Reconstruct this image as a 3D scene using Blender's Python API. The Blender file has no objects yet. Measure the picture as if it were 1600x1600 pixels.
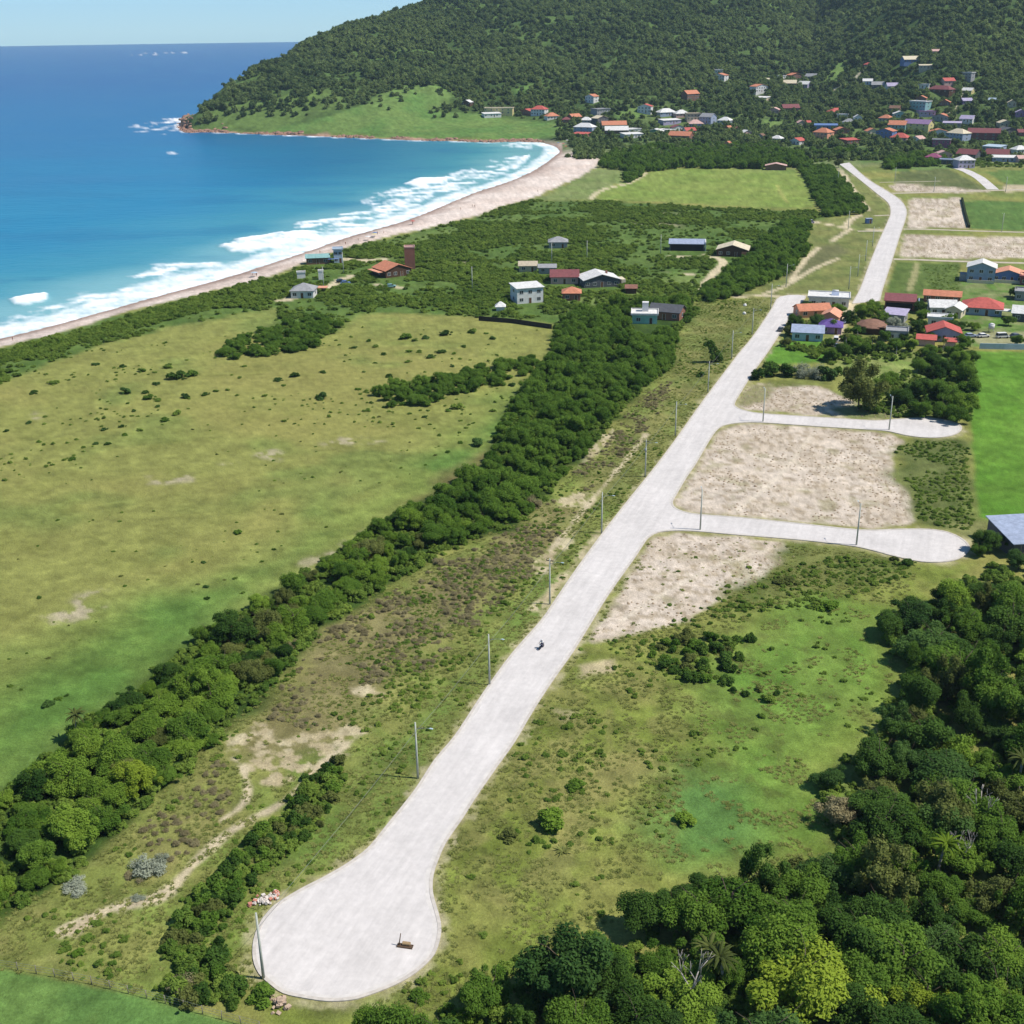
import bpy, bmesh, math, random
import numpy as np
from mathutils import Vector, Matrix
R = math.radians
random.seed(11)
rng = np.random.default_rng(11)
sc = bpy.context.scene
COL = sc.collection

# ------------------------------------------------------------------ camera model
F, H = 1840.0, 100.0
PITCH, ROLL = math.atan(757 / 1840), R(0.7)
_cp, _sp = math.cos(PITCH), math.sin(PITCH)
FWD = np.array([0, _cp, -_sp]); U0 = np.array([0, _sp, _cp]); R0 = np.array([1.0, 0, 0])
UP = U0 * math.cos(ROLL) + R0 * math.sin(ROLL)
RT = R0 * math.cos(ROLL) - U0 * math.sin(ROLL)

def ray(u, v):
    """direction through a point of the 1600 px photograph"""
    u = np.asarray(u, float)[..., None]; v = np.asarray(v, float)[..., None]
    d = FWD * F + RT * (u - 800) - UP * (v - 800)
    return d / np.linalg.norm(d, axis=-1, keepdims=True)

def gp(u, v, z=0.0):
    d = ray(u, v); t = (z - H) / d[..., 2]
    return np.stack([d[..., 0] * t, d[..., 1] * t], -1)

def gpl(pts, z=0.0):
    a = np.array(pts, float); return gp(a[:, 0], a[:, 1], z)

def project(x, y, z):
    p = np.stack([np.asarray(x, float), np.asarray(y, float), np.asarray(z, float) - H], -1)
    zc = p @ FWD
    return 800 + F * (p @ RT) / zc, 800 - F * (p @ UP) / zc, zc

# ------------------------------------------------------------------ noise
def _hash(ix, iy, seed):
    h = (ix.astype(np.int64) * 374761393 + iy.astype(np.int64) * 668265263 + seed * 974711) & 0xffffffff
    h = ((h ^ (h >> 13)) * 1274126177) & 0xffffffff
    h = (h ^ (h >> 16)) & 0xffffff
    return h / float(0xffffff)

def vnoise(x, y, seed=0):
    ix, iy = np.floor(x), np.floor(y)
    fx, fy = x - ix, y - iy
    fx = fx * fx * (3 - 2 * fx); fy = fy * fy * (3 - 2 * fy)
    a = _hash(ix, iy, seed); b = _hash(ix + 1, iy, seed); c = _hash(ix, iy + 1, seed); d = _hash(ix + 1, iy + 1, seed)
    return (a * (1 - fx) + b * fx) * (1 - fy) + (c * (1 - fx) + d * fx) * fy

def fbm(x, y, scale, octv=4, seed=0):
    s, amp, tot = 0.0, 1.0, 0.0
    f = 1.0 / scale
    for o in range(octv):
        ca, sa = math.cos(o * 1.3 + .4), math.sin(o * 1.3 + .4)
        s = s + amp * vnoise((x * ca - y * sa) * f + 17.3 * o, (x * sa + y * ca) * f - 9.1 * o, seed + o * 31)
        tot += amp; amp *= .55; f *= 2.03
    return s / tot            # 0..1

def sstep(a, b, x):
    t = np.clip((x - a) / (b - a), 0, 1); return t * t * (3 - 2 * t)

# ------------------------------------------------------------------ polygons
def seg_dist(P, poly, closed=True):
    n = len(poly); best = np.full(len(P), 1e18)
    for i in range(n if closed else n - 1):
        a = poly[i]; b = poly[(i + 1) % n]; ab = b - a
        t = np.clip(((P - a) @ ab) / max(ab @ ab, 1e-9), 0, 1)
        q = a + t[:, None] * ab - P
        best = np.minimum(best, q[:, 0] ** 2 + q[:, 1] ** 2)
    return np.sqrt(best)

def inside(P, poly):
    n = len(poly); c = np.zeros(len(P), bool); x, y = P[:, 0], P[:, 1]
    for i in range(n):
        x0, y0 = poly[i]; x1, y1 = poly[(i + 1) % n]
        if y0 == y1: continue
        m = ((y0 > y) != (y1 > y)) & (x < (x1 - x0) * (y - y0) / (y1 - y0) + x0)
        c ^= m
    return c

def sdist(P, poly):
    """positive inside"""
    d = seg_dist(P, poly); return np.where(inside(P, poly), d, -d)

def smooth(pts, k=4, closed=False):
    p = np.array(pts, float); n = len(p); out = []
    for i in range(n if closed else n - 1):
        p1, p2 = p[i], p[(i + 1) % n]
        p0 = p[(i - 1) % n] if closed or i > 0 else 2 * p1 - p2
        p3 = p[(i + 2) % n] if closed or i + 2 < n else 2 * p2 - p1
        for j in range(k):
            t = j / k
            out.append(.5 * ((2 * p1) + (-p0 + p2) * t + (2 * p0 - 5 * p1 + 4 * p2 - p3) * t * t + (-p0 + 3 * p1 - 3 * p2 + p3) * t ** 3))
    if not closed: out.append(p[-1])
    return np.array(out)

# ------------------------------------------------------------------ the lie of the land
SEA_Z = -2.0
BEACH_PX = [(-700, 700), (-300, 598), (0, 527), (60, 512), (130, 493), (202, 473), (270, 454), (337, 436), (390, 420), (439, 404),
            (490, 387), (535, 371), (585, 357), (636, 342), (690, 320), (737, 301), (775, 289), (805, 278), (830, 266), (849, 254),
            (862, 244), (869, 237), (864, 230), (852, 226), (838, 222)]
ROCK_PX = [(838, 222), (800, 221), (760, 222), (700, 220), (640, 219), (600, 217), (550, 215), (500, 213), (450, 211), (400, 209),
           (350, 207), (322, 206), (300, 207), (287, 204), (284, 198), (286, 190)]
BEACH = smooth(gpl(BEACH_PX, SEA_Z), 3); ROCK = smooth(gpl(ROCK_PX, SEA_Z), 2)
def polar(u, v, d):
    r = ray(u, v); return np.array([r[0], r[1]]) / math.hypot(r[0], r[1]) * d
_back = np.array([polar(305, 150, 1480), polar(360, 120, 1750), polar(500, 80, 2300), polar(700, 40, 2700), polar(1000, 0, 3600),
                  polar(1600, 0, 4500), np.array([6000., 3500]), np.array([6000., -3000]), np.array([-1500., -3000.])])
LAND = np.vstack([BEACH, ROCK[1:], _back])
COAST = np.vstack([BEACH, ROCK[1:], _back[:6]])

# columns of the hill: u, v where the slope starts, v of the ridge, distance of the ridge, power of the profile
HILL = [(284, 199, 196, 1385, 1.0), (300, 206, 186, 1410, .9), (330, 206, 161, 1450, .9), (352, 207, 141, 1490, .9), (400, 209, 112, 1560, .9),
        (450, 211, 86, 1640, .92), (500, 213, 65, 1710, .95), (540, 214, 49, 1770, 1.0), (580, 216, 37, 1820, 1.05), (620, 218, 25, 1860, 1.1),
        (660, 219, 12, 1900, 1.2), (700, 220, -4, 1930, 1.3), (760, 221, -30, 1970, 1.4), (830, 222, -55, 2000, 1.5), (900, 226, -80, 2030, 1.75),
        (1000, 236, -100, 2050, 1.9), (1100, 240, -95, 2080, 2.0), (1200, 244, -80, 2150, 2.1), (1280, 246, -55, 2250, 2.15), (1360, 246, -100, 2080, 2.0),
        (1450, 246, -140, 1950, 1.9), (1600, 246, -170, 1880, 1.85), (1800, 246, -170, 1880, 1.85), (2200, 250, -150, 1900, 1.85)]
_az, _B, _D, _Z, _P, _azr = [], [], [], [], [], []
for (u, vb, vr, D, p) in HILL:
    b = gp(u, vb); _az.append(math.atan2(b[0], b[1])); _B.append(math.hypot(*b) * (1.022 if u < 860 else 1.0) + (3 if u < 860 else 0))
    r = ray(u, vr); _azr.append(math.atan2(r[0], r[1])); hd = math.hypot(r[0], r[1])
    _D.append(D); _Z.append(H + r[2] / hd * D); _P.append(p)
_az, _azr, _B, _D, _Z, _P = map(np.array, (_az, _azr, _B, _D, _Z, _P))

def coast_sd(P):
    d = seg_dist(P, COAST, closed=False)
    return np.where(inside(P, LAND), d, -d)

def hill_s(x, y):
    az = np.arctan2(x, y); d = np.hypot(x, y)
    az = np.where(y < 0, 9.0, az)
    B = np.interp(az, _az, _B); D = np.interp(az, _azr, _D); Z = np.interp(az, _azr, _Z, left=0.0); p = np.interp(az, _azr, _P)
    s = (d - B) / np.maximum(D - B, 20)
    return s, Z, p, D, d, az

def terrain(x, y, sd=None):
    x = np.asarray(x, float); y = np.asarray(y, float)
    if sd is None: sd = coast_sd(np.stack([x, y], -1))
    s, Z, p, D, d, az = hill_s(x, y)
    sc_ = np.clip(s, 0, 1)
    h = Z * sc_ ** p
    h = np.where(s > 1, Z * np.exp(-((d - D) / 480.0) ** 2), h)
    n = fbm(x, y, 210, 4, 5) - .5
    h = h * (1 + .55 * n * np.clip(1.15 - sc_, 0, 1)) + np.where(s > 0, (fbm(x, y, 60, 3, 9) - .5) * 9 * np.clip(s * 2.2, 0, 1) * np.clip(Z / 60, 0, 1), 0)
    rg = 1 - np.abs(2 * fbm(x, y, 170, 3, 13) - 1); h = h + np.where(s > 0, (rg - .72) * 42 * np.clip(s * 2, 0, 1) * np.clip(1.25 - sc_, 0.12, 1) * np.clip(Z / 80, 0, 1), 0)
    land = -2 + 2.0 * sstep(0, 22, sd) + np.maximum(h, 0)
    land = land + np.where(sd > 30, (fbm(x, y, 6, 2, 3) - .5) * .08, 0)
    rk = np.exp(-np.maximum(sd, 0) / 14.0) * np.clip((d - 1150) / 60, 0, 1) * (az < math.atan2(*gp(840, 222)))
    land = land + rk * (.2 + 1.6 * (fbm(x, y, 9, 3, 21)) )
    return np.where(sd > 0, land, -2 + np.maximum(sd * .05, -9))

def tz(x, y): return float(terrain(np.array([x]), np.array([y]))[0])

_ts = np.geomspace(60, 5000, 700)
def hit(u, v):
    """where the ray through (u, v) meets the land"""
    d = ray(u, v); P = d[None, :] * _ts[:, None]
    z = terrain(P[:, 0], P[:, 1]); below = (P[:, 2] + H) < z
    i = int(np.argmax(below)) if below.any() else len(_ts) - 1
    i = max(i, 1)
    a = (P[i - 1, 2] + H) - z[i - 1]; b = z[i] - (P[i, 2] + H)
    t = _ts[i - 1] + (_ts[i] - _ts[i - 1]) * a / max(a + b, 1e-6)
    q = d * t
    return np.array([q[0], q[1], tz(q[0], q[1])]), t
def mpp(t): return t / F                   # metres per photo pixel at slant range t

# ------------------------------------------------------------------ materials
def lin(c):
    c = np.array(c, float) / 255.0
    return np.where(c <= .04045, c / 12.92, ((c + .055) / 1.055) ** 2.4)
GAIN = .80
def alb(r, g, b): return lin((r, g, b)) * GAIN

MATS = {}
def mat(name, col, rough=.7, noise=.12, scale=3.0, spec=.3, metal=0.0, bump=0.0):
    """plain painted / plastered / metal surface with procedural wear"""
    if name in MATS: return MATS[name]
    m = bpy.data.materials.new(name); m.use_nodes = True; nt = m.node_tree; b = nt.nodes['Principled BSDF']
    b.inputs['Roughness'].default_value = rough; b.inputs['Specular IOR Level'].default_value = spec; b.inputs['Metallic'].default_value = metal
    tc = nt.nodes.new('ShaderNodeTexCoord'); n = nt.nodes.new('ShaderNodeTexNoise')
    n.inputs['Scale'].default_value = scale; n.inputs['Detail'].default_value = 5; n.inputs['Roughness'].default_value = .65
    nt.links.new(tc.outputs['Object'], n.inputs['Vector'])
    r = nt.nodes.new('ShaderNodeMapRange'); r.inputs[1].default_value = .25; r.inputs[2].default_value = .75
    r.inputs[3].default_value = 1 - noise * 1.6; r.inputs[4].default_value = 1 + noise * .6
    nt.links.new(n.outputs['Fac'], r.inputs[0])
    mx = nt.nodes.new('ShaderNodeVectorMath'); mx.operation = 'SCALE'; mx.inputs[0].default_value = tuple(col)
    nt.links.new(r.outputs[0], mx.inputs['Scale']); nt.links.new(mx.outputs[0], b.inputs['Base Color'])
    if bump:
        bp = nt.nodes.new('ShaderNodeBump'); bp.inputs['Strength'].default_value = bump; bp.inputs['Distance'].default_value = .05
        nt.links.new(n.outputs['Fac'], bp.inputs['Height']); nt.links.new(bp.outputs[0], b.inputs['Normal'])
    MATS[name] = m; return m

def roof_mat(name, col, tile=True):
    """roof: courses of tiles or sheets across the slope"""
    if name in MATS: return MATS[name]
    m = mat(name, col, .75, .22, .9, .25); nt = m.node_tree; b = nt.nodes['Principled BSDF']
    tc = [n for n in nt.nodes if n.type == 'TEX_COORD'][0]
    w = nt.nodes.new('ShaderNodeTexWave'); w.inputs['Scale'].default_value = 1.1 if tile else .8
    w.bands_direction = 'X'; w.inputs['Distortion'].default_value = .3
    nt.links.new(tc.outputs['Object'], w.inputs['Vector'])
    bp = nt.nodes.new('ShaderNodeBump'); bp.inputs['Strength'].default_value = .5; bp.inputs['Distance'].default_value = .06
    nt.links.new(w.outputs['Fac'], bp.inputs['Height']); nt.links.new(bp.outputs[0], b.inputs['Normal'])
    return m

def leaf_mat(name, dark, light, trans=.25, patch=14.0):
    if name in MATS: return MATS[name]
    m = bpy.data.materials.new(name); m.use_nodes = True; nt = m.node_tree; N = nt.nodes; L = nt.links
    for n in list(N): N.remove(n)
    out = N.new('ShaderNodeOutputMaterial')
    oi = N.new('ShaderNodeObjectInfo'); at = N.new('ShaderNodeAttribute'); at.attribute_name = 'leafv'
    sc_ = N.new('ShaderNodeVectorMath'); sc_.operation = 'SCALE'; sc_.inputs['Scale'].default_value = 1 / patch
    L.new(oi.outputs['Location'], sc_.inputs[0])
    nz = N.new('ShaderNodeTexNoise'); nz.inputs['Scale'].default_value = 1; nz.inputs['Detail'].default_value = 3
    L.new(sc_.outputs[0], nz.inputs['Vector'])
    def mth(op, a, b):
        n = N.new('ShaderNodeMath'); n.operation = op
        for i, q in enumerate((a, b)):
            if isinstance(q, (int, float)): n.inputs[i].default_value = q
            else: L.new(q, n.inputs[i])
        return n.outputs[0]
    a = mth('MULTIPLY', oi.outputs['Random'], .5); b = mth('MULTIPLY', at.outputs['Fac'], .45); c = mth('MULTIPLY', nz.outputs['Fac'], .9)
    f = mth('ADD', mth('ADD', a, b), c); f = mth('SUBTRACT', f, .42)
    mix = N.new('ShaderNodeMix'); mix.data_type = 'RGBA'; mix.clamp_factor = True
    mix.inputs['A'].default_value = (*dark, 1); mix.inputs['B'].default_value = (*light, 1)
    L.new(f, mix.inputs['Factor'])
    pr = N.new('ShaderNodeBsdfPrincipled'); pr.inputs['Roughness'].default_value = .7; pr.inputs['Specular IOR Level'].default_value = .05
    L.new(mix.outputs['Result'], pr.inputs['Base Color'])
    tr = N.new('ShaderNodeBsdfTranslucent'); L.new(mix.outputs['Result'], tr.inputs['Color'])
    ms = N.new('ShaderNodeMixShader'); ms.inputs[0].default_value = trans
    L.new(pr.outputs[0], ms.inputs[1]); L.new(tr.outputs[0], ms.inputs[2]); L.new(ms.outputs[0], out.inputs['Surface'])
    MATS[name] = m; return m

# ------------------------------------------------------------------ objects
def link(o, parent=None):
    COL.objects.link(o)
    if parent is not None: o.parent = parent
    return o
def tag(o, label=None, cat=None, group=None, kind=None):
    if label: o['label'] = label
    if cat: o['category'] = cat
    if group: o['group'] = group
    if kind: o['kind'] = kind
    return o
def empty(name, loc, rz=0.0):
    o = bpy.data.objects.new(name, None); o.empty_display_size = .5; o.location = loc; o.rotation_euler = (0, 0, rz); return link(o)
def mesh_obj(name, me, m=None, parent=None, loc=None):
    o = bpy.data.objects.new(name, me)
    if m is not None and not me.materials: me.materials.append(m)
    if loc is not None: o.location = loc
    return link(o, parent)
def from_bm(name, bm, mats=()):
    me = bpy.data.meshes.new(name); bm.to_mesh(me); bm.free()
    for m in (mats if isinstance(mats, (list, tuple)) else [mats]): me.materials.append(m)
    return me
def bm_obj(name, bm, mats, parent=None): return mesh_obj(name, from_bm(name, bm, mats), None, parent)
def np_mesh(name, V, faces4, mats=()):
    me = bpy.data.meshes.new(name); V = np.asarray(V, np.float32); Q = np.asarray(faces4, np.int32)
    k = Q.shape[1]
    me.vertices.add(len(V)); me.vertices.foreach_set('co', V.ravel())
    me.loops.add(Q.size); me.loops.foreach_set('vertex_index', Q.ravel())
    me.polygons.add(len(Q)); me.polygons.foreach_set('loop_start', np.arange(0, Q.size, k, dtype=np.int32))
    me.update(calc_edges=True)
    for m in mats: me.materials.append(m)
    return me

def box(bm, x0, x1, y0, y1, z0, z1, mi=0, M=None):
    vs = [bm.verts.new((x, y, z)) for z in (z0, z1) for x, y in ((x0, y0), (x1, y0), (x1, y1), (x0, y1))]
    for f in ((3, 2, 1, 0), (4, 5, 6, 7), (0, 1, 5, 4), (1, 2, 6, 5), (2, 3, 7, 6), (3, 0, 4, 7)):
        fc = bm.faces.new([vs[i] for i in f]); fc.material_index = mi
    if M is not None: bmesh.ops.transform(bm, matrix=M, verts=vs)
    return vs
def tube(bm, p, q, r0, r1, n=8, mi=0, cap=True):
    p, q = Vector(p), Vector(q); ax = (q - p).normalized(); t = ax.orthogonal().normalized(); b = ax.cross(t)
    A = []; B = []
    for i in range(n):
        a = 2 * math.pi * i / n; d = t * math.cos(a) + b * math.sin(a)
        A.append(bm.verts.new(p + d * r0)); B.append(bm.verts.new(q + d * r1))
    for i in range(n):
        f = bm.faces.new((A[i], A[(i + 1) % n], B[(i + 1) % n], B[i])); f.smooth = True; f.material_index = mi
    if cap:
        f = bm.faces.new(B); f.material_index = mi
        f = bm.faces.new(A[::-1]); f.material_index = mi
# ================================================================== GROUND
ROADPX = [(425, 1537), (444, 1550), (475, 1557), (512, 1562), (550, 1560), (578, 1552), (616, 1537), (647, 1519), (672, 1496), (682, 1477), (687, 1450), (682, 1425), (674, 1395), (675, 1366), (686, 1334), (697, 1312), (722, 1276), (739, 1249), (775, 1197), (803, 1158), (835, 1104), (869, 1053), (894, 1018), (919, 978), (944, 937), (969, 901), (990, 872),
          (1003, 852), (1012, 840), (1026, 832), (1045, 829), (1080, 829), (1150, 835), (1250, 843), (1320, 851), (1345, 855), (1370, 861), (1400, 869), (1440, 877), (1478, 877), (1502, 870), (1514, 857), (1506, 844), (1482, 832), (1450, 827), (1400, 827), (1345, 828), (1250, 818), (1150, 808), (1095, 804), (1070, 800), (1054, 793), (1050, 784),
          (1056, 772), (1072, 745), (1087, 723), (1105, 692), (1118, 673), (1132, 664), (1160, 660), (1190, 660), (1250, 664), (1340, 670), (1385, 673), (1412, 679), (1440, 683), (1470, 683), (1493, 678), (1502, 669), (1494, 661), (1470, 655), (1440, 653), (1400, 655), (1370, 657), (1330, 655), (1250, 650), (1190, 646), (1166, 642), (1152, 637), (1147, 630),
          (1156, 614), (1167, 596), (1181, 575), (1201, 547), (1220, 518), (1235, 493), (1247, 477), (1258, 462), (1220, 463),
          (1207, 481), (1194, 501), (1176, 527), (1156, 551), (1140, 572), (1115, 605), (1090, 639), (1054, 690), (1020, 735), (986, 777), (944, 831), (903, 887), (869, 937), (847, 969), (803, 1019), (766, 1069), (741, 1106), (712, 1150), (681, 1187), (653, 1230), (631, 1259), (609, 1286), (594, 1305), (575, 1327), (544, 1350), (506, 1372), (469, 1391), (430, 1416), (410, 1440), (399, 1468), (398, 1497), (407, 1520)]
RW = smooth(gpl(ROADPX, .1), 3, True)
R2 = [(1332, 474), (1345, 450), (1359, 412.5), (1373, 378), (1387, 347), (1392, 332), (1388, 317), (1370, 302), (1349, 285), (1330, 270), (1311, 256), (1327, 254), (1342, 268), (1359, 282), (1387, 299), (1407, 313), (1416, 328), (1414, 344), (1407, 364), (1394, 405), (1380, 447), (1374, 470)]
RW2 = np.vstack([smooth(gpl(R2[:11], .1), 3), smooth(gpl(R2[11:], .1), 3)])
def grid_axes():
    v = np.arange(1760, 240, -3.0); dep = PITCH + np.arctan((v - 800) / F); d1 = H / np.tan(dep)
    d1 = d1[d1 < 1000]
    d0 = np.linspace(1.0, d1[0] - 3, 24)
    d2 = np.arange(d1[-1] + 4.5, 2150, 5.2)
    d3 = np.geomspace(2200, 11400, 26)
    d = np.concatenate([d0, d1, d2, d3])
    a1 = np.radians(np.arange(-31.5, 31.51, .1))
    al = np.radians(np.linspace(-180, -32.5, 46)); ar = np.radians(np.linspace(32.5, 180, 46))
    return d, np.concatenate([al, a1, ar])
gd, ga = grid_axes()
GA, GD = np.meshgrid(ga, gd)
GX = (np.sin(GA) * GD).ravel(); GY = (np.cos(GA) * GD).ravel()
GP = np.stack([GX, GY], -1)
GSD = coast_sd(GP)
GZ = terrain(GX, GY, GSD)
hs, hZ, hp, hD, hd, haz = hill_s(GX, GY)
PU, PV, PC = project(GX, GY, GZ)

col = np.tile(alb(141, 143, 78), (len(GX), 1))          # dry pasture
def lay(w, c, c2=None, ns=8.0, seed=1):
    """cover the ground with a soil or plant cover by weight w"""
    global col
    c = alb(*c)
    if c2 is not None:
        n = sstep(.3, .7, fbm(GX, GY, ns, 4, seed))[:, None]; c = c * (1 - n) + alb(*c2) * n
    col = col * (1 - w[:, None]) + c * w[:, None]
def area(pts, edge=2.0, rag=3.0, rs=9.0, seed=3, z=0.0, sm=0):
    """weight of a ground patch whose outline was read off the photograph, with a ragged border"""
    p = gpl(pts, z) if not sm else smooth(gpl(pts, z), sm, True)
    lo, hi = p.min(0) - 40, p.max(0) + 40
    k = np.where((GX > lo[0]) & (GX < hi[0]) & (GY > lo[1]) & (GY < hi[1]))[0]
    w = np.zeros(len(GX)); s = sdist(GP[k], p) + (fbm(GX[k], GY[k], rs, 3, seed) - .5) * 2 * rag
    w[k] = sstep(-edge, edge, s); return w
TRACKS = []
def track(pts, half, edge=.6, rag=.6, seed=8):
    p = smooth(gpl(pts), 3); TRACKS.append((p, half)); lo, hi = p.min(0) - 20, p.max(0) + 20
    k = np.where((GX > lo[0]) & (GX < hi[0]) & (GY > lo[1]) & (GY < hi[1]))[0]
    w = np.zeros(len(GX)); s = half - seg_dist(GP[k], p, False) + (fbm(GX[k], GY[k], 4, 3, seed) - .5) * 2 * rag
    w[k] = sstep(-edge, edge, s); return w
def speck(scale, lo, hi, seed): return sstep(lo, hi, fbm(GX, GY, scale, 3, seed))

# the pasture west of the hedgerow
lay(speck(45, .35, .65, 31) * .55, (150, 143, 82))
lay(speck(30, .52, .70, 32) * .6, (112, 130, 66))
lay(speck(9, .55, .75, 33) * .35, (120, 124, 62))
lay(area([(-200, 1250), (-200, 1120), (60, 1010), (170, 960), (330, 900), (480, 830), (590, 760), (700, 700), (790, 620), (830, 600), (860, 650), (760, 720), (640, 800), (480, 890), (330, 970), (250, 1020), (130, 1140), (30, 1240), (-100, 1320)], 14, 10, 30), (98, 131, 60), (122, 138, 68), 18, 4)
lay(area([(-200, 1250), (-150, 1150), (60, 1050), (230, 960), (330, 930), (250, 1020), (130, 1140), (30, 1240), (-100, 1320)], 8, 8, 22), (92, 124, 56), (106, 132, 62), 14, 5)
lay(area([(640, 800), (700, 740), (760, 700), (790, 690), (765, 730), (700, 775)], 4, 4, 10), (112, 104, 66))
for q in ([(60, 960), (110, 940), (150, 930), (140, 965), (80, 975)], [(120, 930), (160, 920), (160, 945), (125, 950)], [(345, 725), (370, 722), (368, 732)], [(500, 688), (560, 682), (600, 690), (520, 697)],
          [(230, 745), (300, 740), (310, 752), (240, 755)], [(395, 712), (430, 700), (430, 718)], [(55, 645), (75, 648), (50, 658)], [(470, 880), (570, 835), (560, 850), (490, 895)]):
    lay(area(q, 2, 2.5, 5) * speck(3, .42, .6, 12), (182, 170, 142))
# floor of the hedgerow and of the woods
HEDGE = [(-60, 1330), (20, 1230), (100, 1160), (190, 1090), (250, 1045), (330, 985), (440, 925), (520, 870), (600, 820), (660, 790), (720, 750), (765, 715), (785, 660), (800, 630), (835, 585), (862, 550), (868, 510), (900, 490), (960, 480),
         (1075, 470), (1095, 485), (1060, 520), (1050, 575), (1010, 605), (960, 655), (930, 695), (885, 740), (855, 780), (800, 825), (730, 850), (650, 890), (575, 935), (500, 985), (445, 1050), (410, 1100), (350, 1140), (310, 1190), (215, 1270), (170, 1320), (90, 1390), (-60, 1470)]
WOOD = [(560, 1640), (640, 1600), (720, 1550), (790, 1500), (900, 1470), (1000, 1430), (1090, 1395), (1200, 1385), (1300, 1360), (1310, 1300), (1275, 1250), (1300, 1200), (1345, 1170), (1385, 1130), (1385, 1090), (1410, 1040),
        (1365, 990), (1400, 960), (1450, 950), (1500, 915), (1540, 885), (1620, 870), (1760, 900), (1900, 1750), (520, 1760)]
# verge between hedgerow and road
VERGE = [(1090, 470), (1220, 464), (1140, 572), (1055, 690), (986, 777), (903, 887), (803, 1019), (712, 1150), (653, 1231), (594, 1306), (506, 1372), (428, 1416), (396, 1494), (430, 1560), (250, 1560), (-100, 1500), (-100, 1380), (90, 1390), (215, 1270), (350, 1140), (445, 1050), (575, 935), (730, 850), (855, 780), (930, 695), (1010, 605), (1060, 520)]
lay(area(VERGE, 2, 2), (122, 138, 66), (140, 142, 78), 6, 41)
lay(area([(1085, 480), (1215, 466), (1140, 570), (1050, 690), (990, 765), (940, 800), (900, 760), (960, 690), (1030, 610)], 4, 4), (118, 128, 68), (136, 134, 80), 7, 42)
lay(area([(380, 1150), (450, 1060), (520, 985), (640, 915), (760, 855), (850, 790), (900, 800), (870, 850), (800, 900), (700, 980), (620, 1060), (560, 1130), (480, 1180), (400, 1200)], 4, 4, 10) * .85, (148, 136, 96), (128, 118, 80), 3, 43)
lay(area([(480, 1080), (500, 1000), (640, 930), (760, 870), (830, 850), (760, 920), (660, 1020), (560, 1100)], 4, 5, 8) * speck(3.5, .42, .6, 44) * .55, (118, 112, 76))
lay(area([(600, 1290), (520, 1330), (430, 1390), (370, 1380), (430, 1280), (520, 1200), (640, 1120), (760, 1010), (860, 890), (930, 800), (985, 775), (850, 960), (720, 1130), (650, 1225)], 3, 3) * .8, (103, 128, 58), (122, 132, 68), 5, 45)
lay(area([(-100, 1500), (-100, 1400), (90, 1395), (215, 1280), (330, 1190), (370, 1290), (300, 1370), (180, 1410), (100, 1460), (120, 1520), (-20, 1505)], 3, 4) * .9, (122, 130, 66), (140, 136, 82), 5, 46)
SANDY = [([(370, 1150), (400, 1130), (450, 1155), (540, 1135), (570, 1140), (540, 1175), (480, 1205), (430, 1225), (385, 1210), (345, 1175)], 2.4), ([(840, 940), (870, 905), (895, 885), (890, 905), (845, 955), (825, 952)], 1.2), ([(860, 780), (900, 770), (940, 770), (930, 790), (880, 790)], 2),
         ([(895, 880), (930, 830), (945, 825), (915, 880)], 1.2), ([(830, 880), (870, 850), (900, 830), (880, 870), (840, 905)], 2), ([(545, 1075), (590, 1070), (600, 1085), (555, 1090)], 2), ([(900, 700), (960, 670), (955, 690), (905, 730)], 2)]
for q, rg in SANDY: lay(area(q, .8, rg, 2.6, 51) * speck(1.6, .36, .5, 52), (205, 191, 158), (186, 170, 136), 3, 53)
for q, hw in (([(100, 1455), (140, 1435), (180, 1417), (230, 1408), (260, 1395), (285, 1370), (320, 1335), (360, 1300), (400, 1275), (440, 1255), (490, 1205), (540, 1165)], .75), ([(380, 1200), (386, 1230), (380, 1255), (350, 1280)], .6), ([(860, 860), (910, 800), (960, 740), (1010, 680)], .6)):
    lay(track(q, hw, .5, .9), (206, 190, 160))
lay(area([(175, 1412), (205, 1402), (215, 1412), (190, 1425)], .5, 1, 2), (208, 192, 165)); lay(area([(105, 1450), (150, 1430), (150, 1440), (115, 1462)], .6, 1, 2), (200, 182, 152))
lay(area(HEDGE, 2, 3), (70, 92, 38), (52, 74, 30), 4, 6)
# field at the near left, past the fence
lay(area([(-200, 1498), (0, 1512), (120, 1533), (230, 1560), (330, 1588), (450, 1622), (520, 1700), (-200, 1800)], .6, .5), (96, 130, 66), (108, 138, 70), 5, 61)
# ground right of the near road
lay(area([(425, 1560), (520, 1590), (640, 1560), (690, 1460), (680, 1366), (722, 1278), (803, 1159), (894, 1019), (944, 937), (1003, 850), (1100, 840), (1345, 858), (1440, 880), (1520, 880), (1450, 950), (1365, 985), (1400, 1040), (1380, 1110), (1300, 1200), (1310, 1360), (1000, 1430), (720, 1560), (560, 1640), (420, 1600)], 2, 1), (138, 140, 74), (122, 134, 60), 7, 71)
lay(area([(700, 1330), (780, 1200), (880, 1060), (960, 1020), (1040, 1060), (1060, 1180), (1000, 1290), (900, 1370), (760, 1420)], 8, 6) * speck(4, .4, .62, 72) * .6, (148, 140, 88))
lay(area([(1060, 1020), (1110, 1000), (1200, 960), (1290, 910), (1400, 950), (1380, 1100), (1300, 1200), (1290, 1320), (1150, 1360), (1060, 1330), (1070, 1220), (1120, 1120)], 8, 8, 18), (100, 136, 54), (114, 140, 62), 9, 73)
lay(area([(1040, 1240), (1080, 1210), (1150, 1230), (1160, 1310), (1060, 1340)], 6, 5), (92, 126, 64))
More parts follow.
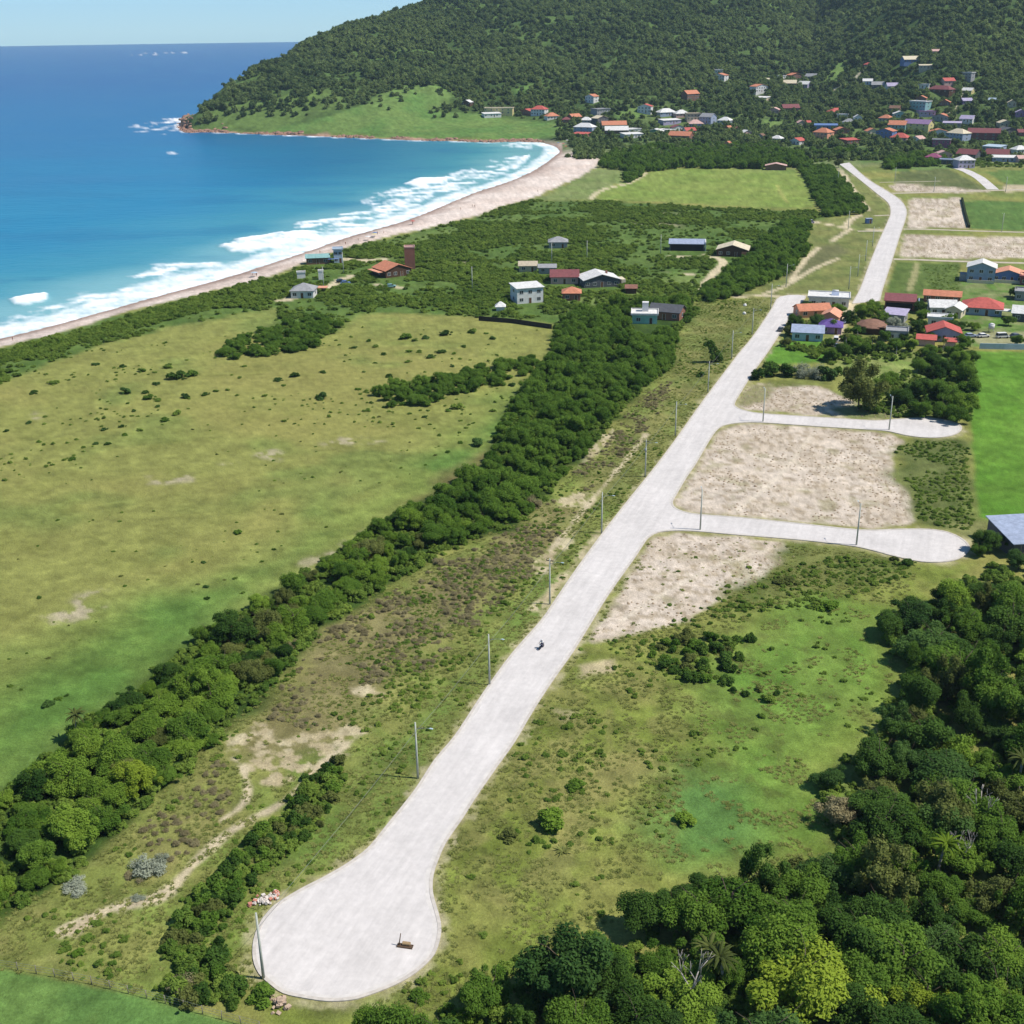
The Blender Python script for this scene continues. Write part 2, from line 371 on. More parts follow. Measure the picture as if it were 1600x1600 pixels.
lay(speck(2.2, .56, .72, 74) * area([(690, 1330), (900, 1010), (1100, 960), (1300, 900), (1300, 1330), (760, 1450)], 6, 4) * .45, (92, 96, 52))
lay(area([(905, 1040), (960, 1030), (960, 1050), (910, 1058)], 1, 1.4, 3) * .8, (190, 172, 142)); lay(area([(860, 1105), (905, 1115), (880, 1130)], 1, 1.4, 3) * .6, (180, 166, 132))
# bare building plots
SANDC = ((218, 202, 188), (203, 186, 169))
PLOTS = [[(1010, 850), (1030, 838), (1060, 832), (1150, 840), (1225, 846), (1240, 870), (1190, 905), (1130, 940), (1080, 965), (1010, 985), (925, 1003)],
         [(1062, 796), (1052, 780), (1066, 752), (1095, 710), (1128, 672), (1160, 663), (1250, 666), (1340, 673), (1385, 676), (1412, 690), (1392, 715), (1395, 745), (1420, 770), (1432, 815), (1400, 824), (1345, 824), (1240, 815), (1100, 803)],
         [(1150, 632), (1165, 606), (1200, 598), (1260, 598), (1300, 612), (1370, 640), (1425, 615), (1420, 635), (1400, 652), (1330, 652), (1230, 645), (1165, 640)],
         [(1420, 311), (1500, 309), (1512, 356), (1418, 356)], [(1415, 365), (1600, 372), (1640, 372), (1640, 402), (1540, 404), (1405, 402)],
         [(1390, 290), (1420, 283), (1500, 292), (1545, 296), (1545, 301), (1400, 300)]]
for i, q in enumerate(PLOTS):
    w = area(q, .8 + .3 * (i > 2), 1.5, 5, 81 + i)
    lay(w, *SANDC, 5, 82); lay(w * speck(1.5, .55, .68, 83) * .6, (158, 140, 114)); lay(w * speck(5, .60, .75, 84) * .5, (150, 144, 100))
    lay(w * speck(.9, .6, .72, 85) * .35, (120, 106, 84))
lay(area([(1150, 632), (1165, 606), (1200, 598), (1215, 610), (1190, 628), (1165, 634)], 1.2, 2, 4) * .8, (128, 128, 76)); lay(area([(1200, 596), (1300, 590), (1300, 602), (1210, 606)], 1.5, 1.5), (118, 124, 66))
lay(area([(1330, 655), (1300, 640), (1350, 625), (1430, 640), (1500, 640), (1500, 655), (1440, 650)], 2, 2) * .85, (112, 126, 62))
lay(area([(1395, 700), (1430, 684), (1510, 684), (1522, 800), (1515, 838), (1470, 825), (1436, 815), (1420, 770), (1400, 745)], 3, 4), (108, 116, 66), (92, 104, 54), 4, 91)
lay(area([(1480, 820), (1540, 815), (1535, 850), (1516, 845)], 1, 1), (134, 136, 84))
lay(area([(1212, 862), (1250, 846), (1330, 856), (1400, 870), (1430, 885), (1350, 920), (1250, 930), (1150, 950), (1130, 930), (1190, 900)], 3, 3), (118, 122, 68), (98, 112, 54), 4, 92)
for q, hw in (([(1130, 690), (1200, 720), (1300, 730), (1400, 700)], .5), ([(1090, 780), (1180, 760), (1290, 770), (1410, 800)], .5), ([(1150, 800), (1220, 740), (1260, 690), (1280, 668)], .4), ([(970, 970), (1050, 920), (1130, 880), (1200, 860)], .5), ([(1430, 400), (1500, 385), (1600, 385)], 1.2), ([(1430, 350), (1460, 330), (1495, 315)], 1.0)):
    w_ = track(q, hw, .4, .5); TRACKS.pop(); lay(w_ * .55, (228, 214, 196))
# bright fields
lay(area([(1521, 549), (1800, 549), (1800, 850), (1560, 815), (1528, 808), (1517, 660)], .8, .6), (92, 134, 44), (104, 142, 52), 12, 93)
lay(area([(1192, 560), (1205, 540), (1235, 525), (1290, 532), (1300, 566), (1200, 570)], 1.2, 1), (104, 146, 52), (92, 134, 48), 4, 94)
lay(area([(1290, 568), (1310, 545), (1420, 545), (1480, 572), (1440, 600), (1330, 600)], 2, 2), (142, 150, 88), (120, 140, 70), 4, 95)
lay(area([(1480, 545), (1520, 548), (1520, 640), (1440, 640), (1440, 590)], 3, 2), (80, 112, 46))
SCRUB = [(-200, 640), (-100, 575), (0, 545), (120, 512), (202, 488), (337, 456), (439, 430), (535, 391), (636, 366), (700, 351), (747, 338), (800, 320), (830, 313), (930, 314), (985, 316), (1130, 326), (1265, 330), (1300, 338), (1262, 352), (1262, 372), (1225, 430), (1150, 458),
         (1090, 470), (960, 475), (868, 505), (740, 495), (640, 490), (560, 492), (500, 530), (420, 520), (440, 480), (300, 505), (150, 540), (-200, 680)]
lay(area(SCRUB, 3, 4), (84, 110, 50), (98, 120, 58), 10, 101)
lay(area([(540, 400), (640, 370), (760, 345), (830, 335), (700, 390), (620, 405), (560, 410)], 5, 5) * .8, (108, 126, 66))
lay(area([(1010, 330), (1080, 335), (1060, 355), (990, 350)], 5, 4) * .7, (150, 142, 112)); lay(area([(850, 470), (960, 460), (1080, 425), (1095, 450), (980, 468), (880, 488)], 4, 4) * .7, (124, 140, 78))
lay(area([(935, 300), (985, 282), (1015, 268), (1060, 262), (1150, 262), (1240, 264), (1262, 280), (1276, 312), (1270, 325), (1190, 324), (1110, 320), (1000, 314), (935, 312)], 2, 2), (124, 144, 68), (136, 150, 76), 22, 102)
lay(area([(833, 314), (880, 290), (905, 277), (932, 262), (978, 262), (972, 285), (935, 298), (925, 312)], 2, 3), (132, 142, 88), (118, 134, 76), 14, 103)
lay(track([(923, 312), (930, 303), (950, 294), (985, 285), (1010, 270)], 1.8), (205, 192, 158)); lay(track([(1215, 290), (1222, 305), (1232, 318)], 1.2) * .6, (168, 166, 96))
# open ground west of the far road
lay(area([(1300, 258), (1330, 258), (1392, 318), (1388, 345), (1342, 454), (1330, 474), (1262, 462), (1150, 462), (1230, 428), (1262, 372), (1262, 345), (1350, 335), (1340, 300)], 2, 2), (116, 126, 70), (134, 136, 80), 9, 111)
lay(area([(1225, 430), (1280, 385), (1310, 380), (1330, 395), (1290, 410), (1240, 440)], 3, 3) * .8, (108, 108, 76)); lay(area([(1150, 462), (1180, 464), (1262, 462), (1300, 440), (1240, 450)], 2, 1), (126, 130, 76))
for q, hw in (([(1150, 463), (1200, 463), (1258, 462)], 1.5), ([(1185, 462), (1215, 452), (1240, 440), (1262, 425), (1290, 412), (1310, 404)], 1.1), ([(1235, 440), (1248, 420), (1262, 402), (1278, 388)], 1.2), ([(1306, 258), (1320, 275), (1330, 292), (1345, 312), (1355, 328), (1368, 330)], 1.9),
              ([(1262, 346), (1290, 350), (1320, 355), (1385, 361)], 1.7), ([(1320, 357), (1328, 345), (1342, 336)], 1.8), ([(1330, 357), (1310, 370), (1298, 378)], 1.4), ([(1098, 458), (1104, 440), (1118, 425), (1130, 412), (1122, 404), (1100, 400), (1045, 402)], 2.0),
              ([(1020, 426), (1060, 427), (1090, 430)], 1.0), ([(1318, 500), (1312, 518), (1306, 545)], 1.6), ([(1335, 470), (1324, 486), (1318, 500)], 2.2), ([(515, 450), (530, 438), (548, 432)], 2.2), ([(540, 405), (570, 408), (600, 404)], 3.0), ([(590, 446), (625, 449)], 2.0), ([(440, 470), (455, 466)], 2.5), ([(705, 411), (750, 411)], 1.5)):
    lay(track(q, hw, .7, .8), (208, 192, 162))
lay(area([(1385, 462), (1400, 410), (1500, 412), (1500, 462)], 1, 1), (104, 122, 62), (88, 108, 52), 5, 121); lay(track([(1432, 412), (1428, 432), (1420, 455)], 1.2, .8, 1.2) * .8, (170, 162, 118))
lay(area([(1504, 314), (1640, 314), (1640, 360), (1516, 358)], .8, .5), (88, 118, 58), (100, 126, 64), 5, 122)
lay(area([(1400, 286), (1398, 270), (1480, 262), (1545, 297), (1500, 294)], 1.5, 1.5), (112, 118, 74), (98, 108, 64), 8, 123); lay(area([(1540, 268), (1640, 262), (1640, 292), (1575, 290)], 1.5, 1.5), (104, 128, 66)); lay(area([(1565, 290), (1640, 288), (1640, 300), (1570, 300)], 1, 1), (196, 180, 152))
lay(area([(1380, 262), (1400, 252), (1480, 252), (1490, 262), (1400, 268)], 1, 1), (112, 138, 74)); lay(area([(1325, 255), (1370, 240), (1390, 250), (1345, 262)], 2, 2), (150, 146, 100))
lay(area([(1500, 440), (1640, 440), (1640, 542), (1500, 542)], 2, 1), (94, 128, 54), (130, 136, 90), 5, 124); lay(area([(1512, 520), (1640, 518), (1640, 540), (1530, 540)], 1, 1), (158, 156, 118))
_rs = np.full(len(GX), 99.0); _k = np.where((hd < 900) & (PU > 300) & (PV > 240))[0]
_rs[_k] = np.minimum(-sdist(GP[_k], RW), -sdist(GP[_k], RW2))
lay(sstep(1.9, .4, _rs + (fbm(GX, GY, 2.2, 3, 127) - .5) * 3.2) * .75, (196, 184, 152), (150, 146, 98), 2.5, 128)
# sand beach, wet along the water
onb = (PU < 1000) & (haz < math.atan2(*gp(955, 220))) & (hd < 1215)
BIN = gpl([(-700, 735), (-300, 622), (0, 541), (60, 527), (130, 506), (202, 485), (270, 470), (337, 453), (390, 441), (439, 426), (490, 405), (535, 389), (585, 375), (636, 363), (700, 349), (747, 336), (800, 317), (828, 311), (870, 292), (907, 275), (931, 260), (937, 240), (952, 215), (900, 214), (838, 216)])
BPOLY = np.vstack([BIN, BEACH[::-1]]); s = sdist(GP, BPOLY) + (fbm(GX, GY, 14, 3, 131) - .5) * 7
w = sstep(-1.5, 1.5, s) * (GSD > -25)
lay(np.maximum(w, (GSD < 3) * (hd < 1130) * 1.0), (232, 215, 207), (222, 202, 192), 16, 132)
lay(w * sstep(30, 5, np.maximum(GSD, 0)) * speck(30, .38, .6, 133) * .8, (182, 158, 148)); lay(w * sstep(11, 3, GSD), (158, 134, 124)); lay((GSD < 0) * 1.0, (150, 140, 120))
# hill: forest floor, grass, rock
hill = sstep(-.02, .03, hs) * (hZ > 4) * (GSD > 0)
lay(hill, (88, 112, 58), (66, 88, 46), 70, 141)
vill = sstep(-.13, -.02, hs) * (haz > math.atan2(*gp(880, 230))) * (hs < .5) * (hd > 900)
lay(vill * (1 - hill), (92, 118, 62), (118, 128, 84), 16, 142); lay(hill * sstep(.5, .2, hs) * (haz > math.atan2(*gp(870, 225))) * speck(26, .45, .6, 143) * .8, (104, 122, 70))
def hillarea(pts, edge=6, rag=14, rs=30, seed=3):
    p = np.array([hit(u, v)[0][:2] for u, v in pts]); lo, hi = p.min(0) - 60, p.max(0) + 60
    k = np.where((GX > lo[0]) & (GX < hi[0]) & (GY > lo[1]) & (GY < hi[1]))[0]
    w = np.zeros(len(GX)); w[k] = sstep(-edge, edge, sdist(GP[k], p) + (fbm(GX[k], GY[k], rs, 3, seed) - .5) * 2 * rag); return w
CLEAR = [([(410, 204), (450, 196), (520, 182), (560, 168), (590, 150), (620, 132), (650, 136), (700, 138), (705, 160), (690, 172), (760, 180), (840, 190), (895, 200), (890, 212), (800, 217), (700, 216), (600, 213), (500, 209)], 10),
         ([(590, 90), (620, 86), (625, 94), (595, 98)], 5), ([(932, 150), (945, 138), (958, 136), (962, 158), (945, 165)], 4), ([(1272, 132), (1300, 100), (1326, 90), (1326, 108), (1300, 135)], 5), ([(1280, 146), (1308, 122), (1304, 130), (1284, 150)], 3),
         ([(1196, 120), (1215, 100), (1232, 118)], 4), ([(1190, 198), (1205, 184), (1220, 190), (1205, 202)], 3), ([(800, 140), (830, 132), (880, 126), (860, 134), (810, 146)], 5), ([(960, 175), (1000, 168), (1010, 180), (970, 190)], 4), ([(1050, 70), (1080, 82), (1060, 80)], 4)]
CLEARW = []
lay(hillarea([(320, 198), (335, 172), (400, 150), (480, 140), (560, 140), (540, 170), (470, 190), (420, 203), (340, 204)], 12, 25, 50, 150) * .8, (112, 136, 70), (96, 116, 60), 30, 149)
for i, (q, rg) in enumerate(CLEAR):
    w = hillarea(q, 5, rg, 30, 151 + i); CLEARW.append(w); lay(w * .92, (98, 132, 66), (116, 140, 74), 26, 152)
for q, hw in (([(1255, 195), (1268, 180), (1276, 165), (1290, 148), (1310, 134)], 3.2), ([(1200, 172), (1210, 156), (1218, 144)], 3), ([(1487, 182), (1489, 168), (1500, 150), (1510, 138)], 3.2), ([(1350, 108), (1330, 132)], 2)):
    p = smooth(np.array([hit(u, v)[0][:2] for u, v in q]), 3); k = np.where(seg_dist(GP, p, False) < 12)[0]; w = np.zeros(len(GX)); w[k] = sstep(-1, 1, hw - seg_dist(GP[k], p, False)); lay(w, (206, 194, 172))
rock = sstep(6, 2, GSD + (fbm(GX, GY, 40, 4, 161) - .42) * 26) * (hd > 1168) * (GSD > -8) * (haz < math.atan2(*gp(836, 222)))
lay(rock, (190, 152, 132), (122, 100, 88), 9, 162)
# fine natural mottling of the plants and soil
m = .74 + .52 * fbm(GX, GY, .8, 3, 171)
veg = np.clip((col[:, 1] - col[:, 0]) / (col[:, 1] + 1e-4) * 6 + .6, .25, 1)
m = m * (1 + (fbm(GX, GY, 3.2, 3, 173) - .5) * .75 * veg) * (.90 + .2 * fbm(GX, GY, 14, 3, 172))
lum = col @ np.array([.30, .55, .15]); col = lum[:, None] + (col - lum[:, None]) * .98
col = col * np.array([.995, 1.01, .97])
col = np.clip(col * m[:, None], .01, .85)

nr, nc = GA.shape
ii = np.arange(nr * nc).reshape(nr, nc)
Q = np.stack([ii[:-1, :-1], ii[:-1, 1:], ii[1:, 1:], ii[1:, :-1]], -1).reshape(-1, 4)[:, ::-1]

gm = bpy.data.materials.new('ground_soil_and_grass'); gm.use_nodes = True
nt = gm.node_tree; N = nt.nodes; L = nt.links; b = N['Principled BSDF']; b.inputs['Roughness'].default_value = .95; b.inputs['Specular IOR Level'].default_value = .08
at = N.new('ShaderNodeAttribute'); at.attribute_name = 'cover'
tc = N.new('ShaderNodeTexCoord')
n1 = N.new('ShaderNodeTexNoise'); n1.inputs['Scale'].default_value = 2.6; n1.inputs['Detail'].default_value = 6; n1.inputs['Roughness'].default_value = .7
n2 = N.new('ShaderNodeTexNoise'); n2.inputs['Scale'].default_value = .35; n2.inputs['Detail'].default_value = 5
for n in (n1, n2): L.new(tc.outputs['Object'], n.inputs['Vector'])
mr = N.new('ShaderNodeMapRange'); mr.inputs[1].default_value = .3; mr.inputs[2].default_value = .7; mr.inputs[3].default_value = .72; mr.inputs[4].default_value = 1.26
L.new(n1.outputs['Fac'], mr.inputs[0])
mr2 = N.new('ShaderNodeMapRange'); mr2.inputs[1].default_value = .3; mr2.inputs[2].default_value = .7; mr2.inputs[3].default_value = .88; mr2.inputs[4].default_value = 1.12
L.new(n2.outputs['Fac'], mr2.inputs[0])
mm = N.new('ShaderNodeMath'); mm.operation = 'MULTIPLY'; L.new(mr.outputs[0], mm.inputs[0]); L.new(mr2.outputs[0], mm.inputs[1])
vm = N.new('ShaderNodeVectorMath'); vm.operation = 'SCALE'; L.new(at.outputs['Color'], vm.inputs[0]); L.new(mm.outputs[0], vm.inputs['Scale'])
L.new(vm.outputs[0], b.inputs['Base Color'])
bp = N.new('ShaderNodeBump'); bp.inputs['Strength'].default_value = .6; bp.inputs['Distance'].default_value = .35
L.new(n1.outputs['Fac'], bp.inputs['Height']); L.new(bp.outputs[0], b.inputs['Normal'])

me = np_mesh('ground', np.stack([GX, GY, GZ], -1), Q, [gm])
ca = me.attributes.new('cover', 'FLOAT_COLOR', 'POINT')
ca.data.foreach_set('color', np.concatenate([col, np.ones((len(col), 1))], 1).astype(np.float32).ravel())
me.polygons.foreach_set('use_smooth', np.ones(len(me.polygons), bool))
ground = mesh_obj('ground', me); tag(ground, kind='structure')

# ================================================================== SEA
v = np.arange(760, 66, -2.5); dep = PITCH + np.arctan((v - 800) / F)
sd1 = (H - SEA_Z) / np.tan(np.maximum(dep, 1e-3)); sd1 = sd1[(dep > .008) & (sd1 < 11000)]
sdd = np.concatenate([np.linspace(20, sd1[0] - 5, 8), sd1, [11500, 12000]])
sa = np.concatenate([np.radians(np.linspace(-180, -36, 40)), np.radians(np.arange(-35, 8.01, .1)), np.radians(np.linspace(9, 180, 44))])
SA, SD = np.meshgrid(sa, sdd); SX = (np.sin(SA) * SD).ravel(); SY = (np.cos(SA) * SD).ravel(); SPt = np.stack([SX, SY], -1)
near = SD.ravel() < 3500
db = np.full(len(SX), 5000.0); db[near] = seg_dist(SPt[near], BEACH, False)
dr = np.full(len(SX), 5000.0); dr[near] = seg_dist(SPt[near], ROCK, False)
inl = np.zeros(len(SX), bool); inl[near] = inside(SPt[near], LAND)
dist = SD.ravel()
streak = fbm(SX * .35 + SY * .12, SY, 60, 4, 201); chop = fbm(SX * .5, SY, 22, 4, 202)
def W(r, g, bl): return lin((r, g, bl)) * .71
sc_ = np.tile(W(30, 138, 178), (len(SX), 1))
def mixs(w, c):
    global sc_
    sc_ = sc_ * (1 - w[:, None]) + W(*c) * w[:, None]
mixs(sstep(500, 1500, dist + (streak - .5) * 500), (18, 112, 164)); mixs(sstep(1100, 3200, dist + (streak - .5) * 900), (8, 90, 152)); mixs(sstep(4000, 11000, dist), (6, 92, 156))
bay = sstep(-.30, -.12, np.arctan2(SX, SY)) * sstep(800, 1000, dist) * (dist < 1400)
mixs(bay * .6, (34, 116, 152))
mixs(sstep(190, 20, db + (streak - .5) * 90) * .85, (84, 164, 178)); mixs(sstep(70, 5, db + (chop - .5) * 30) * .7, (132, 190, 196))
mixs(sstep(120, 20, db) * sstep(-.10, .02, np.arctan2(SX, SY)) * .7, (82, 172, 172))
mixs(sstep(.52, .72, chop) * .30, (34, 114, 158)); mixs(sstep(.55, .7, streak) * .22 * (dist > 700), (58, 128, 172))
# milky, stirred-up water landward of the breakers
mixs(sstep(75, 25, db + (streak - .5) * 50 + (chop - .5) * 20) * .55, (150, 200, 206))
# surf
lace = fbm(SX * .6 + SY * .35, SY * 1.0 - SX * .3, 6, 5, 211); fine = fbm(SX, SY, 1.9, 3, 212); big = fbm(SX, SY, 45, 3, 213)
foam = np.zeros(len(SX)); crest = np.zeros(len(SX))
wid = 11 + 26 * big * sstep(900, 500, dist) + 4 * big
foam = np.maximum(foam, sstep(wid * 1.25, wid * .35, db) * (.50 + .75 * lace))
def surf(pts, base, edge, rag, seed, lacey=.6, lift=0):
    global foam, crest
    p = gpl(pts, SEA_Z); lo, hi = p.min(0) - 60, p.max(0) + 60
    k = np.where((SX > lo[0]) & (SX < hi[0]) & (SY > lo[1]) & (SY < hi[1]))[0]
    s = sdist(SPt[k], p) + (fbm(SX[k] * .5, SY[k], 14, 4, seed) - .5) * 2 * rag
    w = sstep(-edge, edge, s); foam[k] = np.maximum(foam[k], w * (base + lacey * (lace[k] - .5) * 2)); crest[k] = np.maximum(crest[k], w * lift)
surf([(20, 468), (45, 461), (75, 458), (74, 470), (40, 478), (22, 476)], 1.05, 2, 2.5, 221, .3, 1.0)
surf([(100, 470), (112, 456), (180, 450), (260, 440), (330, 425), (345, 437), (230, 470), (130, 492), (60, 508), (0, 520), (0, 495), (60, 485)], .58, 5, 8, 222, 1.0)
surf([(205, 432), (240, 415), (310, 407), (370, 412), (360, 424), (300, 432), (220, 440)], .5, 5, 7, 223, 1.0)
surf([(348, 385), (370, 374), (430, 366), (485, 361), (500, 366), (480, 378), (440, 388), (390, 397), (355, 396)], .98, 4, 5, 224, .7, 1.1)
surf([(462, 346), (520, 340), (575, 328), (585, 308), (640, 296), (700, 290), (690, 300), (640, 320), (600, 338), (560, 356), (500, 366), (480, 360)], .66, 6, 12, 225, 1.3, .4)
surf([(580, 300), (640, 292), (720, 270), (780, 258), (820, 252), (800, 270), (720, 296), (640, 325), (590, 340), (560, 350), (575, 325)], .52, 7, 10, 226, 1.1)
surf([(630, 288), (650, 280), (700, 276), (708, 279), (690, 287), (650, 292)], 1.1, 3, 3, 227, .3, 1.0)
surf([(700, 270), (740, 262), (745, 268), (705, 275)], .7, 4, 4, 228, .6); surf([(812, 246), (828, 240), (830, 246), (816, 249)], 1.0, 2, 2, 229, .3, .8)
surf([(775, 228), (800, 224), (832, 224), (838, 232), (832, 234), (800, 230)], .66, 5, 6, 230, .8, .3); surf([(760, 252), (810, 243), (825, 250), (790, 262)], .45, 6, 6, 231, .8)
surf([(250, 187), (275, 184), (292, 187), (290, 196), (296, 205), (270, 204), (262, 198), (282, 194)], .95, 8, 14, 232, .6, .4); surf([(190, 196), (240, 188), (280, 192), (260, 210), (210, 205)], .42, 16, 30, 233, .9)
surf([(240, 233), (285, 238), (285, 245), (240, 238)], .30, 10, 16, 234, .8); surf([(195, 84), (250, 82), (292, 81), (285, 84), (200, 87)], .44, 80, 160, 235, .9)
foam = np.maximum(foam, sstep(13, 3, dr) * (.35 + .9 * lace) * (SD.ravel() > 1000))
foam = np.clip((foam + (fine - .5) * .42 + (lace - .5) * .30 - .22) / .78, 0, 1)
wavez = (fbm(SX * .4, SY, 26, 3, 241) - .5) * .8 * sstep(1500, 500, dist)
sz = np.full(len(SX), SEA_Z) + wavez * sstep(5, 60, db) + crest * (.6 + .8 * fine) + foam * .12
sz = np.where(inl & (db > 12) & (dr > 12), SEA_Z - 1.2, sz)
sm = bpy.data.materials.new('sea_water'); sm.use_nodes = True; nt = sm.node_tree; N = nt.nodes; L = nt.links; b = N['Principled BSDF']
a1 = N.new('ShaderNodeAttribute'); a1.attribute_name = 'depthcolour'; a2 = N.new('ShaderNodeAttribute'); a2.attribute_name = 'foam'
tc = N.new('ShaderNodeTexCoord'); mp = N.new('ShaderNodeMapping'); mp.inputs['Scale'].default_value = (.5, 1.2, 1); mp.inputs['Rotation'].default_value = (0, 0, R(-20)); L.new(tc.outputs['Object'], mp.inputs['Vector'])
n1 = N.new('ShaderNodeTexNoise'); n1.inputs['Scale'].default_value = .18; n1.inputs['Detail'].default_value = 7; n1.inputs['Roughness'].default_value = .62; L.new(mp.outputs[0], n1.inputs['Vector'])
n2 = N.new('ShaderNodeTexNoise'); n2.inputs['Scale'].default_value = 1.3; n2.inputs['Detail'].default_value = 5; L.new(tc.outputs['Object'], n2.inputs['Vector'])
ad = N.new('ShaderNodeMath'); ad.operation = 'MULTIPLY_ADD'; L.new(n2.outputs['Fac'], ad.inputs[0]); ad.inputs[1].default_value = .34; ad.inputs[2].default_value = -.17
a3 = N.new('ShaderNodeMath'); a3.operation = 'ADD'; L.new(a2.outputs['Fac'], a3.inputs[0]); L.new(ad.outputs[0], a3.inputs[1])
fr = N.new('ShaderNodeMapRange'); fr.inputs[1].default_value = .10; fr.inputs[2].default_value = 1.0; L.new(a3.outputs[0], fr.inputs[0])
mx = N.new('ShaderNodeMix'); mx.data_type = 'RGBA'; L.new(fr.outputs[0], mx.inputs['Factor']); L.new(a1.outputs['Color'], mx.inputs['A']); mx.inputs['B'].default_value = (.78, .80, .82, 1)
L.new(mx.outputs['Result'], b.inputs['Base Color'])
rr = N.new('ShaderNodeMapRange'); rr.inputs[3].default_value = .28; rr.inputs[4].default_value = .9; L.new(fr.outputs[0], rr.inputs[0]); L.new(rr.outputs[0], b.inputs['Roughness'])
b.inputs['IOR'].default_value = 1.33; b.inputs['Specular IOR Level'].default_value = .07
bp = N.new('ShaderNodeBump'); bp.inputs['Strength'].default_value = .55; bp.inputs['Distance'].default_value = 1.4; L.new(n1.outputs['Fac'], bp.inputs['Height']); L.new(bp.outputs[0], b.inputs['Normal'])
nr, nc = SA.shape; ii = np.arange(nr * nc).reshape(nr, nc); Q = np.stack([ii[:-1, :-1], ii[:-1, 1:], ii[1:, 1:], ii[1:, :-1]], -1).reshape(-1, 4)[:, ::-1]
me = np_mesh('sea', np.stack([SX, SY, sz], -1), Q, [sm])
ca = me.attributes.new('depthcolour', 'FLOAT_COLOR', 'POINT'); ca.data.foreach_set('color', np.concatenate([sc_, np.ones((len(sc_), 1))], 1).astype(np.float32).ravel())
ca = me.attributes.new('foam', 'FLOAT', 'POINT'); ca.data.foreach_set('value', foam.astype(np.float32))
me.polygons.foreach_set('use_smooth', np.ones(len(me.polygons), bool))
sea = mesh_obj('sea', me); tag(sea, kind='structure')

# ================================================================== ROADS
conc = mat('road_concrete', alb(221, 215, 211), .85, .08, .9, .2, bump=.15)
def _road_nodes():
    nt = conc.node_tree; N = nt.nodes; L = nt.links; b = N['Principled BSDF']; tc = [n for n in N if n.type == 'TEX_COORD'][0]
    vmx = [n for n in N if n.type == 'VECT_MATH'][0]
    # worn, drier streaks and slab-to-slab differences of the concrete paving
    mp = N.new('ShaderNodeMapping'); mp.inputs['Rotation'].default_value = (0, 0, R(24)); L.new(tc.outputs['Object'], mp.inputs['Vector'])
    br = N.new('ShaderNodeTexNoise'); br.inputs['Scale'].default_value = .12; br.inputs['Detail'].default_value = 6; br.inputs['Roughness'].default_value = .7; L.new(mp.outputs[0], br.inputs['Vector'])
    rp_ = N.new('ShaderNodeMapRange'); rp_.inputs[1].default_value = .3; rp_.inputs[2].default_value = .7; rp_.inputs[3].default_value = .88; rp_.inputs[4].default_value = 1.08; L.new(br.outputs['Fac'], rp_.inputs[0])
    _t = gp(1000, 800) - gp(700, 1240); mp2 = N.new('ShaderNodeMapping'); mp2.vector_type = 'TEXTURE'; mp2.inputs['Rotation'].default_value = (0, 0, -math.atan2(_t[0], _t[1])); mp2.inputs['Scale'].default_value = (1.5, 22, 1); L.new(tc.outputs['Object'], mp2.inputs['Vector'])
    n = N.new('ShaderNodeTexNoise'); n.inputs['Scale'].default_value = 1.0; n.inputs['Detail'].default_value = 9; n.inputs['Roughness'].default_value = .78; L.new(mp2.outputs[0], n.inputs['Vector'])
    mr = N.new('ShaderNodeMapRange'); mr.inputs[1].default_value = .35; mr.inputs[2].default_value = .65; mr.inputs[3].default_value = .90; mr.inputs[4].default_value = 1.08; L.new(n.outputs['Fac'], mr.inputs[0])
    v1 = N.new('ShaderNodeVectorMath'); v1.operation = 'SCALE'; L.new(vmx.outputs[0], v1.inputs[0]); L.new(rp_.outputs[0], v1.inputs['Scale'])
    v2 = N.new('ShaderNodeVectorMath'); v2.operation = 'SCALE'; L.new(v1.outputs[0], v2.inputs[0]); L.new(mr.outputs[0], v2.inputs['Scale']); L.new(v2.outputs[0], b.inputs['Base Color'])
_road_nodes()
kerbm = mat('kerb_concrete', alb(212, 204, 194), .85, .18, 1.2, .2)
dirtm = mat('dirt_road', alb(200, 188, 168), .95, .2, .4, .1, bump=.2)
def slab(name, W2, z=.10, m=conc):
    """paved outline: top sheet and its edge down to the soil"""
    bm = bmesh.new(); vs = [bm.verts.new((p[0], p[1], z)) for p in W2]; f = bm.faces.new(vs)
    if f.normal.z < 0 or f.calc_area() and (f.normal_update() or f.normal.z < 0): f.normal_flip()
    lo = [bm.verts.new((p[0], p[1], z - .4)) for p in W2]
    for i in range(len(W2)): bm.faces.new((vs[i], vs[(i + 1) % len(W2)], lo[(i + 1) % len(W2)], lo[i]))
    bmesh.ops.triangulate(bm, faces=[f]); bmesh.ops.recalc_face_normals(bm, faces=bm.faces)
    return tag(bm_obj(name, bm, m), kind='structure')
def strip(name, P, w0, w1, z0, z1, m, closed=False, gaps=()):
    """a kerb: a low wall of rectangular section that follows a line"""
    bm = bmesh.new(); n = len(P); rows = []
    for i in range(n):
        a = P[i - 1] if (i > 0 or closed) else P[i]; c = P[(i + 1) % n] if (i < n - 1 or closed) else P[i]
        t = c - a; t = t / (np.hypot(*t) + 1e-9); nr_ = np.array([t[1], -t[0]])
        q0, q1 = P[i] + nr_ * w0, P[i] + nr_ * w1
        rows.append([bm.verts.new((*q0, z0)), bm.verts.new((*q0, z1)), bm.verts.new((*q1, z1)), bm.verts.new((*q1, z0))])
    for i in range(n if closed else n - 1):
        if i in gaps: continue
        A, B = rows[i], rows[(i + 1) % n]
        for k in range(3): bm.faces.new((A[k], B[k], B[k + 1], A[k + 1]))
    bmesh.ops.recalc_face_normals(bm, faces=bm.faces)
    return tag(bm_obj(name, bm, m), kind='structure')
slab('road', RW); _k = 3 * (ROADPX.index((1258, 462)) + 1); strip('kerb', np.vstack([RW[_k:], RW[:_k - 2]]), -.22, .22, -.3, .15, kerbm)
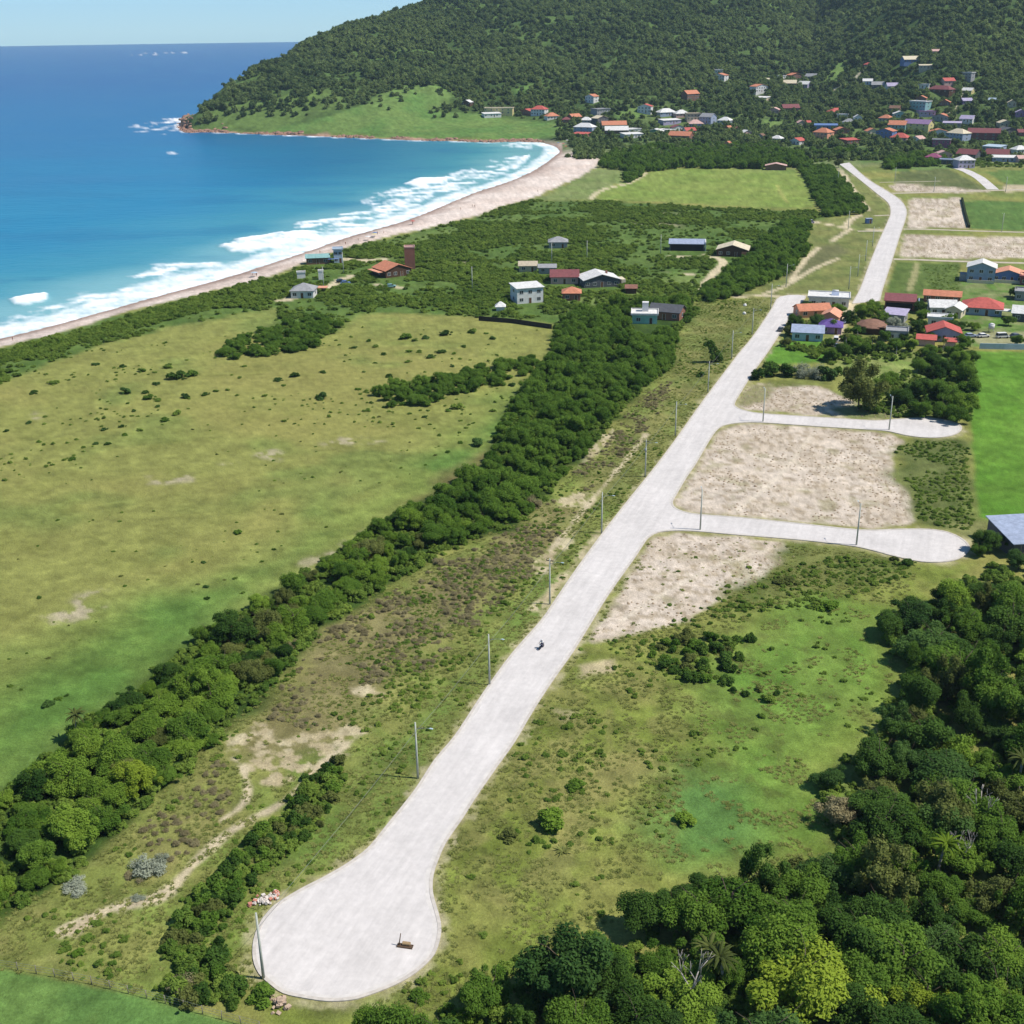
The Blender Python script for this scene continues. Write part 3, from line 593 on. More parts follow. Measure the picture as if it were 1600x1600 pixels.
slab('road', RW2); _h = len(smooth(R2[:11], 3)); strip('kerb', RW2[:_h], -.22, .22, -.3, .15, kerbm); strip('kerb', RW2[_h:], -.22, .22, -.3, .15, kerbm)
dustm = mat('sand_drift', alb(222, 216, 210), .95, .14, .8, .1)
def drift(P, seed, side=1, w=.75):
    """sand and dust lying along the kerb, thinning out ragged into the road"""
    seg = np.concatenate([[0], np.cumsum(np.linalg.norm(np.diff(P, axis=0), axis=1))]); n = int(seg[-1] / .8); t = np.linspace(0, seg[-1], n)
    Q_ = np.stack([np.interp(t, seg, P[:, 0]), np.interp(t, seg, P[:, 1])], -1); d = np.gradient(Q_, axis=0); d /= np.linalg.norm(d, axis=1)[:, None] + 1e-9; nr_ = np.stack([d[:, 1], -d[:, 0]], -1) * side
    wd = .25 + w * np.clip(.6 * fbm(t, t * 0, 9, 3, seed) + .9 * fbm(t, t * 0, 1.6, 2, seed + 7) - .35, 0, 1); A = Q_ + nr_ * .2; B = Q_ + nr_ * (.2 + wd)[:, None]
    V_ = np.vstack([np.column_stack([A, np.full(n, .104)]), np.column_stack([B, np.full(n, .104)])]); k = np.arange(n - 1); F_ = np.stack([k, k + 1, k + 1 + n, k + n], -1)
    me = np_mesh('sand_drift', V_, F_ if side > 0 else F_[:, ::-1], [dustm]); tag(mesh_obj('sand_drift', me), kind='structure')
_a = np.vstack([RW[_k:], RW[:_k - 2]]); _s = 1 if sdist((_a[40] + np.array([_a[41][1] - _a[40][1], -(_a[41][0] - _a[40][0])]) * .2)[None], RW)[0] > 0 else -1
drift(_a, 5, _s)
_s = 1 if sdist((RW2[6] + np.array([RW2[7][1] - RW2[6][1], -(RW2[7][0] - RW2[6][0])]) * .1)[None], RW2)[0] > 0 else -1
drift(RW2[:_h], 6, _s); drift(RW2[_h:], 7, _s)
def lane(px, half, z=.06, m=dirtm, name='lane'):
    c = smooth(gpl(px, z), 3); t = np.gradient(c, axis=0); t /= np.linalg.norm(t, axis=1)[:, None]; nrm = np.stack([t[:, 1], -t[:, 0]], -1)
    j = (vnoise(np.arange(len(c)) * .7, np.zeros(len(c)), 5)[:, None] - .5) * .8
    slab(name, np.vstack([c + nrm * (half + j), (c - nrm * (half - j))[::-1]]), z, m)
lane([(1396, 405), (1440, 406), (1520, 409), (1640, 412)], 1.9, .05); lane([(1412, 358), (1470, 359), (1560, 362), (1660, 364)], 1.6, .06); lane([(1394, 302), (1440, 301), (1500, 299), (1570, 297), (1660, 293)], 2.4, .04)
lane([(1494, 262), (1512, 268), (1530, 278), (1552, 296)], 3.6, .08, conc); lane([(1375, 285), (1420, 284), (1470, 283)], 1.0, .05); lane([(1388, 361), (1340, 361)], 1.5, .045); lane([(1390, 336), (1366, 337)], 1.4, .045)
# ================================================================== PLANTS
def crown_mesh(name, m, nl=4200, ls=.10, clumps=13, flat=.85, seed=1, core=True, spread=.62, up=.35, droop=0.0, hollow=.55, rs=(.26, .46), clist=None):
    """a crown about 1 m in radius standing on z = 0: leaf-sized faces spread through overlapping clumps"""
    g = np.random.default_rng(seed); C = []; ax = g.uniform(.72, 1.22, 3)
    for i in range(clumps):
        for _ in range(30):
            p = g.normal(size=3); p /= np.linalg.norm(p); p *= g.uniform(.1, 1) ** .5 * spread * ax; p = p * (1.4 if i > clumps - 6 else 1)
            p[2] = p[2] * flat
            if all(np.linalg.norm(p - q[:3]) > rs[0] * .92 for q in C): break
        r = g.uniform(*rs) * (1.12 - .35 * np.linalg.norm(p)); C.append([*p, r])
    C = np.array(C if clist is None else clist); clumps = len(C); wts = C[:, 3] ** 2; wts /= wts.sum()
    k = g.choice(len(C), nl, p=wts); n = g.normal(size=(nl, 3)); n /= np.linalg.norm(n, axis=1)[:, None]
    n[:, 2] = np.where(n[:, 2] < -.25, -n[:, 2] * g.uniform(.2, 1, nl), n[:, 2])
    rad = C[k, 3] * (hollow + (1.22 - hollow) * g.uniform(0, 1, nl) ** .6)
    P = C[k, :3] + n * rad[:, None]
    nn = n * .8 + g.normal(size=(nl, 3)) * .55 + np.array([0, 0, up]); nn /= np.linalg.norm(nn, axis=1)[:, None]
    t = np.cross(nn, g.normal(size=(nl, 3))); t /= np.linalg.norm(t, axis=1)[:, None]; bt = np.cross(nn, t)
    s = ls * g.uniform(.5, 1.6, nl)[:, None]; t = t * s; bt = bt * s * .62
    if droop: P[:, 2] -= droop * g.uniform(0, 1, nl)
    V = np.stack([P - t, P - bt * .9 + nn * s * .12, P + t, P + bt * .9 + nn * s * .12], 1).reshape(-1, 3)
    Qd = np.arange(nl * 4).reshape(-1, 4); val = np.repeat(np.clip(.5 + .24 * g.normal(size=nl) + .42 * g.uniform(-1, 1, clumps)[k], 0, 1), 4)
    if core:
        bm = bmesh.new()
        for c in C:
            bmesh.ops.create_icosphere(bm, subdivisions=1, radius=c[3] * .6, matrix=Matrix.Translation(c[:3]))  # added opaque cores block light through the clumps; their darker tone is painted in
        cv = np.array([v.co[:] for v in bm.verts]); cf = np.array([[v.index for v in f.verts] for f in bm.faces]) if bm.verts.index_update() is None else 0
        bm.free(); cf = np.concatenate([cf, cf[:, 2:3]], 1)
    zmin = P[:, 2].min(); V[:, 2] -= zmin
    me = bpy.data.meshes.new(name)
    if core:
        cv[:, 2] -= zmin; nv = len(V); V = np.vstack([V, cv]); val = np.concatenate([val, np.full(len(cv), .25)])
        tri = cf[:, :3] + nv
        li = np.concatenate([Qd.ravel(), tri.ravel()]); ls_ = np.concatenate([np.arange(nl) * 4, nl * 4 + np.arange(len(tri)) * 3])
    else: li = Qd.ravel(); ls_ = np.arange(nl) * 4
    me.vertices.add(len(V)); me.vertices.foreach_set('co', V.astype(np.float32).ravel())
    me.loops.add(len(li)); me.loops.foreach_set('vertex_index', li.astype(np.int32)); me.polygons.add(len(ls_)); me.polygons.foreach_set('loop_start', ls_.astype(np.int32)); me.update(calc_edges=True)
    a = me.attributes.new('leafv', 'FLOAT', 'POINT'); a.data.foreach_set('value', val.astype(np.float32)); me.materials.append(m); return me

bark = mat('bark', (.12, .09, .065), .9, .3, 4); paleb = mat('pale_bark', (.34, .31, .27), .9, .25, 5)
LM = dict(dark=leaf_mat('foliage_dark', (.020, .056, .010), (.090, .168, .028), .3), mid=leaf_mat('foliage_mid', (.044, .108, .013), (.165, .275, .038), .35),
          fresh=leaf_mat('foliage_fresh', (.076, .160, .018), (.235, .350, .046), .36), lime=leaf_mat('foliage_lime', (.13, .20, .018), (.32, .41, .045), .35),
          olive=leaf_mat('foliage_olive', (.066, .088, .022), (.195, .225, .060), .33), grey=leaf_mat('foliage_grey', (.22, .25, .18), (.38, .41, .31)),
          brown=leaf_mat('foliage_brown', (.19, .165, .085), (.37, .33, .18), .35), blue=leaf_mat('foliage_cool', (.028, .074, .017), (.105, .190, .044), .32),
          far=leaf_mat('foliage_hill', (.026, .070, .022), (.240, .310, .098), .36, 130.0), scrub=leaf_mat('foliage_scrub', (.070, .145, .022), (.250, .345, .060), .38, 24.0))
def trunk_mesh(name, m, h=1.0, r=.045, seed=1, limbs=5):
    g = random.Random(seed); bm = bmesh.new(); p = Vector((0, 0, -.25)); rr = r * 1.3; nodes = []
    for i in range(4):
        q = p + Vector((g.uniform(-.05, .05), g.uniform(-.05, .05), (h + .25) / 4)); tube(bm, p, q, rr, rr * .8, 7); nodes.append((q, rr * .8)); p = q; rr *= .8
    for i in range(limbs):
        b0, br = nodes[min(3, 1 + i % 3)]; a = 2 * math.pi * i / limbs + g.uniform(-.4, .4); L_ = g.uniform(.35, .6)
        q = b0 + Vector((math.cos(a) * L_ * .6, math.sin(a) * L_ * .6, L_ * .75)); tube(bm, b0, q, br * .6, br * .3, 5)
        q2 = q + Vector((math.cos(a + .5) * .25, math.sin(a + .5) * .25, .22)); tube(bm, q, q2, br * .3, br * .1, 4)
    return from_bm(name, bm, m)
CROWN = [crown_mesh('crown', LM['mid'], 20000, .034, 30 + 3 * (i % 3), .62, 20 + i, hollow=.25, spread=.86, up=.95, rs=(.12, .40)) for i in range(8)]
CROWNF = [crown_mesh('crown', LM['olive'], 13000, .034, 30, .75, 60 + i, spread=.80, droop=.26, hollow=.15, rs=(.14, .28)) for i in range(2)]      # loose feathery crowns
SHRUB = [crown_mesh('shrub', LM['scrub'], 2400, .085, 14, .5, 40 + i, spread=.78, rs=(.16, .38), hollow=.35, up=.9) for i in range(5)]
DRY = [crown_mesh('shrub', LM['brown'], 1500, .06, 10, .5, 55 + i, spread=.66, rs=(.24, .46), hollow=.0, core=False, up=.9) for i in range(2)]
TWIGGY = [crown_mesh('shrub', LM['grey'], 3600, .038, 12, .5, 50 + i, spread=.62, rs=(.26, .46), hollow=.0, core=False, up=.9) for i in range(2)]
FARC = [crown_mesh('crown', LM['far'], 480, .17, 11, .66, 80 + i, spread=.68, up=.9) for i in range(4)]
TRUNK = [trunk_mesh('trunk', bark, 1.0, .04, i) for i in range(4)]

def set_mat(o, key):
    o.material_slots[0].link = 'OBJECT'; o.material_slots[0].material = LM[key]
def plant_tree(u, v, R_, hh, key, label, group=None, crowns=CROWN, cat='tree', name='tree', ground=None, trunk_h=.42, pos=None, trunkm=None):
    """R_: crown radius, hh: height of the whole tree, metres"""
    p = np.array([*gp(u, v), 0.0]) if pos is None else np.asarray(pos, float)
    if ground == 'hit': p = hit(u, v)[0]
    root = empty(name, p, random.uniform(0, 6.28)); tag(root, label, cat, group)
    me = random.choice(crowns); o = bpy.data.objects.new('crown', me); link(o, root); ch = hh * (1 - trunk_h * .55)
    zt = max(v_.co.z for v_ in me.vertices) if False else 1.25
    o.location = (0, 0, hh - ch); o.scale = (R_ * random.uniform(.9, 1.12), R_ * random.uniform(.82, 1.15), ch / zt * random.uniform(.85, 1.15)); o.rotation_euler = (random.uniform(-.14, .14), random.uniform(-.14, .14), 0); set_mat(o, key)
    t = bpy.data.objects.new('trunk', random.choice(TRUNK)); link(t, root); t.scale = (hh * .62, hh * .62, hh * .66)
    return root
def sample(poly, spacing, n_max, seed, jitter=1.0, z=0.0, P=None, tries=30):
    """scatter points in an outline at a minimum spacing, near ones first"""
    g = np.random.default_rng(seed); p = gpl(poly, z) if P is None else P; lo, hi = p.min(0), p.max(0)
    nx = int((hi[0] - lo[0]) / spacing) + 2; ny = int((hi[1] - lo[1]) / (spacing * .87)) + 2
    X, Y = np.meshgrid(np.arange(nx), np.arange(ny)); X = X + .5 * (Y % 2)
    c = np.stack([lo[0] + X.ravel() * spacing, lo[1] + Y.ravel() * spacing * .87], -1) + g.uniform(-.38, .38, (X.size, 2)) * spacing * jitter
    c = c[inside(c, p)]; c = c[np.argsort(np.hypot(c[:, 0], c[:, 1]))]; return c[:n_max]

# ---- geometry-node scatter for cover that nobody could count
def scatter(name, pts, sc3, rz, vi, sources, label=None, cat=None, tilt=None):
    me = bpy.data.meshes.new(name); me.vertices.add(len(pts)); me.vertices.foreach_set('co', np.asarray(pts, np.float32).ravel())
    a = me.attributes.new('sc3', 'FLOAT_VECTOR', 'POINT'); a.data.foreach_set('vector', np.asarray(sc3, np.float32).ravel())
    rot = np.zeros((len(pts), 3), np.float32); rot[:, 2] = rz
    if tilt is not None: rot[:, :2] = tilt
    a = me.attributes.new('rot', 'FLOAT_VECTOR', 'POINT'); a.data.foreach_set('vector', rot.ravel())
    a = me.attributes.new('vi', 'INT', 'POINT'); a.data.foreach_set('value', np.asarray(vi, np.int32))
    o = mesh_obj(name, me); tag(o, label, cat, kind='stuff')
    ng = bpy.data.node_groups.new('scatter_' + name, 'GeometryNodeTree'); ng.interface.new_socket('Geometry', in_out='INPUT', socket_type='NodeSocketGeometry'); ng.interface.new_socket('Geometry', in_out='OUTPUT', socket_type='NodeSocketGeometry')
    N = ng.nodes; L = ng.links; gi = N.new('NodeGroupInput'); go = N.new('NodeGroupOutput'); jn = N.new('GeometryNodeJoinGeometry')
    for s in sources:
        oi = N.new('GeometryNodeObjectInfo'); oi.transform_space = 'ORIGINAL'; oi.inputs['Object'].default_value = s; oi.inputs['As Instance'].default_value = False
        g2 = N.new('GeometryNodeGeometryToInstance'); L.new(oi.outputs['Geometry'], g2.inputs[0])
        src = g2.outputs[0]
        L.new(src, jn.inputs[0])
    ip = N.new('GeometryNodeInstanceOnPoints'); ip.inputs['Pick Instance'].default_value = True
    L.new(gi.outputs[0], ip.inputs['Points']); L.new(jn.outputs[0], ip.inputs['Instance'])
    def attr(nm, t):
        n = N.new('GeometryNodeInputNamedAttribute'); n.data_type = t; n.inputs['Name'].default_value = nm; return n.outputs['Attribute']
    e = N.new('FunctionNodeEulerToRotation'); L.new(attr('rot', 'FLOAT_VECTOR'), e.inputs[0]); L.new(e.outputs[0], ip.inputs['Rotation'])
    L.new(attr('sc3', 'FLOAT_VECTOR'), ip.inputs['Scale']); L.new(attr('vi', 'INT'), ip.inputs['Instance Index']); L.new(ip.outputs[0], go.inputs[0])
    md = o.modifiers.new('scatter', 'NODES'); md.node_group = ng; return o

# ------------------------------------------------------------------ woodland, near right
wood_l = {'dark': 'dark green leafy tree among the others of the dense wood beside the rough field', 'mid': 'mid green leafy tree among the darker ones of the dense wood beside the rough field',
          'blue': 'cool green tree of the dense wood beside the rough field', 'olive': 'olive green loose tree within the dense wood beside the rough field', 'fresh': 'fresh green tree standing out of the dense wood beside the rough field'}
W_IN = gpl(WOOD); pts = sample(WOOD, 5.9, 400, 301)
SPECIAL = []          # clearances for single trees placed by hand
def special(u, v, R_, hh, key, label, **k):
    p = gp(u, v); SPECIAL.append((p[0], p[1], R_)); return plant_tree(u, v, R_, hh, key, label, **k)
special(1250, 1580, 6.0, 9.5, 'lime', 'big lime green domed tree, the brightest crown of the near wood', trunk_h=.3)
special(880, 1560, 5.6, 9.0, 'blue', 'large round dark green tree at the corner of the wood behind the turning circle', trunk_h=.3)
special(1310, 1290, 3.2, 4.8, 'brown', 'brownish dry tree at the edge of the wood beside the bright green field', trunk_h=.3, crowns=CROWNF)
special(578, 1640, 2.6, 4.6, 'fresh', 'small bright green tree just below the turning circle', trunk_h=.3)
special(1340, 638, 8.2, 10.5, 'olive', 'tall feathery olive tree casting a shadow on the sandy plot by the upper side street', crowns=CROWNF, trunk_h=.35)
special(1425, 985, 4.2, 6.5, 'blue', 'round dark tree standing forward of the wood towards the rough field', trunk_h=.3)
special(1555, 1600, 2.2, 7.5, 'fresh', 'slender pale green tree in the right corner of the wood', trunk_h=.2)
special(1440, 1585, 3.0, 6.0, 'lime', 'small yellow green tree right of the big lime green domed tree', trunk_h=.3)
special(212, 1240, 3.2, 5.2, 'lime', 'light green tree on the verge side of the hedgerow near its broad end', trunk_h=.3)
special(1310, 262, 4.2, 7.0, 'olive', 'yellowish tree at the top of the green belt beside the far road')
nw = 0; g = random.Random(5)
for p in pts:
    if any(math.hypot(p[0] - q[0], p[1] - q[1]) < q[2] * .8 for q in SPECIAL): continue
    u_, v_, _ = project(p[0], p[1], 0)
    if u_ > 1690 or v_ > 1760 or nw >= 150: continue
    R_ = g.uniform(2.3, 5.2); edge = float(sdist(p[None], W_IN)[0]); R_ = min(R_, 2.0 + edge * .55)
    if edge < .8: continue
    k = g.choices(['dark', 'mid', 'blue', 'olive', 'fresh'], [5, 4.5, 2.5, 1.6, 1.3])[0]
    plant_tree(0, 0, R_, R_ * g.uniform(1.2, 1.95), k, wood_l[k], 'trees of the dense near wood', pos=(p[0], p[1], 0), trunk_h=.32, crowns=CROWNF if k == 'olive' or g.random() < .12 else CROWN); nw += 1
# ------------------------------------------------------------------ hedgerow
hedge_l = {'dark': 'dark green low tree in the dense hedgerow between pasture and road verge', 'mid': 'mid green low tree in the dense hedgerow between pasture and road verge', 'fresh': 'fresh green low tree in the dense hedgerow between pasture and road verge', 'olive': 'dull olive low tree in the dense hedgerow between pasture and road verge'}
HP = gpl(HEDGE); pts = sample(HEDGE, 4.6, 900, 302); hrest = []; nh = 0
TREEPOS = []
for p in pts:
    if any(math.hypot(p[0] - q[0], p[1] - q[1]) < q[2] * .9 for q in SPECIAL): continue
    u_, v_, _ = project(p[0], p[1], 0)
    if u_ < -60: continue
    e = float(sdist(p[None], HP)[0])
    if e < .5: continue
    R_ = min(g.uniform(1.6, 3.8), 1.4 + e * .5); hh = R_ * g.uniform(1.05, 1.85)
    if g.random() < .08: continue
    if nh < 118:
        k = g.choices(['dark', 'mid', 'fresh', 'olive'], [1.2, 5, 5, 1.5])[0]
        plant_tree(0, 0, R_, hh, k, hedge_l[k], 'trees of the hedgerow along the verge', pos=(p[0], p[1], 0), trunk_h=.28); nh += 1
    else: hrest.append((p[0], p[1], R_ * 1.05, hh))
print('wood', nw, 'hedge', nh, 'rest', len(hrest))
# source plants for scatter: visible shrubs and far trees standing in the scene
def shrub(u, v, R_, key, label, group=None, hh=None, cat='shrub', name='shrub', mesh=None, pos=None):
    p = np.array([*gp(u, v), 0.0]) if pos is None else np.asarray(pos, float)
    o = bpy.data.objects.new(name, mesh or random.choice(TWIGGY if key in ('grey', 'brown') else SHRUB)); link(o); o.location = (p[0], p[1], p[2] - .12); o.rotation_euler = (0, 0, random.uniform(0, 6.28))
    hz = (hh or R_ * .95) / .95; o.scale = (R_, R_ * random.uniform(.8, 1.2), hz); set_mat(o, key); return tag(o, label, cat, group)
# ------------------------------------------------------------------ single shrubs
NSH = 0
GRP_P = 'shrubs dotted over the pasture'
PAST = [(53, 612, 12), (82, 598, 7), (85, 596, 12), (150, 568, 9), (192, 571, 10), (222, 578, 12), (263, 569, 9), (196, 611, 17), (225, 612, 10), (232, 620, 14), (247, 624, 10), (245, 634, 8), (275, 586, 22), (300, 583, 18), (262, 572, 12), (244, 598, 10), (208, 641, 8), (255, 655, 13), (278, 644, 14),
        (290, 618, 14), (320, 615, 10), (337, 610, 8), (355, 608, 8), (46, 659, 10), (10, 672, 9), (61, 689, 8), (65, 703, 5), (162, 670, 9), (190, 665, 9), (195, 678, 9), (219, 671, 10), (148, 692, 8), (168, 692, 10), (113, 716, 11), (82, 725, 7), (77, 738, 4), (325, 663, 4), (301, 670, 5),
        (382, 571, 7), (435, 592, 12), (460, 585, 14), (443, 601, 7), (415, 617, 9), (503, 618, 20), (505, 580, 10), (460, 661, 6), (470, 689, 5), (489, 677, 5), (356, 705, 3), (339, 709, 6), (426, 719, 5), (428, 750, 5), (443, 754, 4), (405, 766, 4), (489, 744, 7), (532, 737, 5), (476, 747, 4),
        (429, 796, 5), (440, 802, 6), (414, 795, 3), (370, 815, 6), (372, 829, 13), (352, 829, 4), (401, 849, 6), (428, 857, 7), (440, 852, 3), (409, 876, 7), (318, 877, 8), (402, 862, 3), (381, 874, 3), (310, 912, 6), (322, 915, 10), (323, 933, 9), (351, 905, 5), (369, 902, 8), (300, 924, 4), (190, 899, 6), (194, 915, 6), (230, 905, 5), (258, 884, 4),
        (60, 933, 8), (84, 971, 5), (108, 976, 4), (150, 971, 4), (125, 999, 4), (76, 1027, 6), (16, 1070, 9), (75, 1098, 16), (105, 1085, 8), (91, 1090, 9), (58, 852, 3), (28, 873, 3), (59, 853, 3)]
PAST2 = [(577, 531, 10), (585, 540, 9), (555, 542, 9), (600, 552, 9), (633, 525, 17), (650, 530, 10), (665, 526, 12), (695, 520, 14), (640, 548, 10), (655, 548, 10), (672, 556, 12), (690, 548, 12), (710, 551, 9), (568, 580, 7), (585, 566, 6), (608, 586, 12), (637, 564, 8), (676, 557, 8), (706, 571, 9), (725, 540, 9), (760, 520, 6), (738, 517, 14), (770, 527, 12),
         (540, 554, 5), (530, 538, 6), (572, 610, 10), (565, 622, 6), (580, 628, 8), (560, 607, 8), (575, 640, 9), (600, 635, 8), (592, 650, 6), (630, 630, 12), (640, 645, 8), (665, 650, 9), (672, 662, 6), (700, 640, 10), (714, 634, 17), (745, 690, 22), (700, 705, 8), (680, 710, 6), (665, 725, 6), (654, 668, 6), (640, 690, 5), (740, 660, 6), (770, 640, 10), (640, 740, 4), (610, 720, 4), (556, 690, 4), (760, 598, 10), (800, 600, 12), (815, 620, 10), (720, 690, 9)]
def pnear(u, v):
    d = gp(u, v); return mpp(math.sqrt(d @ d + H * H))
for i, (u, v, w) in enumerate(PAST + PAST2):
    s = pnear(u, v); R_ = max(.35, w * s * .62); k = ['dark', 'mid', 'scrub', 'blue'][i % 4] if w > 6 else ['scrub', 'olive', 'mid'][i % 3]
    big = w >= 14
    shrub(u, v + w * .25, R_, k, 'rounded dark shrub, one of the larger ones standing alone in the olive pasture' if big else 'small low shrub dotted in the olive pasture', GRP_P, hh=R_ * (.85 if big else .7)); NSH += 1
# verge strip between path and turning circle
STRIP = [(250, 1560), (258, 1480), (300, 1410), (360, 1350), (420, 1280), (480, 1215), (525, 1190), (540, 1215), (500, 1290), (450, 1330), (400, 1370), (352, 1440), (350, 1500), (385, 1540), (370, 1580)]
for p in sample(STRIP, 2.0, 105, 311):
    R_ = random.uniform(.9, 1.75); shrub(0, 0, R_, random.choice(['dark', 'mid', 'scrub', 'scrub', 'olive']), 'bushy shrub of the thicket strip between the footpath and the turning circle', 'shrubs beside the turning circle', hh=R_ * 1.15, pos=(*p, 0)); NSH += 1
single = [(858, 1290, 2.9, 'fresh', 'dense round bright green clump of tall grass in the rough field', 2.4), (900, 1232, 1.5, 'mid', 'small green shrub behind the round bright green clump', 1.3), (1072, 1288, 1.7, 'fresh', 'fresh green shrub beside the lush patch of the rough field', 1.2), (795, 1308, 1.7, 'olive', 'dull olive shrub left of the round bright green clump', 1.2),
          (888, 1138, 1.1, 'scrub', 'small shrub right of the near road beside pale bare soil', .8), (1250, 1362, 2.0, 'olive', 'olive shrub with a dark hollow at the tip of the wood', 1.5),
          (232, 1362, 2.6, 'grey', 'large silver grey shrub left of the footpath', 2.0), (250, 1350, 1.5, 'grey', 'smaller silver grey shrub touching the large one by the footpath', 1.6), (118, 1390, 2.0, 'grey', 'grey leafless looking shrub below the hedgerow end', 1.4), (216, 1405, 1.1, 'grey', 'low grey shrub at the bend of the footpath', .7), (135, 1468, 1.0, 'scrub', 'low shrub below the start of the footpath', .6), (122, 1490, .8, 'fresh', 'small green shrub on dry grass near the fence', .6),
          (285, 1545, 1.9, 'brown', 'brownish twiggy shrub beside the fence', 1.6), (410, 1560, 2.0, 'mid', 'rounded green shrub beside the nearest lamp post', 1.7), (655, 1560, 1.4, 'mid', 'low green shrub just past the rim of the turning circle', 1.0), (735, 1370, .7, 'scrub', 'tiny shrub right of the turning circle', .5),
          (460, 1010, 1.6, 'brown', 'brown dry shrub against the verge side of the hedgerow', 1.3), (520, 925 + 60, 1.4, 'brown', 'second brown dry shrub against the hedgerow, farther on', 1.2), (685, 880, 1.7, 'brown', 'greyish brown shrub halfway along the hedgerow', 1.5), (835, 790, 2.6, 'brown', 'wide twiggy brown shrub at the bend of the hedgerow', 2.3), (600, 945, 1.1, 'brown', 'small brown shrub on dry verge grass', .9), (580, 965, 1.0, 'scrub', 'small grey green shrub next to brown ones on the verge', .8),
          (1295, 950, 2.4, 'fresh', 'bright green mound of a shrub in the rough field', 1.5), (1225, 910, 2.0, 'olive', 'low olive shrub at the corner of the sandy plot', 1.0), (1418, 882, 1.5, 'dark', 'dark shrub below the rim of the lower cul de sac', 1.3), (1398, 835 + 40, 1.2, 'olive', 'small olive shrub near the lower cul de sac', .9)]
for (u, v, R_, k, l, hh) in single: shrub(u, v, R_, k, l, None, hh=hh); NSH += 1
FIELD = [(1010, 1020), (1060, 985), (1130, 975), (1200, 970), (1150, 1070), (1060, 1075), (1040, 1040)]
for p in sample(FIELD, 2.6, 40, 312):
    R_ = random.uniform(.9, 1.7); shrub(0, 0, R_, random.choice(['mid', 'scrub', 'dark', 'olive']), 'shrub of the clump in the rough field below the sandy plot', 'shrubs of the rough field clump', hh=R_ * 1.0, pos=(*p, 0)); NSH += 1
for (u, v, w) in [(1145, 1080, 14), (1165, 1085, 14), (1200, 1095, 22), (1185, 1080, 14), (1215, 1085, 14), (1190, 1120, 12), (1180, 1140, 9), (1325, 1135, 9), (1245, 1190, 7), (1210, 1175, 5), (1120, 1060, 10), (1075, 1050, 12), (1290, 1015, 8)]:
    s = pnear(u, v); R_ = w * s * .6; shrub(u, v, R_, random.choice(['scrub', 'olive', 'dark']), 'grey green shrub scattered on the bright side of the rough field', 'shrubs on the bright field', hh=R_ * .9); NSH += 1
for (u, v, w, k) in [(1185, 585, 14, 'dark'), (1205, 580, 18, 'dark'), (1228, 582, 18, 'dark'), (1250, 582, 20, 'grey'), (1272, 584, 18, 'grey'), (1292, 588, 18, 'blue'), (1210, 572, 10, 'mid'), (1310, 580, 12, 'mid')]:
    s = pnear(u, v); shrub(u, v + 6, w * s * .95, k, 'grey green bush of the row between the lawn and the sandy plot', 'hedge row below the lawn', hh=w * s * 1.1); NSH += 1
for i, (u, v, w, l) in enumerate([(640, 985, 14, 'dry brown shrub on the widest part of the verge'), (700, 960, 12, 'smaller dry brown shrub on the verge beyond the widest part')]):
    s = pnear(u, v); shrub(u, v, w * s * .6, 'brown', l, None, hh=w * s * .6, mesh=DRY[i])
print('shrubs', NSH)
# right hand cluster of trees, house garden trees, belt trees
RC = [(1405, 628, 3.8, 'dark'), (1430, 622, 4.4, 'dark'), (1455, 618, 4.4, 'mid'), (1480, 628, 4.2, 'mid'), (1505, 640, 3.8, 'fresh'), (1470, 648, 3.6, 'mid'), (1495, 655, 3.4, 'mid'), (1440, 645, 3.2, 'mid'), (1510, 590, 4.0, 'mid'), (1500, 570, 3.6, 'fresh'), (1480, 580, 3.6, 'dark'), (1515, 615, 3.6, 'mid'), (1460, 590, 3.2, 'dark'), (1455, 570, 3.4, 'dark'), (1435, 575, 3.0, 'mid'), (1380, 600, 3.0, 'fresh'), (1395, 590, 2.6, 'mid'), (1490, 550, 3.4, 'fresh'), (1512, 560, 3.0, 'dark')]
for (u, v, R_, k) in RC: plant_tree(u, v + 6, R_, R_ * 1.6, k, 'leafy tree of the grove between the houses and the upper cul de sac', 'grove above the upper cul de sac', trunk_h=.3)
GARD = [(1265, 480, 2.6, 'dark'), (1232, 520, 2.6, 'olive'), (1240, 505, 3, 'dark'), (1262, 520, 3.4, 'dark'), (1275, 508, 3, 'blue'), (1310, 486, 3.0, 'mid'), (1325, 500, 2.8, 'dark'), (1345, 495, 3.6, 'fresh'), (1362, 488, 3.6, 'fresh'), (1375, 500, 2.8, 'mid'), (1340, 520, 3, 'dark'), (1335, 540, 3.0, 'mid'), (1318, 552, 3.2, 'dark'), (1300, 560, 3, 'mid'), (1295, 540, 2.4, 'dark'), (1350, 550, 3, 'mid'), (1372, 548, 3, 'dark'), (1400, 545, 3, 'mid'), (1425, 545, 3, 'fresh'), (1412, 530, 2.5, 'dark'), (1435, 515, 3.4, 'dark'), (1440, 500, 3.2, 'mid'), (1437, 485, 3, 'dark'), (1450, 530, 2.6, 'dark'), (1480, 505, 3, 'mid'), (1495, 512, 3, 'dark'), (1505, 540, 3, 'mid'), (1450, 552, 3, 'mid'), (1395, 512, 3.0, 'grey'), (1410, 515, 2.6, 'grey'), (1520, 512, 2.4, 'fresh'), (1582, 460, 2.6, 'dark'), (1590, 535, 2.6, 'mid'), (1575, 505, 2.4, 'mid'), (1228, 536, 2.2, 'olive'), (1384, 530, 2.6, 'mid')]
for (u, v, R_, k) in GARD: plant_tree(u, v + 4, R_, R_ * 1.5, k, 'garden tree among the houses at the end of the near road', 'garden trees by the near houses', trunk_h=.3)
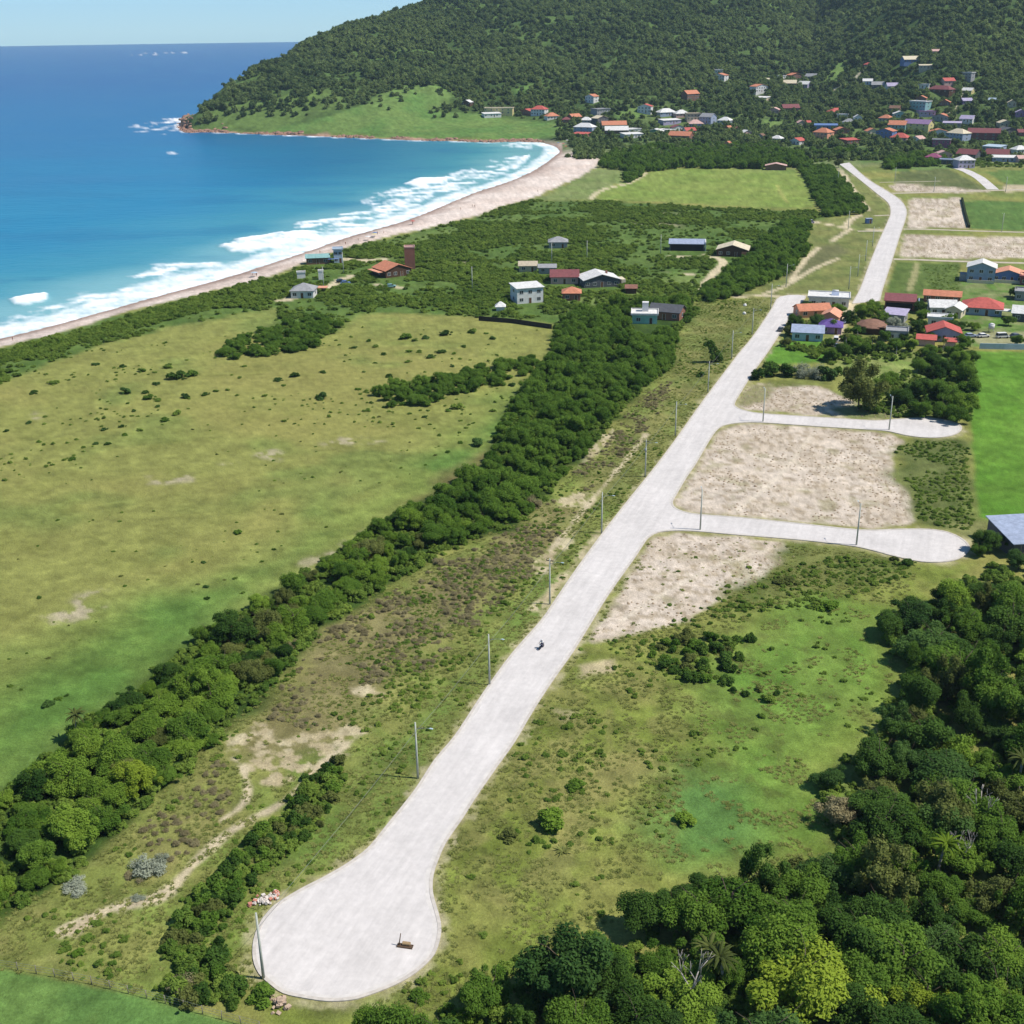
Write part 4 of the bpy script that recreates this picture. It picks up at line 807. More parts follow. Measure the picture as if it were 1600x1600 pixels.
TIER = crown_mesh('crown', LM['dark'], 5000, .05, 1, 1, 99, hollow=.2, clist=[(-.75, .1, .1, .26), (-.4, -.1, .16, .24), (.1, .2, .2, .22), (-.45, .2, .42, .26), (.0, -.1, .48, .22), (.25, .1, .55, .18), (-.1, 0, .72, .24), (.3, .1, .80, .22), (.15, 0, 1.0, .22), (.5, 0, 1.02, .26), (.75, -.1, 1.0, .2), (.4, .1, 1.2, .18)])
plant_tree(1112, 566, 3.6, 6.4, 'dark', 'lone dark tree with spreading tiers on the verge beside the lamp posts', crowns=[TIER], trunk_h=.2)
shrub(1095, 588, 1.8, 'dark', 'dark low shrub at the foot of the lone dark tree on the verge', None, hh=1.6)
plant_tree(1542, 862, 3.0, 5.2, 'dark', 'dark tree at the end of the lower cul de sac beside the metal shed', trunk_h=.3); plant_tree(1528, 868, 2.0, 3.6, 'mid', 'small tree shading the rim of the lower cul de sac', trunk_h=.3)
plant_tree(1590, 890, 3.2, 5.2, 'blue', 'dark tree in front of the grey metal shed', trunk_h=.3)
# ------------------------------------------------------------------ palms and a dead tree
def frond(bm, a, el, L_, wd=.17):
    pts = []; p = Vector((0, 0, 0)); e = el
    for i in range(7):
        pts.append(p.copy()); p = p + Vector((math.cos(a) * math.cos(e), math.sin(a) * math.cos(e), math.sin(e))) * (L_ / 6); e -= .24
    s = Vector((-math.sin(a), math.cos(a), 0)); prev = None
    for i, q in enumerate(pts):
        w = wd * math.sin(math.pi * (.12 + .85 * i / 6)) ; r = (bm.verts.new(q - s * w - Vector((0, 0, w * .5))), bm.verts.new(q), bm.verts.new(q + s * w - Vector((0, 0, w * .5))))
        if prev: bm.faces.new((prev[0], r[0], r[1], prev[1])); bm.faces.new((prev[1], r[1], r[2], prev[2]))
        prev = r
bm = bmesh.new(); _g = random.Random(3)
for i in range(38): frond(bm, i * 2.4 + _g.uniform(-.2, .2), _g.uniform(-.1, 1.1), _g.uniform(1.7, 2.4))
PALMC = from_bm('fronds', bm, LM['olive'])
bm = bmesh.new(); p = Vector((0, 0, -.4))
for i in range(7):
    q = p + Vector((.04 * math.sin(i), .03 * i, .78)); tube(bm, p, q, .19 - .012 * i, .18 - .012 * i, 8); p = q
PALMT = from_bm('trunk', bm, paleb); PTOP = p.copy()
for (u, v, s, k, l) in [(1130, 1560, 1.15, 'olive', 'grey green fan palm rising from the near wood left of the big lime green tree'), (1108, 1545, 1.05, 'olive', 'second palm beside the grey green fan palm in the near wood'), (1465, 1370, 1.1, 'lime', 'yellow green palm inside the wood above the small yellow green tree'), (1590, 1240, 1.2, 'olive', 'pale palm at the right edge of the wood'), (120, 1160, .9, 'olive', 'small palm poking out of the hedgerow on the pasture side'),
                        (1322, 545, .9, 'olive', 'palm at the foot of the dirt lane between the near houses'), (1340, 535, .9, 'mid', 'palm left of the round thatched roof'), (1362, 548, .85, 'olive', 'palm in the garden below the round thatched roof'), (1400, 556, .8, 'mid', 'palm in the garden edge right of the thatched roof'), (1472, 545 + 6, .8, 'olive', 'palm below the red roofed house in the garden grove'), (1300, 520, .8, 'mid', 'palm beside the purple roofed house')]:
    q = gp(u, v); r = empty('palm', (*q, 0), random.uniform(0, 6)); tag(r, l, 'palm'); t = mesh_obj('trunk', PALMT, None, r); t.scale = (s, s, s); f = mesh_obj('fronds', PALMC, None, r, PTOP * s); f.scale = (s, s, s); set_mat(f, k)
bm = bmesh.new(); _g = random.Random(8)
def branch(bm, p, d, L_, r, n):
    q = p + d * L_; tube(bm, p, q, r, r * .6, 6)
    if n:
        for k in range(3): branch(bm, q, (d + Vector((_g.uniform(-.8, .8), _g.uniform(-.8, .8), _g.uniform(-.1, .7)))).normalized(), L_ * .68, r * .55, n - 1)
branch(bm, Vector((0, 0, -.3)), Vector((0.1, 0, 1)), 2.6, .17, 3)
DEAD = from_bm('dead_tree', bm, mat('weathered_wood', (.42, .38, .34), .9, .2, 5))
for (u, v, l, s) in [(1075, 1585, 'bare grey dead tree with forked branches in the near wood', 1.2), (1530, 1300, 'bare pale dead tree leaning out of the wood', 1.0), (1500, 1360, 'second bare pale dead tree deep in the wood', .9)]:
    o = mesh_obj('dead_tree', DEAD, None, None, (*gp(u, v), 0)); o.scale = (s, s, s * 1.15); o.rotation_euler[2] = u; tag(o, l, 'tree')

# ------------------------------------------------------------------ uncountable cover
HOUSES_XY = []        # filled by the buildings: (x, y, radius)
def free(P, extra=0.0):
    ok = np.ones(len(P), bool)
    for (x, y, r) in HOUSES_XY:
        d = np.array([x, y]); n = np.array([-x, -y]) / math.hypot(x, y)
        ok &= np.hypot(P[:, 0] - x, P[:, 1] - y) > r + extra
        q = d + n * (r * .9); ok &= np.hypot(P[:, 0] - q[0], P[:, 1] - q[1]) > r * .95 + extra
    return ok
def off_roads(P, m=1.0): return (sdist(P, RW) < -m) & (sdist(P, RW2) < -m)
THIN = [(320, 198), (335, 172), (400, 150), (480, 140), (560, 140), (540, 170), (470, 190), (420, 203), (340, 204)]
LUSH = [(1060, 1020), (1110, 1000), (1200, 960), (1290, 910), (1400, 950), (1380, 1100), (1300, 1200), (1290, 1320), (1150, 1360), (1060, 1330), (1070, 1220), (1120, 1120)]
def build_cover():
    g = np.random.default_rng(77)
    HOUSES_XY.append((*gp(1006, 520), 6.0)); HOUSES_XY.append((*gp(1030, 512), 5.0)); HOUSES_XY.append((*gp(830, 486), 5.0))
    # the far end of the hedgerow, a thicket of the same trees
    srcC = [o for o in COL.objects if o.name.startswith('crown') and o.data in CROWN]; seen = {}; [seen.setdefault(o.data.name, o) for o in srcC]; srcC = list(seen.values())
    srcS = {}; [srcS.setdefault(o.data.name, o) for o in COL.objects if o.type == 'MESH' and o.data in SHRUB]; srcS = list(srcS.values())
    srcF = {}; [srcF.setdefault(o.data.name, o) for o in COL.objects if o.type == 'MESH' and o.data in FARC]; srcF = list(srcF.values())
    print('sources', len(srcC), len(srcS), len(srcF))
    T = np.array(hrest); T = T[free(T[:, :2], .5)]
    A = [np.column_stack([T[:, :2], np.zeros(len(T)), T[:, 2], T[:, 3]])]
    # belts: pines behind the bright field, belt beside the far road, trees among the near houses' back
    for poly, sp, r0, r1, asp in (([(935, 262), (960, 246), (1000, 234), (1100, 233), (1200, 233), (1250, 245), (1270, 262), (1200, 264), (1060, 264), (1010, 270), (985, 285), (972, 285), (978, 268), (940, 262)], 6.0, 2.6, 4.2, 1.7),
                                  ([(1245, 262), (1300, 262), (1318, 285), (1340, 310), (1352, 334), (1290, 340), (1278, 320), (1262, 285)], 4.6, 2.2, 3.6, 1.35),
                                  ([(1235, 345), (1262, 350), (1255, 400), (1228, 430), (1150, 462), (1100, 474), (1095, 455), (1130, 440), (1150, 415), (1165, 402)], 4.4, 2.2, 3.6, 1.3),
                                  ([(1380, 258), (1400, 248), (1475, 246), (1478, 258), (1390, 266)], 5.5, 2.8, 4.2, 1.6), ([(1130, 245), (1240, 240), (1340, 236), (1360, 240), (1250, 250)], 8, 2.5, 4.2, 1.4),
                                  ([(330, 545), (400, 520), (440, 512), (500, 500), (530, 512), (500, 540), (440, 555), (360, 562)], 4.6, 1.8, 3.0, 1.0), ([(590, 615), (650, 600), (680, 595), (720, 585), (790, 572), (830, 560), (845, 575), (800, 600), (720, 615), (660, 635), (610, 640)], 4.4, 1.8, 3.0, 1.2)):
        p = sample(poly, sp, 3000, 400 + len(A)); p = p[free(p, 1.0) & off_roads(p, 2)]; r = g.uniform(r0, r1, len(p))
        A.append(np.column_stack([p, terrain(p[:, 0], p[:, 1]), r, r * asp * g.uniform(.8, 1.2, len(p))]))
    A = np.vstack(A)
    o = scatter('thicket', A[:, :3], np.column_stack([A[:, 3], A[:, 3], A[:, 4] / 1.25]), g.uniform(0, 6.28, len(A)), g.integers(0, len(srcC), len(A)), srcC, 'dense green thicket of the far hedgerow and the tree belts around the meadows', 'thicket')
    # coastal scrub, undergrowth of hedgerow and wood
    B = []
    for poly, sp, r0, r1, asp, zz in ((SCRUB, 2.7, .9, 2.1, .72, 0), (HEDGE, 2.3, .8, 1.7, .9, 0), (WOOD, 2.9, .9, 1.9, .9, 0),
                                      ([(-200, 700), (-200, 640), (-100, 578), (0, 546), (120, 513), (202, 490), (337, 457), (439, 432), (500, 412), (470, 440), (300, 492), (150, 530), (0, 572), (-120, 620)], 2.0, .9, 1.8, .8, 0),
                                      ([(880, 250), (1100, 244), (1350, 240), (1600, 236), (1700, 236), (1700, 262), (1480, 262), (1370, 250), (1200, 256), (960, 262), (950, 240)], 5.0, 1.0, 2.0, .8, 0),
                                      ([(1340, 640), (1400, 655), (1500, 655), (1520, 640), (1520, 560), (1440, 560), (1400, 590), (1350, 610)], 2.6, .7, 1.6, .9, 0), ([(1225, 545), (1235, 500), (1262, 478), (1320, 492), (1440, 500), (1500, 520), (1500, 560), (1300, 570)], 3.0, .7, 1.7, .9, 0), ([(1440, 414), (1500, 414), (1500, 458), (1455, 458)], 2.2, .3, .8, .5, 0), ([(1530, 840), (1700, 840), (1700, 900), (1540, 880)], 2.6, .9, 1.7, .9, 0)):
        p = sample(poly, sp, 40000, 430 + len(B)); n = fbm(p[:, 0], p[:, 1], 26, 3, 433 + len(B))
        keep = free(p, .6) & off_roads(p, 1.5) & (coast_sd(p) > 26)
        if len(B) == 0: keep &= (n > .43) | (g.uniform(0, 1, len(p)) < .18)
        for tr in TRACKS: keep &= seg_dist(p, tr[0], False) > tr[1] + .8
        p = p[keep]; n = n[keep]; r = g.uniform(r0, r1, len(p)) * (.5 + 1.0 * n); B.append(np.column_stack([p, terrain(p[:, 0], p[:, 1]) - .1, r, r * asp * g.uniform(.8, 1.3, len(p))]))
    for poly, sp, r0, r1, thr, sd_ in ((STRIP, 1.5, .6, 1.3, .30, 1), (VERGE, 1.7, .2, .7, .57, 2), ([(690, 1440), (690, 1366), (732, 1278), (813, 1159), (904, 1019), (954, 937), (1013, 860), (1100, 850), (1345, 866), (1440, 890), (1400, 1040), (1380, 1110), (1300, 1200), (1310, 1360), (1000, 1440), (800, 1500), (640, 1600), (560, 1600)], 1.7, .2, .75, .57, 3),
                                       ([(640, 1120), (480, 1060), (600, 940), (760, 860), (860, 800), (930, 790), (800, 960), (700, 1060)], 1.4, .3, .75, .48, 4), ([(1395, 700), (1430, 690), (1515, 690), (1522, 830), (1470, 822), (1436, 812), (1425, 770)], 1.3, .25, .8, .42, 5), ([(1150, 900), (1230, 850), (1400, 880), (1430, 900), (1300, 950), (1100, 960)], 1.4, .3, .9, .45, 6), ([(0, 560), (560, 500), (840, 510), (830, 600), (700, 700), (300, 640), (0, 760)], 3.2, .25, .8, .60, 7), ([(0, 760), (300, 640), (700, 700), (500, 850), (250, 1010), (0, 1120)], 5.0, .15, .5, .62, 8)):
        p = sample(poly, sp, 40000, 470 + sd_); n = .6 * fbm(p[:, 0], p[:, 1], 3.6, 3, 480 + sd_) + .4 * fbm(p[:, 0], p[:, 1], 16, 2, 490 + sd_); keep = (n > thr) & off_roads(p, .9)
        for tr in TRACKS: keep &= seg_dist(p, tr[0], False) > tr[1] + .3
        for q_, rg in SANDY: keep &= (sdist(p, gpl(q_)) < 0) | (g.uniform(0, 1, len(p)) < .15)
        if sd_ in (2, 3): keep &= (sdist(p, gpl(LUSH)) < 0) | (n > thr + .08)
        for q_ in PLOTS[:3]: keep &= (sdist(p, gpl(q_)) < 0) | (g.uniform(0, 1, len(p)) < .12)
        p = p[keep]; r = g.uniform(r0, r1, len(p)); B.append(np.column_stack([p, np.zeros(len(p)) - .08, r, r * g.uniform(.5, .95, len(p))]))
    B = np.vstack(B); print('scrub', len(B))
    scatter('scrub', B[:, :3], np.column_stack([B[:, 3], B[:, 3], B[:, 4] / .95]), g.uniform(0, 6.28, len(B)), g.integers(0, len(srcS), len(B)), srcS, 'low green coastal scrub between the beach and the meadows', 'scrub')
    # dry grey-brown scrub on the verge
    srcD = {}; [srcD.setdefault(o.data.name, o) for o in COL.objects if o.type == 'MESH' and o.data in DRY]; srcD = list(srcD.values())
    D_ = []
    for poly, sp, thr in (([(400, 1120), (500, 1000), (620, 915), (760, 850), (860, 780), (930, 700), (1010, 615), (1050, 590), (1040, 640), (960, 740), (920, 790), (830, 900), (700, 1020), (600, 1110), (480, 1140)], 1.2, .50), ([(90, 1400), (210, 1290), (340, 1190), (380, 1230), (300, 1330), (180, 1400)], 1.6, .57)):
        p = sample(poly, sp, 9000, 520 + len(D_)); nn = .6 * fbm(p[:, 0], p[:, 1], 4, 3, 525) + .4 * fbm(p[:, 0], p[:, 1], 17, 2, 526); kp = (nn > thr) & off_roads(p, 1)
        for tr in TRACKS: kp &= seg_dist(p, tr[0], False) > tr[1] + .3
        for q_, rg in SANDY: kp &= (sdist(p, gpl(q_)) < 0) | (g.uniform(0, 1, len(p)) < .2)
        D_.append(p[kp])
    D_ = np.vstack(D_); r = g.uniform(.25, .95, len(D_)); print('dry', len(D_))
    scatter('dry_scrub', np.column_stack([D_, np.zeros(len(D_)) - .05]), np.column_stack([r, r, r * g.uniform(.4, .75, len(D_))]), g.uniform(0, 6.28, len(D_)), g.integers(0, len(srcD), len(D_)), srcD, 'dry grey brown scrub and tall grass on the verge left of the road', 'scrub')
    # forest on the hills
    n = 75000; az = g.uniform(R(-22), R(33), n); d = np.sqrt(g.uniform(1000 ** 2, 2250 ** 2, n)); P = np.stack([np.sin(az) * d, np.cos(az) * d], -1)
    s, Z, pw, D, dd, aa = hill_s(P[:, 0], P[:, 1]); sd = coast_sd(P)
    dens = sstep(.0, .25, s) * .9 + .0
    dens = np.where(aa > math.atan2(*gp(870, 225)), np.where(s < .42, sstep(-.08, .4, s) * .55 + .42 * (s > -.14), .97), sstep(.10, .30, s))
    clump = fbm(P[:, 0], P[:, 1], 48, 3, 441)
    keep = (s < 1.12) & (sd > 16) & (g.uniform(0, 1, n) < dens * (.45 + .9 * sstep(.34, .52, clump)))
    for (q, rg), w in zip(CLEAR, CLEARW):
        pp = np.array([hit(u, v)[0][:2] for u, v in q]); sdv = sdist(P, pp) + (fbm(P[:, 0], P[:, 1], 30, 3, 151) - .5) * 40
        keep &= (sdv < -2) | (g.uniform(0, 1, n) < .05 + .35 * sstep(26, 0, sdv))
    tp = np.array([hit(u, v)[0][:2] for u, v in THIN]); keep &= (sdist(P, tp) + (clump - .5) * 60 < 0) | (g.uniform(0, 1, n) < .42)
    keep &= free(P, .4)
    P = P[keep]; P = P[:40000]; z = terrain(P[:, 0], P[:, 1]); r = g.uniform(2.6, 5.2, len(P)) * (.75 + .5 * clump[keep][:len(P)]); hh = r * g.uniform(1.1, 1.7, len(P)); print('forest', len(P))
    low = (hill_s(P[:, 0], P[:, 1])[0] < .3); r[low] *= .78; hh[low] *= .8
    scatter('forest', np.column_stack([P, z - .4]), np.column_stack([r, r, hh / 1.2]), g.uniform(0, 6.28, len(P)), g.integers(0, len(srcF), len(P)), srcF, 'dense dark green forest covering the hills behind the bay and village', 'forest')
# ================================================================== BUILDINGS
PAL = dict(white=(238, 236, 232), cream=(232, 218, 188), yellow=(230, 214, 150), grey=(168, 168, 170), dgrey=(96, 98, 104), orange=(216, 142, 110), red=(206, 104, 94), maroon=(142, 84, 86), brick=(154, 108, 92), pink=(222, 182, 172), purple=(162, 132, 172), violet=(112, 88, 160),
           blue=(108, 136, 186), lblue=(190, 208, 224), teal=(146, 190, 188), brown=(136, 104, 86), lav=(190, 180, 208), magenta=(166, 92, 126), green=(120, 168, 140), peach=(240, 172, 140), sky=(156, 176, 200), steel=(168, 180, 204), wood=(92, 66, 50), mint=(166, 216, 200), beige=(204, 190, 164), thatch=(150, 112, 92))
def wallm(c): return mat('plaster_' + c, alb(*PAL[c]), .8, .14, .7, .25)
def roofm(c): return roof_mat(('tiles_' if c in ('orange', 'red', 'maroon', 'brick', 'pink', 'peach', 'brown') else 'sheets_') + c, alb(*PAL[c]))
glass = mat('window_glass', (.03, .04, .05), .15, .1, 2, .6); framem = mat('window_frame', alb(225, 224, 220), .6, .1, 4); doorm = mat('door_wood', alb(112, 76, 52), .6, .2, 3); shadem = mat('painted_interior_shade', (.015, .015, .018), .9, .1, 2)  # the near-black material paints the shade inside open fronts
def win_mesh(w, h):
    bm = bmesh.new(); box(bm, -w / 2, w / 2, -.03, .05, 0, h, 0)
    for x in (-w / 2 - .05, w / 2 - .05, -.04): box(bm, x, x + .1, -.07, -.035, -.06, h + .06, 1)
    for z in (-.07, h - .03): box(bm, -w / 2 + .06, w / 2 - .06, -.066, -.036, z, z + .1, 1)
    return from_bm('window', bm, [glass, framem])
WIN = win_mesh(1.5, 1.25); WINT = win_mesh(2.2, 1.7)
bm = bmesh.new(); box(bm, -.5, .5, -.05, .04, -.05, 2.15, 0); box(bm, -.58, -.5, -.08, .03, -.05, 2.25, 1); box(bm, .5, .58, -.08, .03, -.05, 2.25, 1); box(bm, .32, .38, -.1, -.05, .95, 1.1, 1)
DOOR = from_bm('door', bm, [doorm, framem])
def put(name, me, parent, x, y, z, rz=0, s=1.0):
    o = bpy.data.objects.new(name, me); link(o, parent); o.location = (x, y, z); o.rotation_euler = (0, 0, rz); o.scale = (s, s, s); return o
def roof_mesh(kind, w, d, h, ov, rise, mi=0):
    """the roof shell over a w x d body with eaves at height h"""
    bm = bmesh.new(); X, Y = w / 2 + ov, d / 2 + ov; th = .16; dr = rise * ov / (d / 2 if kind in ('gable', 'hip') else w / 2)
    def shell(poly):
        vs = [bm.verts.new(p) for p in poly]; lo = [bm.verts.new((p[0], p[1], p[2] - th)) for p in poly]; n = len(vs)
        bm.faces.new(vs); bm.faces.new(lo[::-1])
        for i in range(n): bm.faces.new((vs[i], lo[i], lo[(i + 1) % n], vs[(i + 1) % n]))
    z0 = h - dr + th; z1 = h + rise + th
    if kind == 'gable':
        shell([(-X, -Y, z0), (X, -Y, z0), (X, 0, z1), (-X, 0, z1)]); shell([(X, Y, z0), (-X, Y, z0), (-X, 0.01, z1), (X, 0.01, z1)])
    elif kind == 'gabley':
        shell([(X, -Y, z0), (X, Y, z0), (0, Y, z1), (0, -Y, z1)]); shell([(-X, Y, z0), (-X, -Y, z0), (-.01, -Y, z1), (-.01, Y, z1)])
    elif kind == 'hip':
        q = max(X - Y, .25)
        shell([(-X, -Y, z0), (X, -Y, z0), (q, 0, z1), (-q, 0, z1)]); shell([(X, Y, z0), (-X, Y, z0), (-q, .01, z1), (q, .01, z1)]); shell([(X, -Y + .01, z0), (X, Y - .01, z0), (q + .01, 0, z1)]); shell([(-X, Y - .01, z0), (-X, -Y + .01, z0), (-q - .01, 0, z1)])
    elif kind == 'shed':
        shell([(-X, -Y, h + th), (X, -Y, h + th), (X, Y, h + rise + th), (-X, Y, h + rise + th)])
    elif kind == 'flat':
        box(bm, -X, X, -Y, Y, h + .02, h + .28); box(bm, -X + .003, X - .003, -Y + .003, -Y + .25, h + .285, h + .7); box(bm, -X + .003, X - .003, Y - .25, Y - .003, h + .285, h + .7); box(bm, -X + .003, -X + .25, -Y + .26, Y - .26, h + .285, h + .7); box(bm, X - .25, X - .003, -Y + .26, Y - .26, h + .285, h + .7)
    elif kind == 'round':
        n = 16; ring = [bm.verts.new((X * math.cos(2 * math.pi * i / n), Y * math.sin(2 * math.pi * i / n), h - .3)) for i in range(n)]; mid = [bm.verts.new((X * .55 * math.cos(2 * math.pi * i / n), Y * .55 * math.sin(2 * math.pi * i / n), h + rise * .55)) for i in range(n)]; t = bm.verts.new((0, 0, h + rise))
        lo = [bm.verts.new((v.co.x, v.co.y, v.co.z - .3)) for v in ring]
        for i in range(n): k = (i + 1) % n; bm.faces.new((ring[i], ring[k], mid[k], mid[i])); bm.faces.new((mid[i], mid[k], t)); bm.faces.new((lo[i], lo[k], ring[k], ring[i]))
        bm.faces.new(lo[::-1])
    bmesh.ops.recalc_face_normals(bm, faces=bm.faces); return bm
def wall_mesh(kind, w, d, h, rise, foot=2.5):
    bm = bmesh.new(); X, Y = w / 2, d / 2; e = .02
    box(bm, -X, X, -Y, Y, -foot, h - e)
    def prism(a, b, c, axis):
        A = [bm.verts.new(p) for p in a]; B = [bm.verts.new(p) for p in b]; n = len(A)
        bm.faces.new(A); bm.faces.new(B[::-1])
        for i in range(n): bm.faces.new((A[i], B[i], B[(i + 1) % n], A[(i + 1) % n]))
    hh = h - e; r = rise - .03
    if kind == 'gable': prism([(-X, -Y, hh), (-X, Y, hh), (-X, 0, h + r)], [(X, -Y, hh), (X, Y, hh), (X, 0, h + r)], 0, 0)
    elif kind == 'gabley': prism([(-X, -Y, hh), (X, -Y, hh), (0, -Y, h + r)], [(-X, Y, hh), (X, Y, hh), (0, Y, h + r)], 0, 0)
    elif kind == 'shed': prism([(-X, -Y, hh), (-X, Y, hh), (-X, Y, h + r)], [(X, -Y, hh), (X, Y, hh), (X, Y, h + r)], 0, 0)
    bmesh.ops.recalc_face_normals(bm, faces=bm.faces); return bm
def house(u, v, wpx, label, roof='gable', wc='white', rc='orange', d=None, h=None, rot=0.0, storeys=1, rise=None, cat='house', name='house', far=True, windows=True, ov=.5, base=None, wm=None, opening=False):
    """a building whose front foot shows at (u, v) and is wpx photo pixels wide"""
    if v > 262: p = np.array([*gp(u, v), 0.0]); t = math.sqrt(p[0] ** 2 + p[1] ** 2 + H * H); p[2] = tz(p[0], p[1])
    else: p, t = hit(u, v)
    w = wm or max(3.2, wpx * mpp(t)); d = d or min(max(5.0, w * .75), 11); h = h or (2.9 * storeys + .2); rise = rise if rise is not None else ((.30 if v <= 264 else .24) * (d if roof in ('gable', 'hip') else w) if roof in ('gable', 'gabley', 'hip') else .9)
    az = math.atan2(p[0], p[1]); p[0] += math.sin(az) * d * .5; p[1] += math.cos(az) * d * .5
    if roof in ('gabley',): rise = min(rise, 2.2)
    z = tz(p[0], p[1]) if v <= 262 else 0.0
    root = empty(name, (p[0], p[1], z), -az + R(rot)); tag(root, label, cat)
    HOUSES_XY.append((p[0], p[1], .5 * max(w, d) + 1.2))
    bm_obj('wall', wall_mesh(roof, w, d, h, rise, 4.0 if v <= 262 else .6), wallm(wc), root)
    bm_obj('roof', roof_mesh(roof, w, d, h, ov, rise), roofm(rc), root)
    if windows:
        y = -d / 2; bay = 3.0
        for s in range(storeys):
            zb = .95 + 2.9 * s; n = max(2, int(w / bay)); dd = n // 2 if s == 0 else -1
            for i in range(n):
                x = (i - (n - 1) / 2) * w / n
                if i == dd and not opening: put('door', DOOR, root, x, y, 0)
                elif far and n > 5 and i % 2: continue
                else: put('window', WIN, root, x, y, zb)
            put('window', WIN, root, w / 2, 0, zb, R(90))
            if not far: put('window', WIN, root, -w / 2, 0, zb, R(-90))
    return root
def pbox(name, root, x0, x1, y0, y1, z0, z1, m): 
    bm = bmesh.new(); box(bm, x0, x1, y0, y1, z0, z1); return bm_obj(name, bm, m, root)
# ------------------------------------------------------------------ beach front
h_ = house(497, 413, 34, 'long beach bar with turquoise roof at the edge of the sand', 'gable', 'brown', 'teal', d=5, far=False); pbox('awning', h_, 4.6, 9.6, -4.2, -2.7, 2.3, 2.42, wallm('blue'))
house(529, 411, 13, 'tall pale blue box of a house beside the turquoise beach bar', 'flat', 'lblue', 'lblue', d=5, storeys=2, far=False)
h_ = house(476, 466, 34, 'white house with grey hipped roof among scrub near the beach', 'hip', 'white', 'grey', d=9, rot=-12, far=False); pbox('lean_to_roof', h_, 3.2, 8.6, 3.2, 7.4, 2.4, 2.6, roofm('peach'))
h_ = house(613, 433, 44, 'brick house with wide orange tiled roof beside a square brick tower', 'gabley', 'wood', 'orange', d=12, rot=28, rise=2.4, far=False); pbox('veranda_roof', h_, -9.5, -7.2, -5, 5, 2.5, 2.68, roofm('peach'))
house(641, 421, 14, 'square brown brick tower with flat pinkish top rising above the scrub', 'flat', 'brick', 'pink', d=4.5, h=9.5, wm=4.6, far=False, cat='tower', name='brick_tower', windows=False, ov=.1)
house(502, 437, 6, 'small white hut among bushes behind the beach bar', 'flat', 'white', 'white', d=2.2, h=3.4, wm=2.2, windows=False, cat='hut', ov=.1); house(471, 435, 10, 'low white kiosk beside the grey hipped house', 'flat', 'white', 'white', d=2.2, h=2.3, wm=3.6, windows=False, cat='kiosk', ov=.15)
# ------------------------------------------------------------------ houses in the scrub
house(872, 388, 28, 'grey roofed house sunk in trees of the far scrub', 'hip', 'grey', 'grey', d=8, far=False)
house(825, 425, 27, 'flat beige roofed house left of the dark red roofed house', 'shed', 'beige', 'beige', d=8, rise=.6, far=False, h=2.6); house(855, 428, 26, 'low grey roofed house tucked between beige and dark red roofs', 'shed', 'grey', 'grey', d=6, rise=.5, h=2.6, far=False)
house(882, 444, 42, 'house with dusky red tiled roof and pale veranda in the scrub', 'gable', 'pink', 'maroon', d=9, far=False)
h_ = house(935, 449, 56, 'broad white roofed house with dark open front in the scrub', 'gabley', 'dgrey', 'white', d=12, rot=14, rise=2.2, far=False); pbox('chimney', h_, 3.0, 3.8, 0, .8, 4.0, 5.6, wallm('brick')); pbox('side_wing', h_, 8.6, 10.4, -5, 1, -.5, 2.7, wallm('cream'))
house(823, 474, 42, 'white two storey box house with plain walls at the pasture edge', 'shed', 'white', 'white', d=9, storeys=2, rise=.5, rot=18, far=False, windows=True)
house(893, 470, 27, 'small house with bright orange hipped roof below the broad white roof', 'hip', 'brick', 'orange', d=7, far=False); house(782, 486, 12, 'tiny white tent shaped shelter beside the white box house', 'hip', 'white', 'white', d=3.5, h=1.9, rise=1.3, far=False, windows=False, cat='shelter')
house(986, 459, 16, 'small brown shed half hidden by trees right of the white roof', 'gable', 'wood', 'brick', d=4, h=2.3, far=False, windows=False, cat='shed')
h_ = house(1007, 506, 38, 'mint green house with white water tower in the trees by the road', 'flat', 'mint', 'white', d=8, far=False, h=3.2); pbox('water_tower', h_, -1.0, 1.3, .5, 2.8, 3.5, 6.8, wallm('white'))
house(1042, 500, 48, 'red walled house with dark grey roof behind the mint green house', 'gable', 'brick', 'dgrey', d=8, rot=-16, far=False)
h_ = house(1073, 392, 52, 'long open shed with blue grey metal roof and dark front', 'shed', 'dgrey', 'steel', d=9, h=3.2, rise=.9, far=False, windows=False, opening=True, cat='shed'); pbox('front_shade_panel', h_, -7.6, 7.6, -4.62, -4.52, -.2, 2.9, shadem); pbox('end_wall', h_, 8.6, 9.0, -5, 5, -.5, 4.2, wallm('white'))  # near-black panel on the solid front paints the shade of the open side
h_ = house(1145, 401, 46, 'dark timber house with cream gabled roof and orange corner', 'gabley', 'wood', 'cream', d=12, rise=2.2, far=False, rot=-4); pbox('orange_panel', h_, 4.4, 6.8, -6.08, -6.02, -.2, 2.4, wallm('orange'))
house(1212, 266, 30, 'pinkish roofed barn at the top of the bright meadow', 'gabley', 'brown', 'pink', d=9, rise=1.6, cat='barn', windows=False)
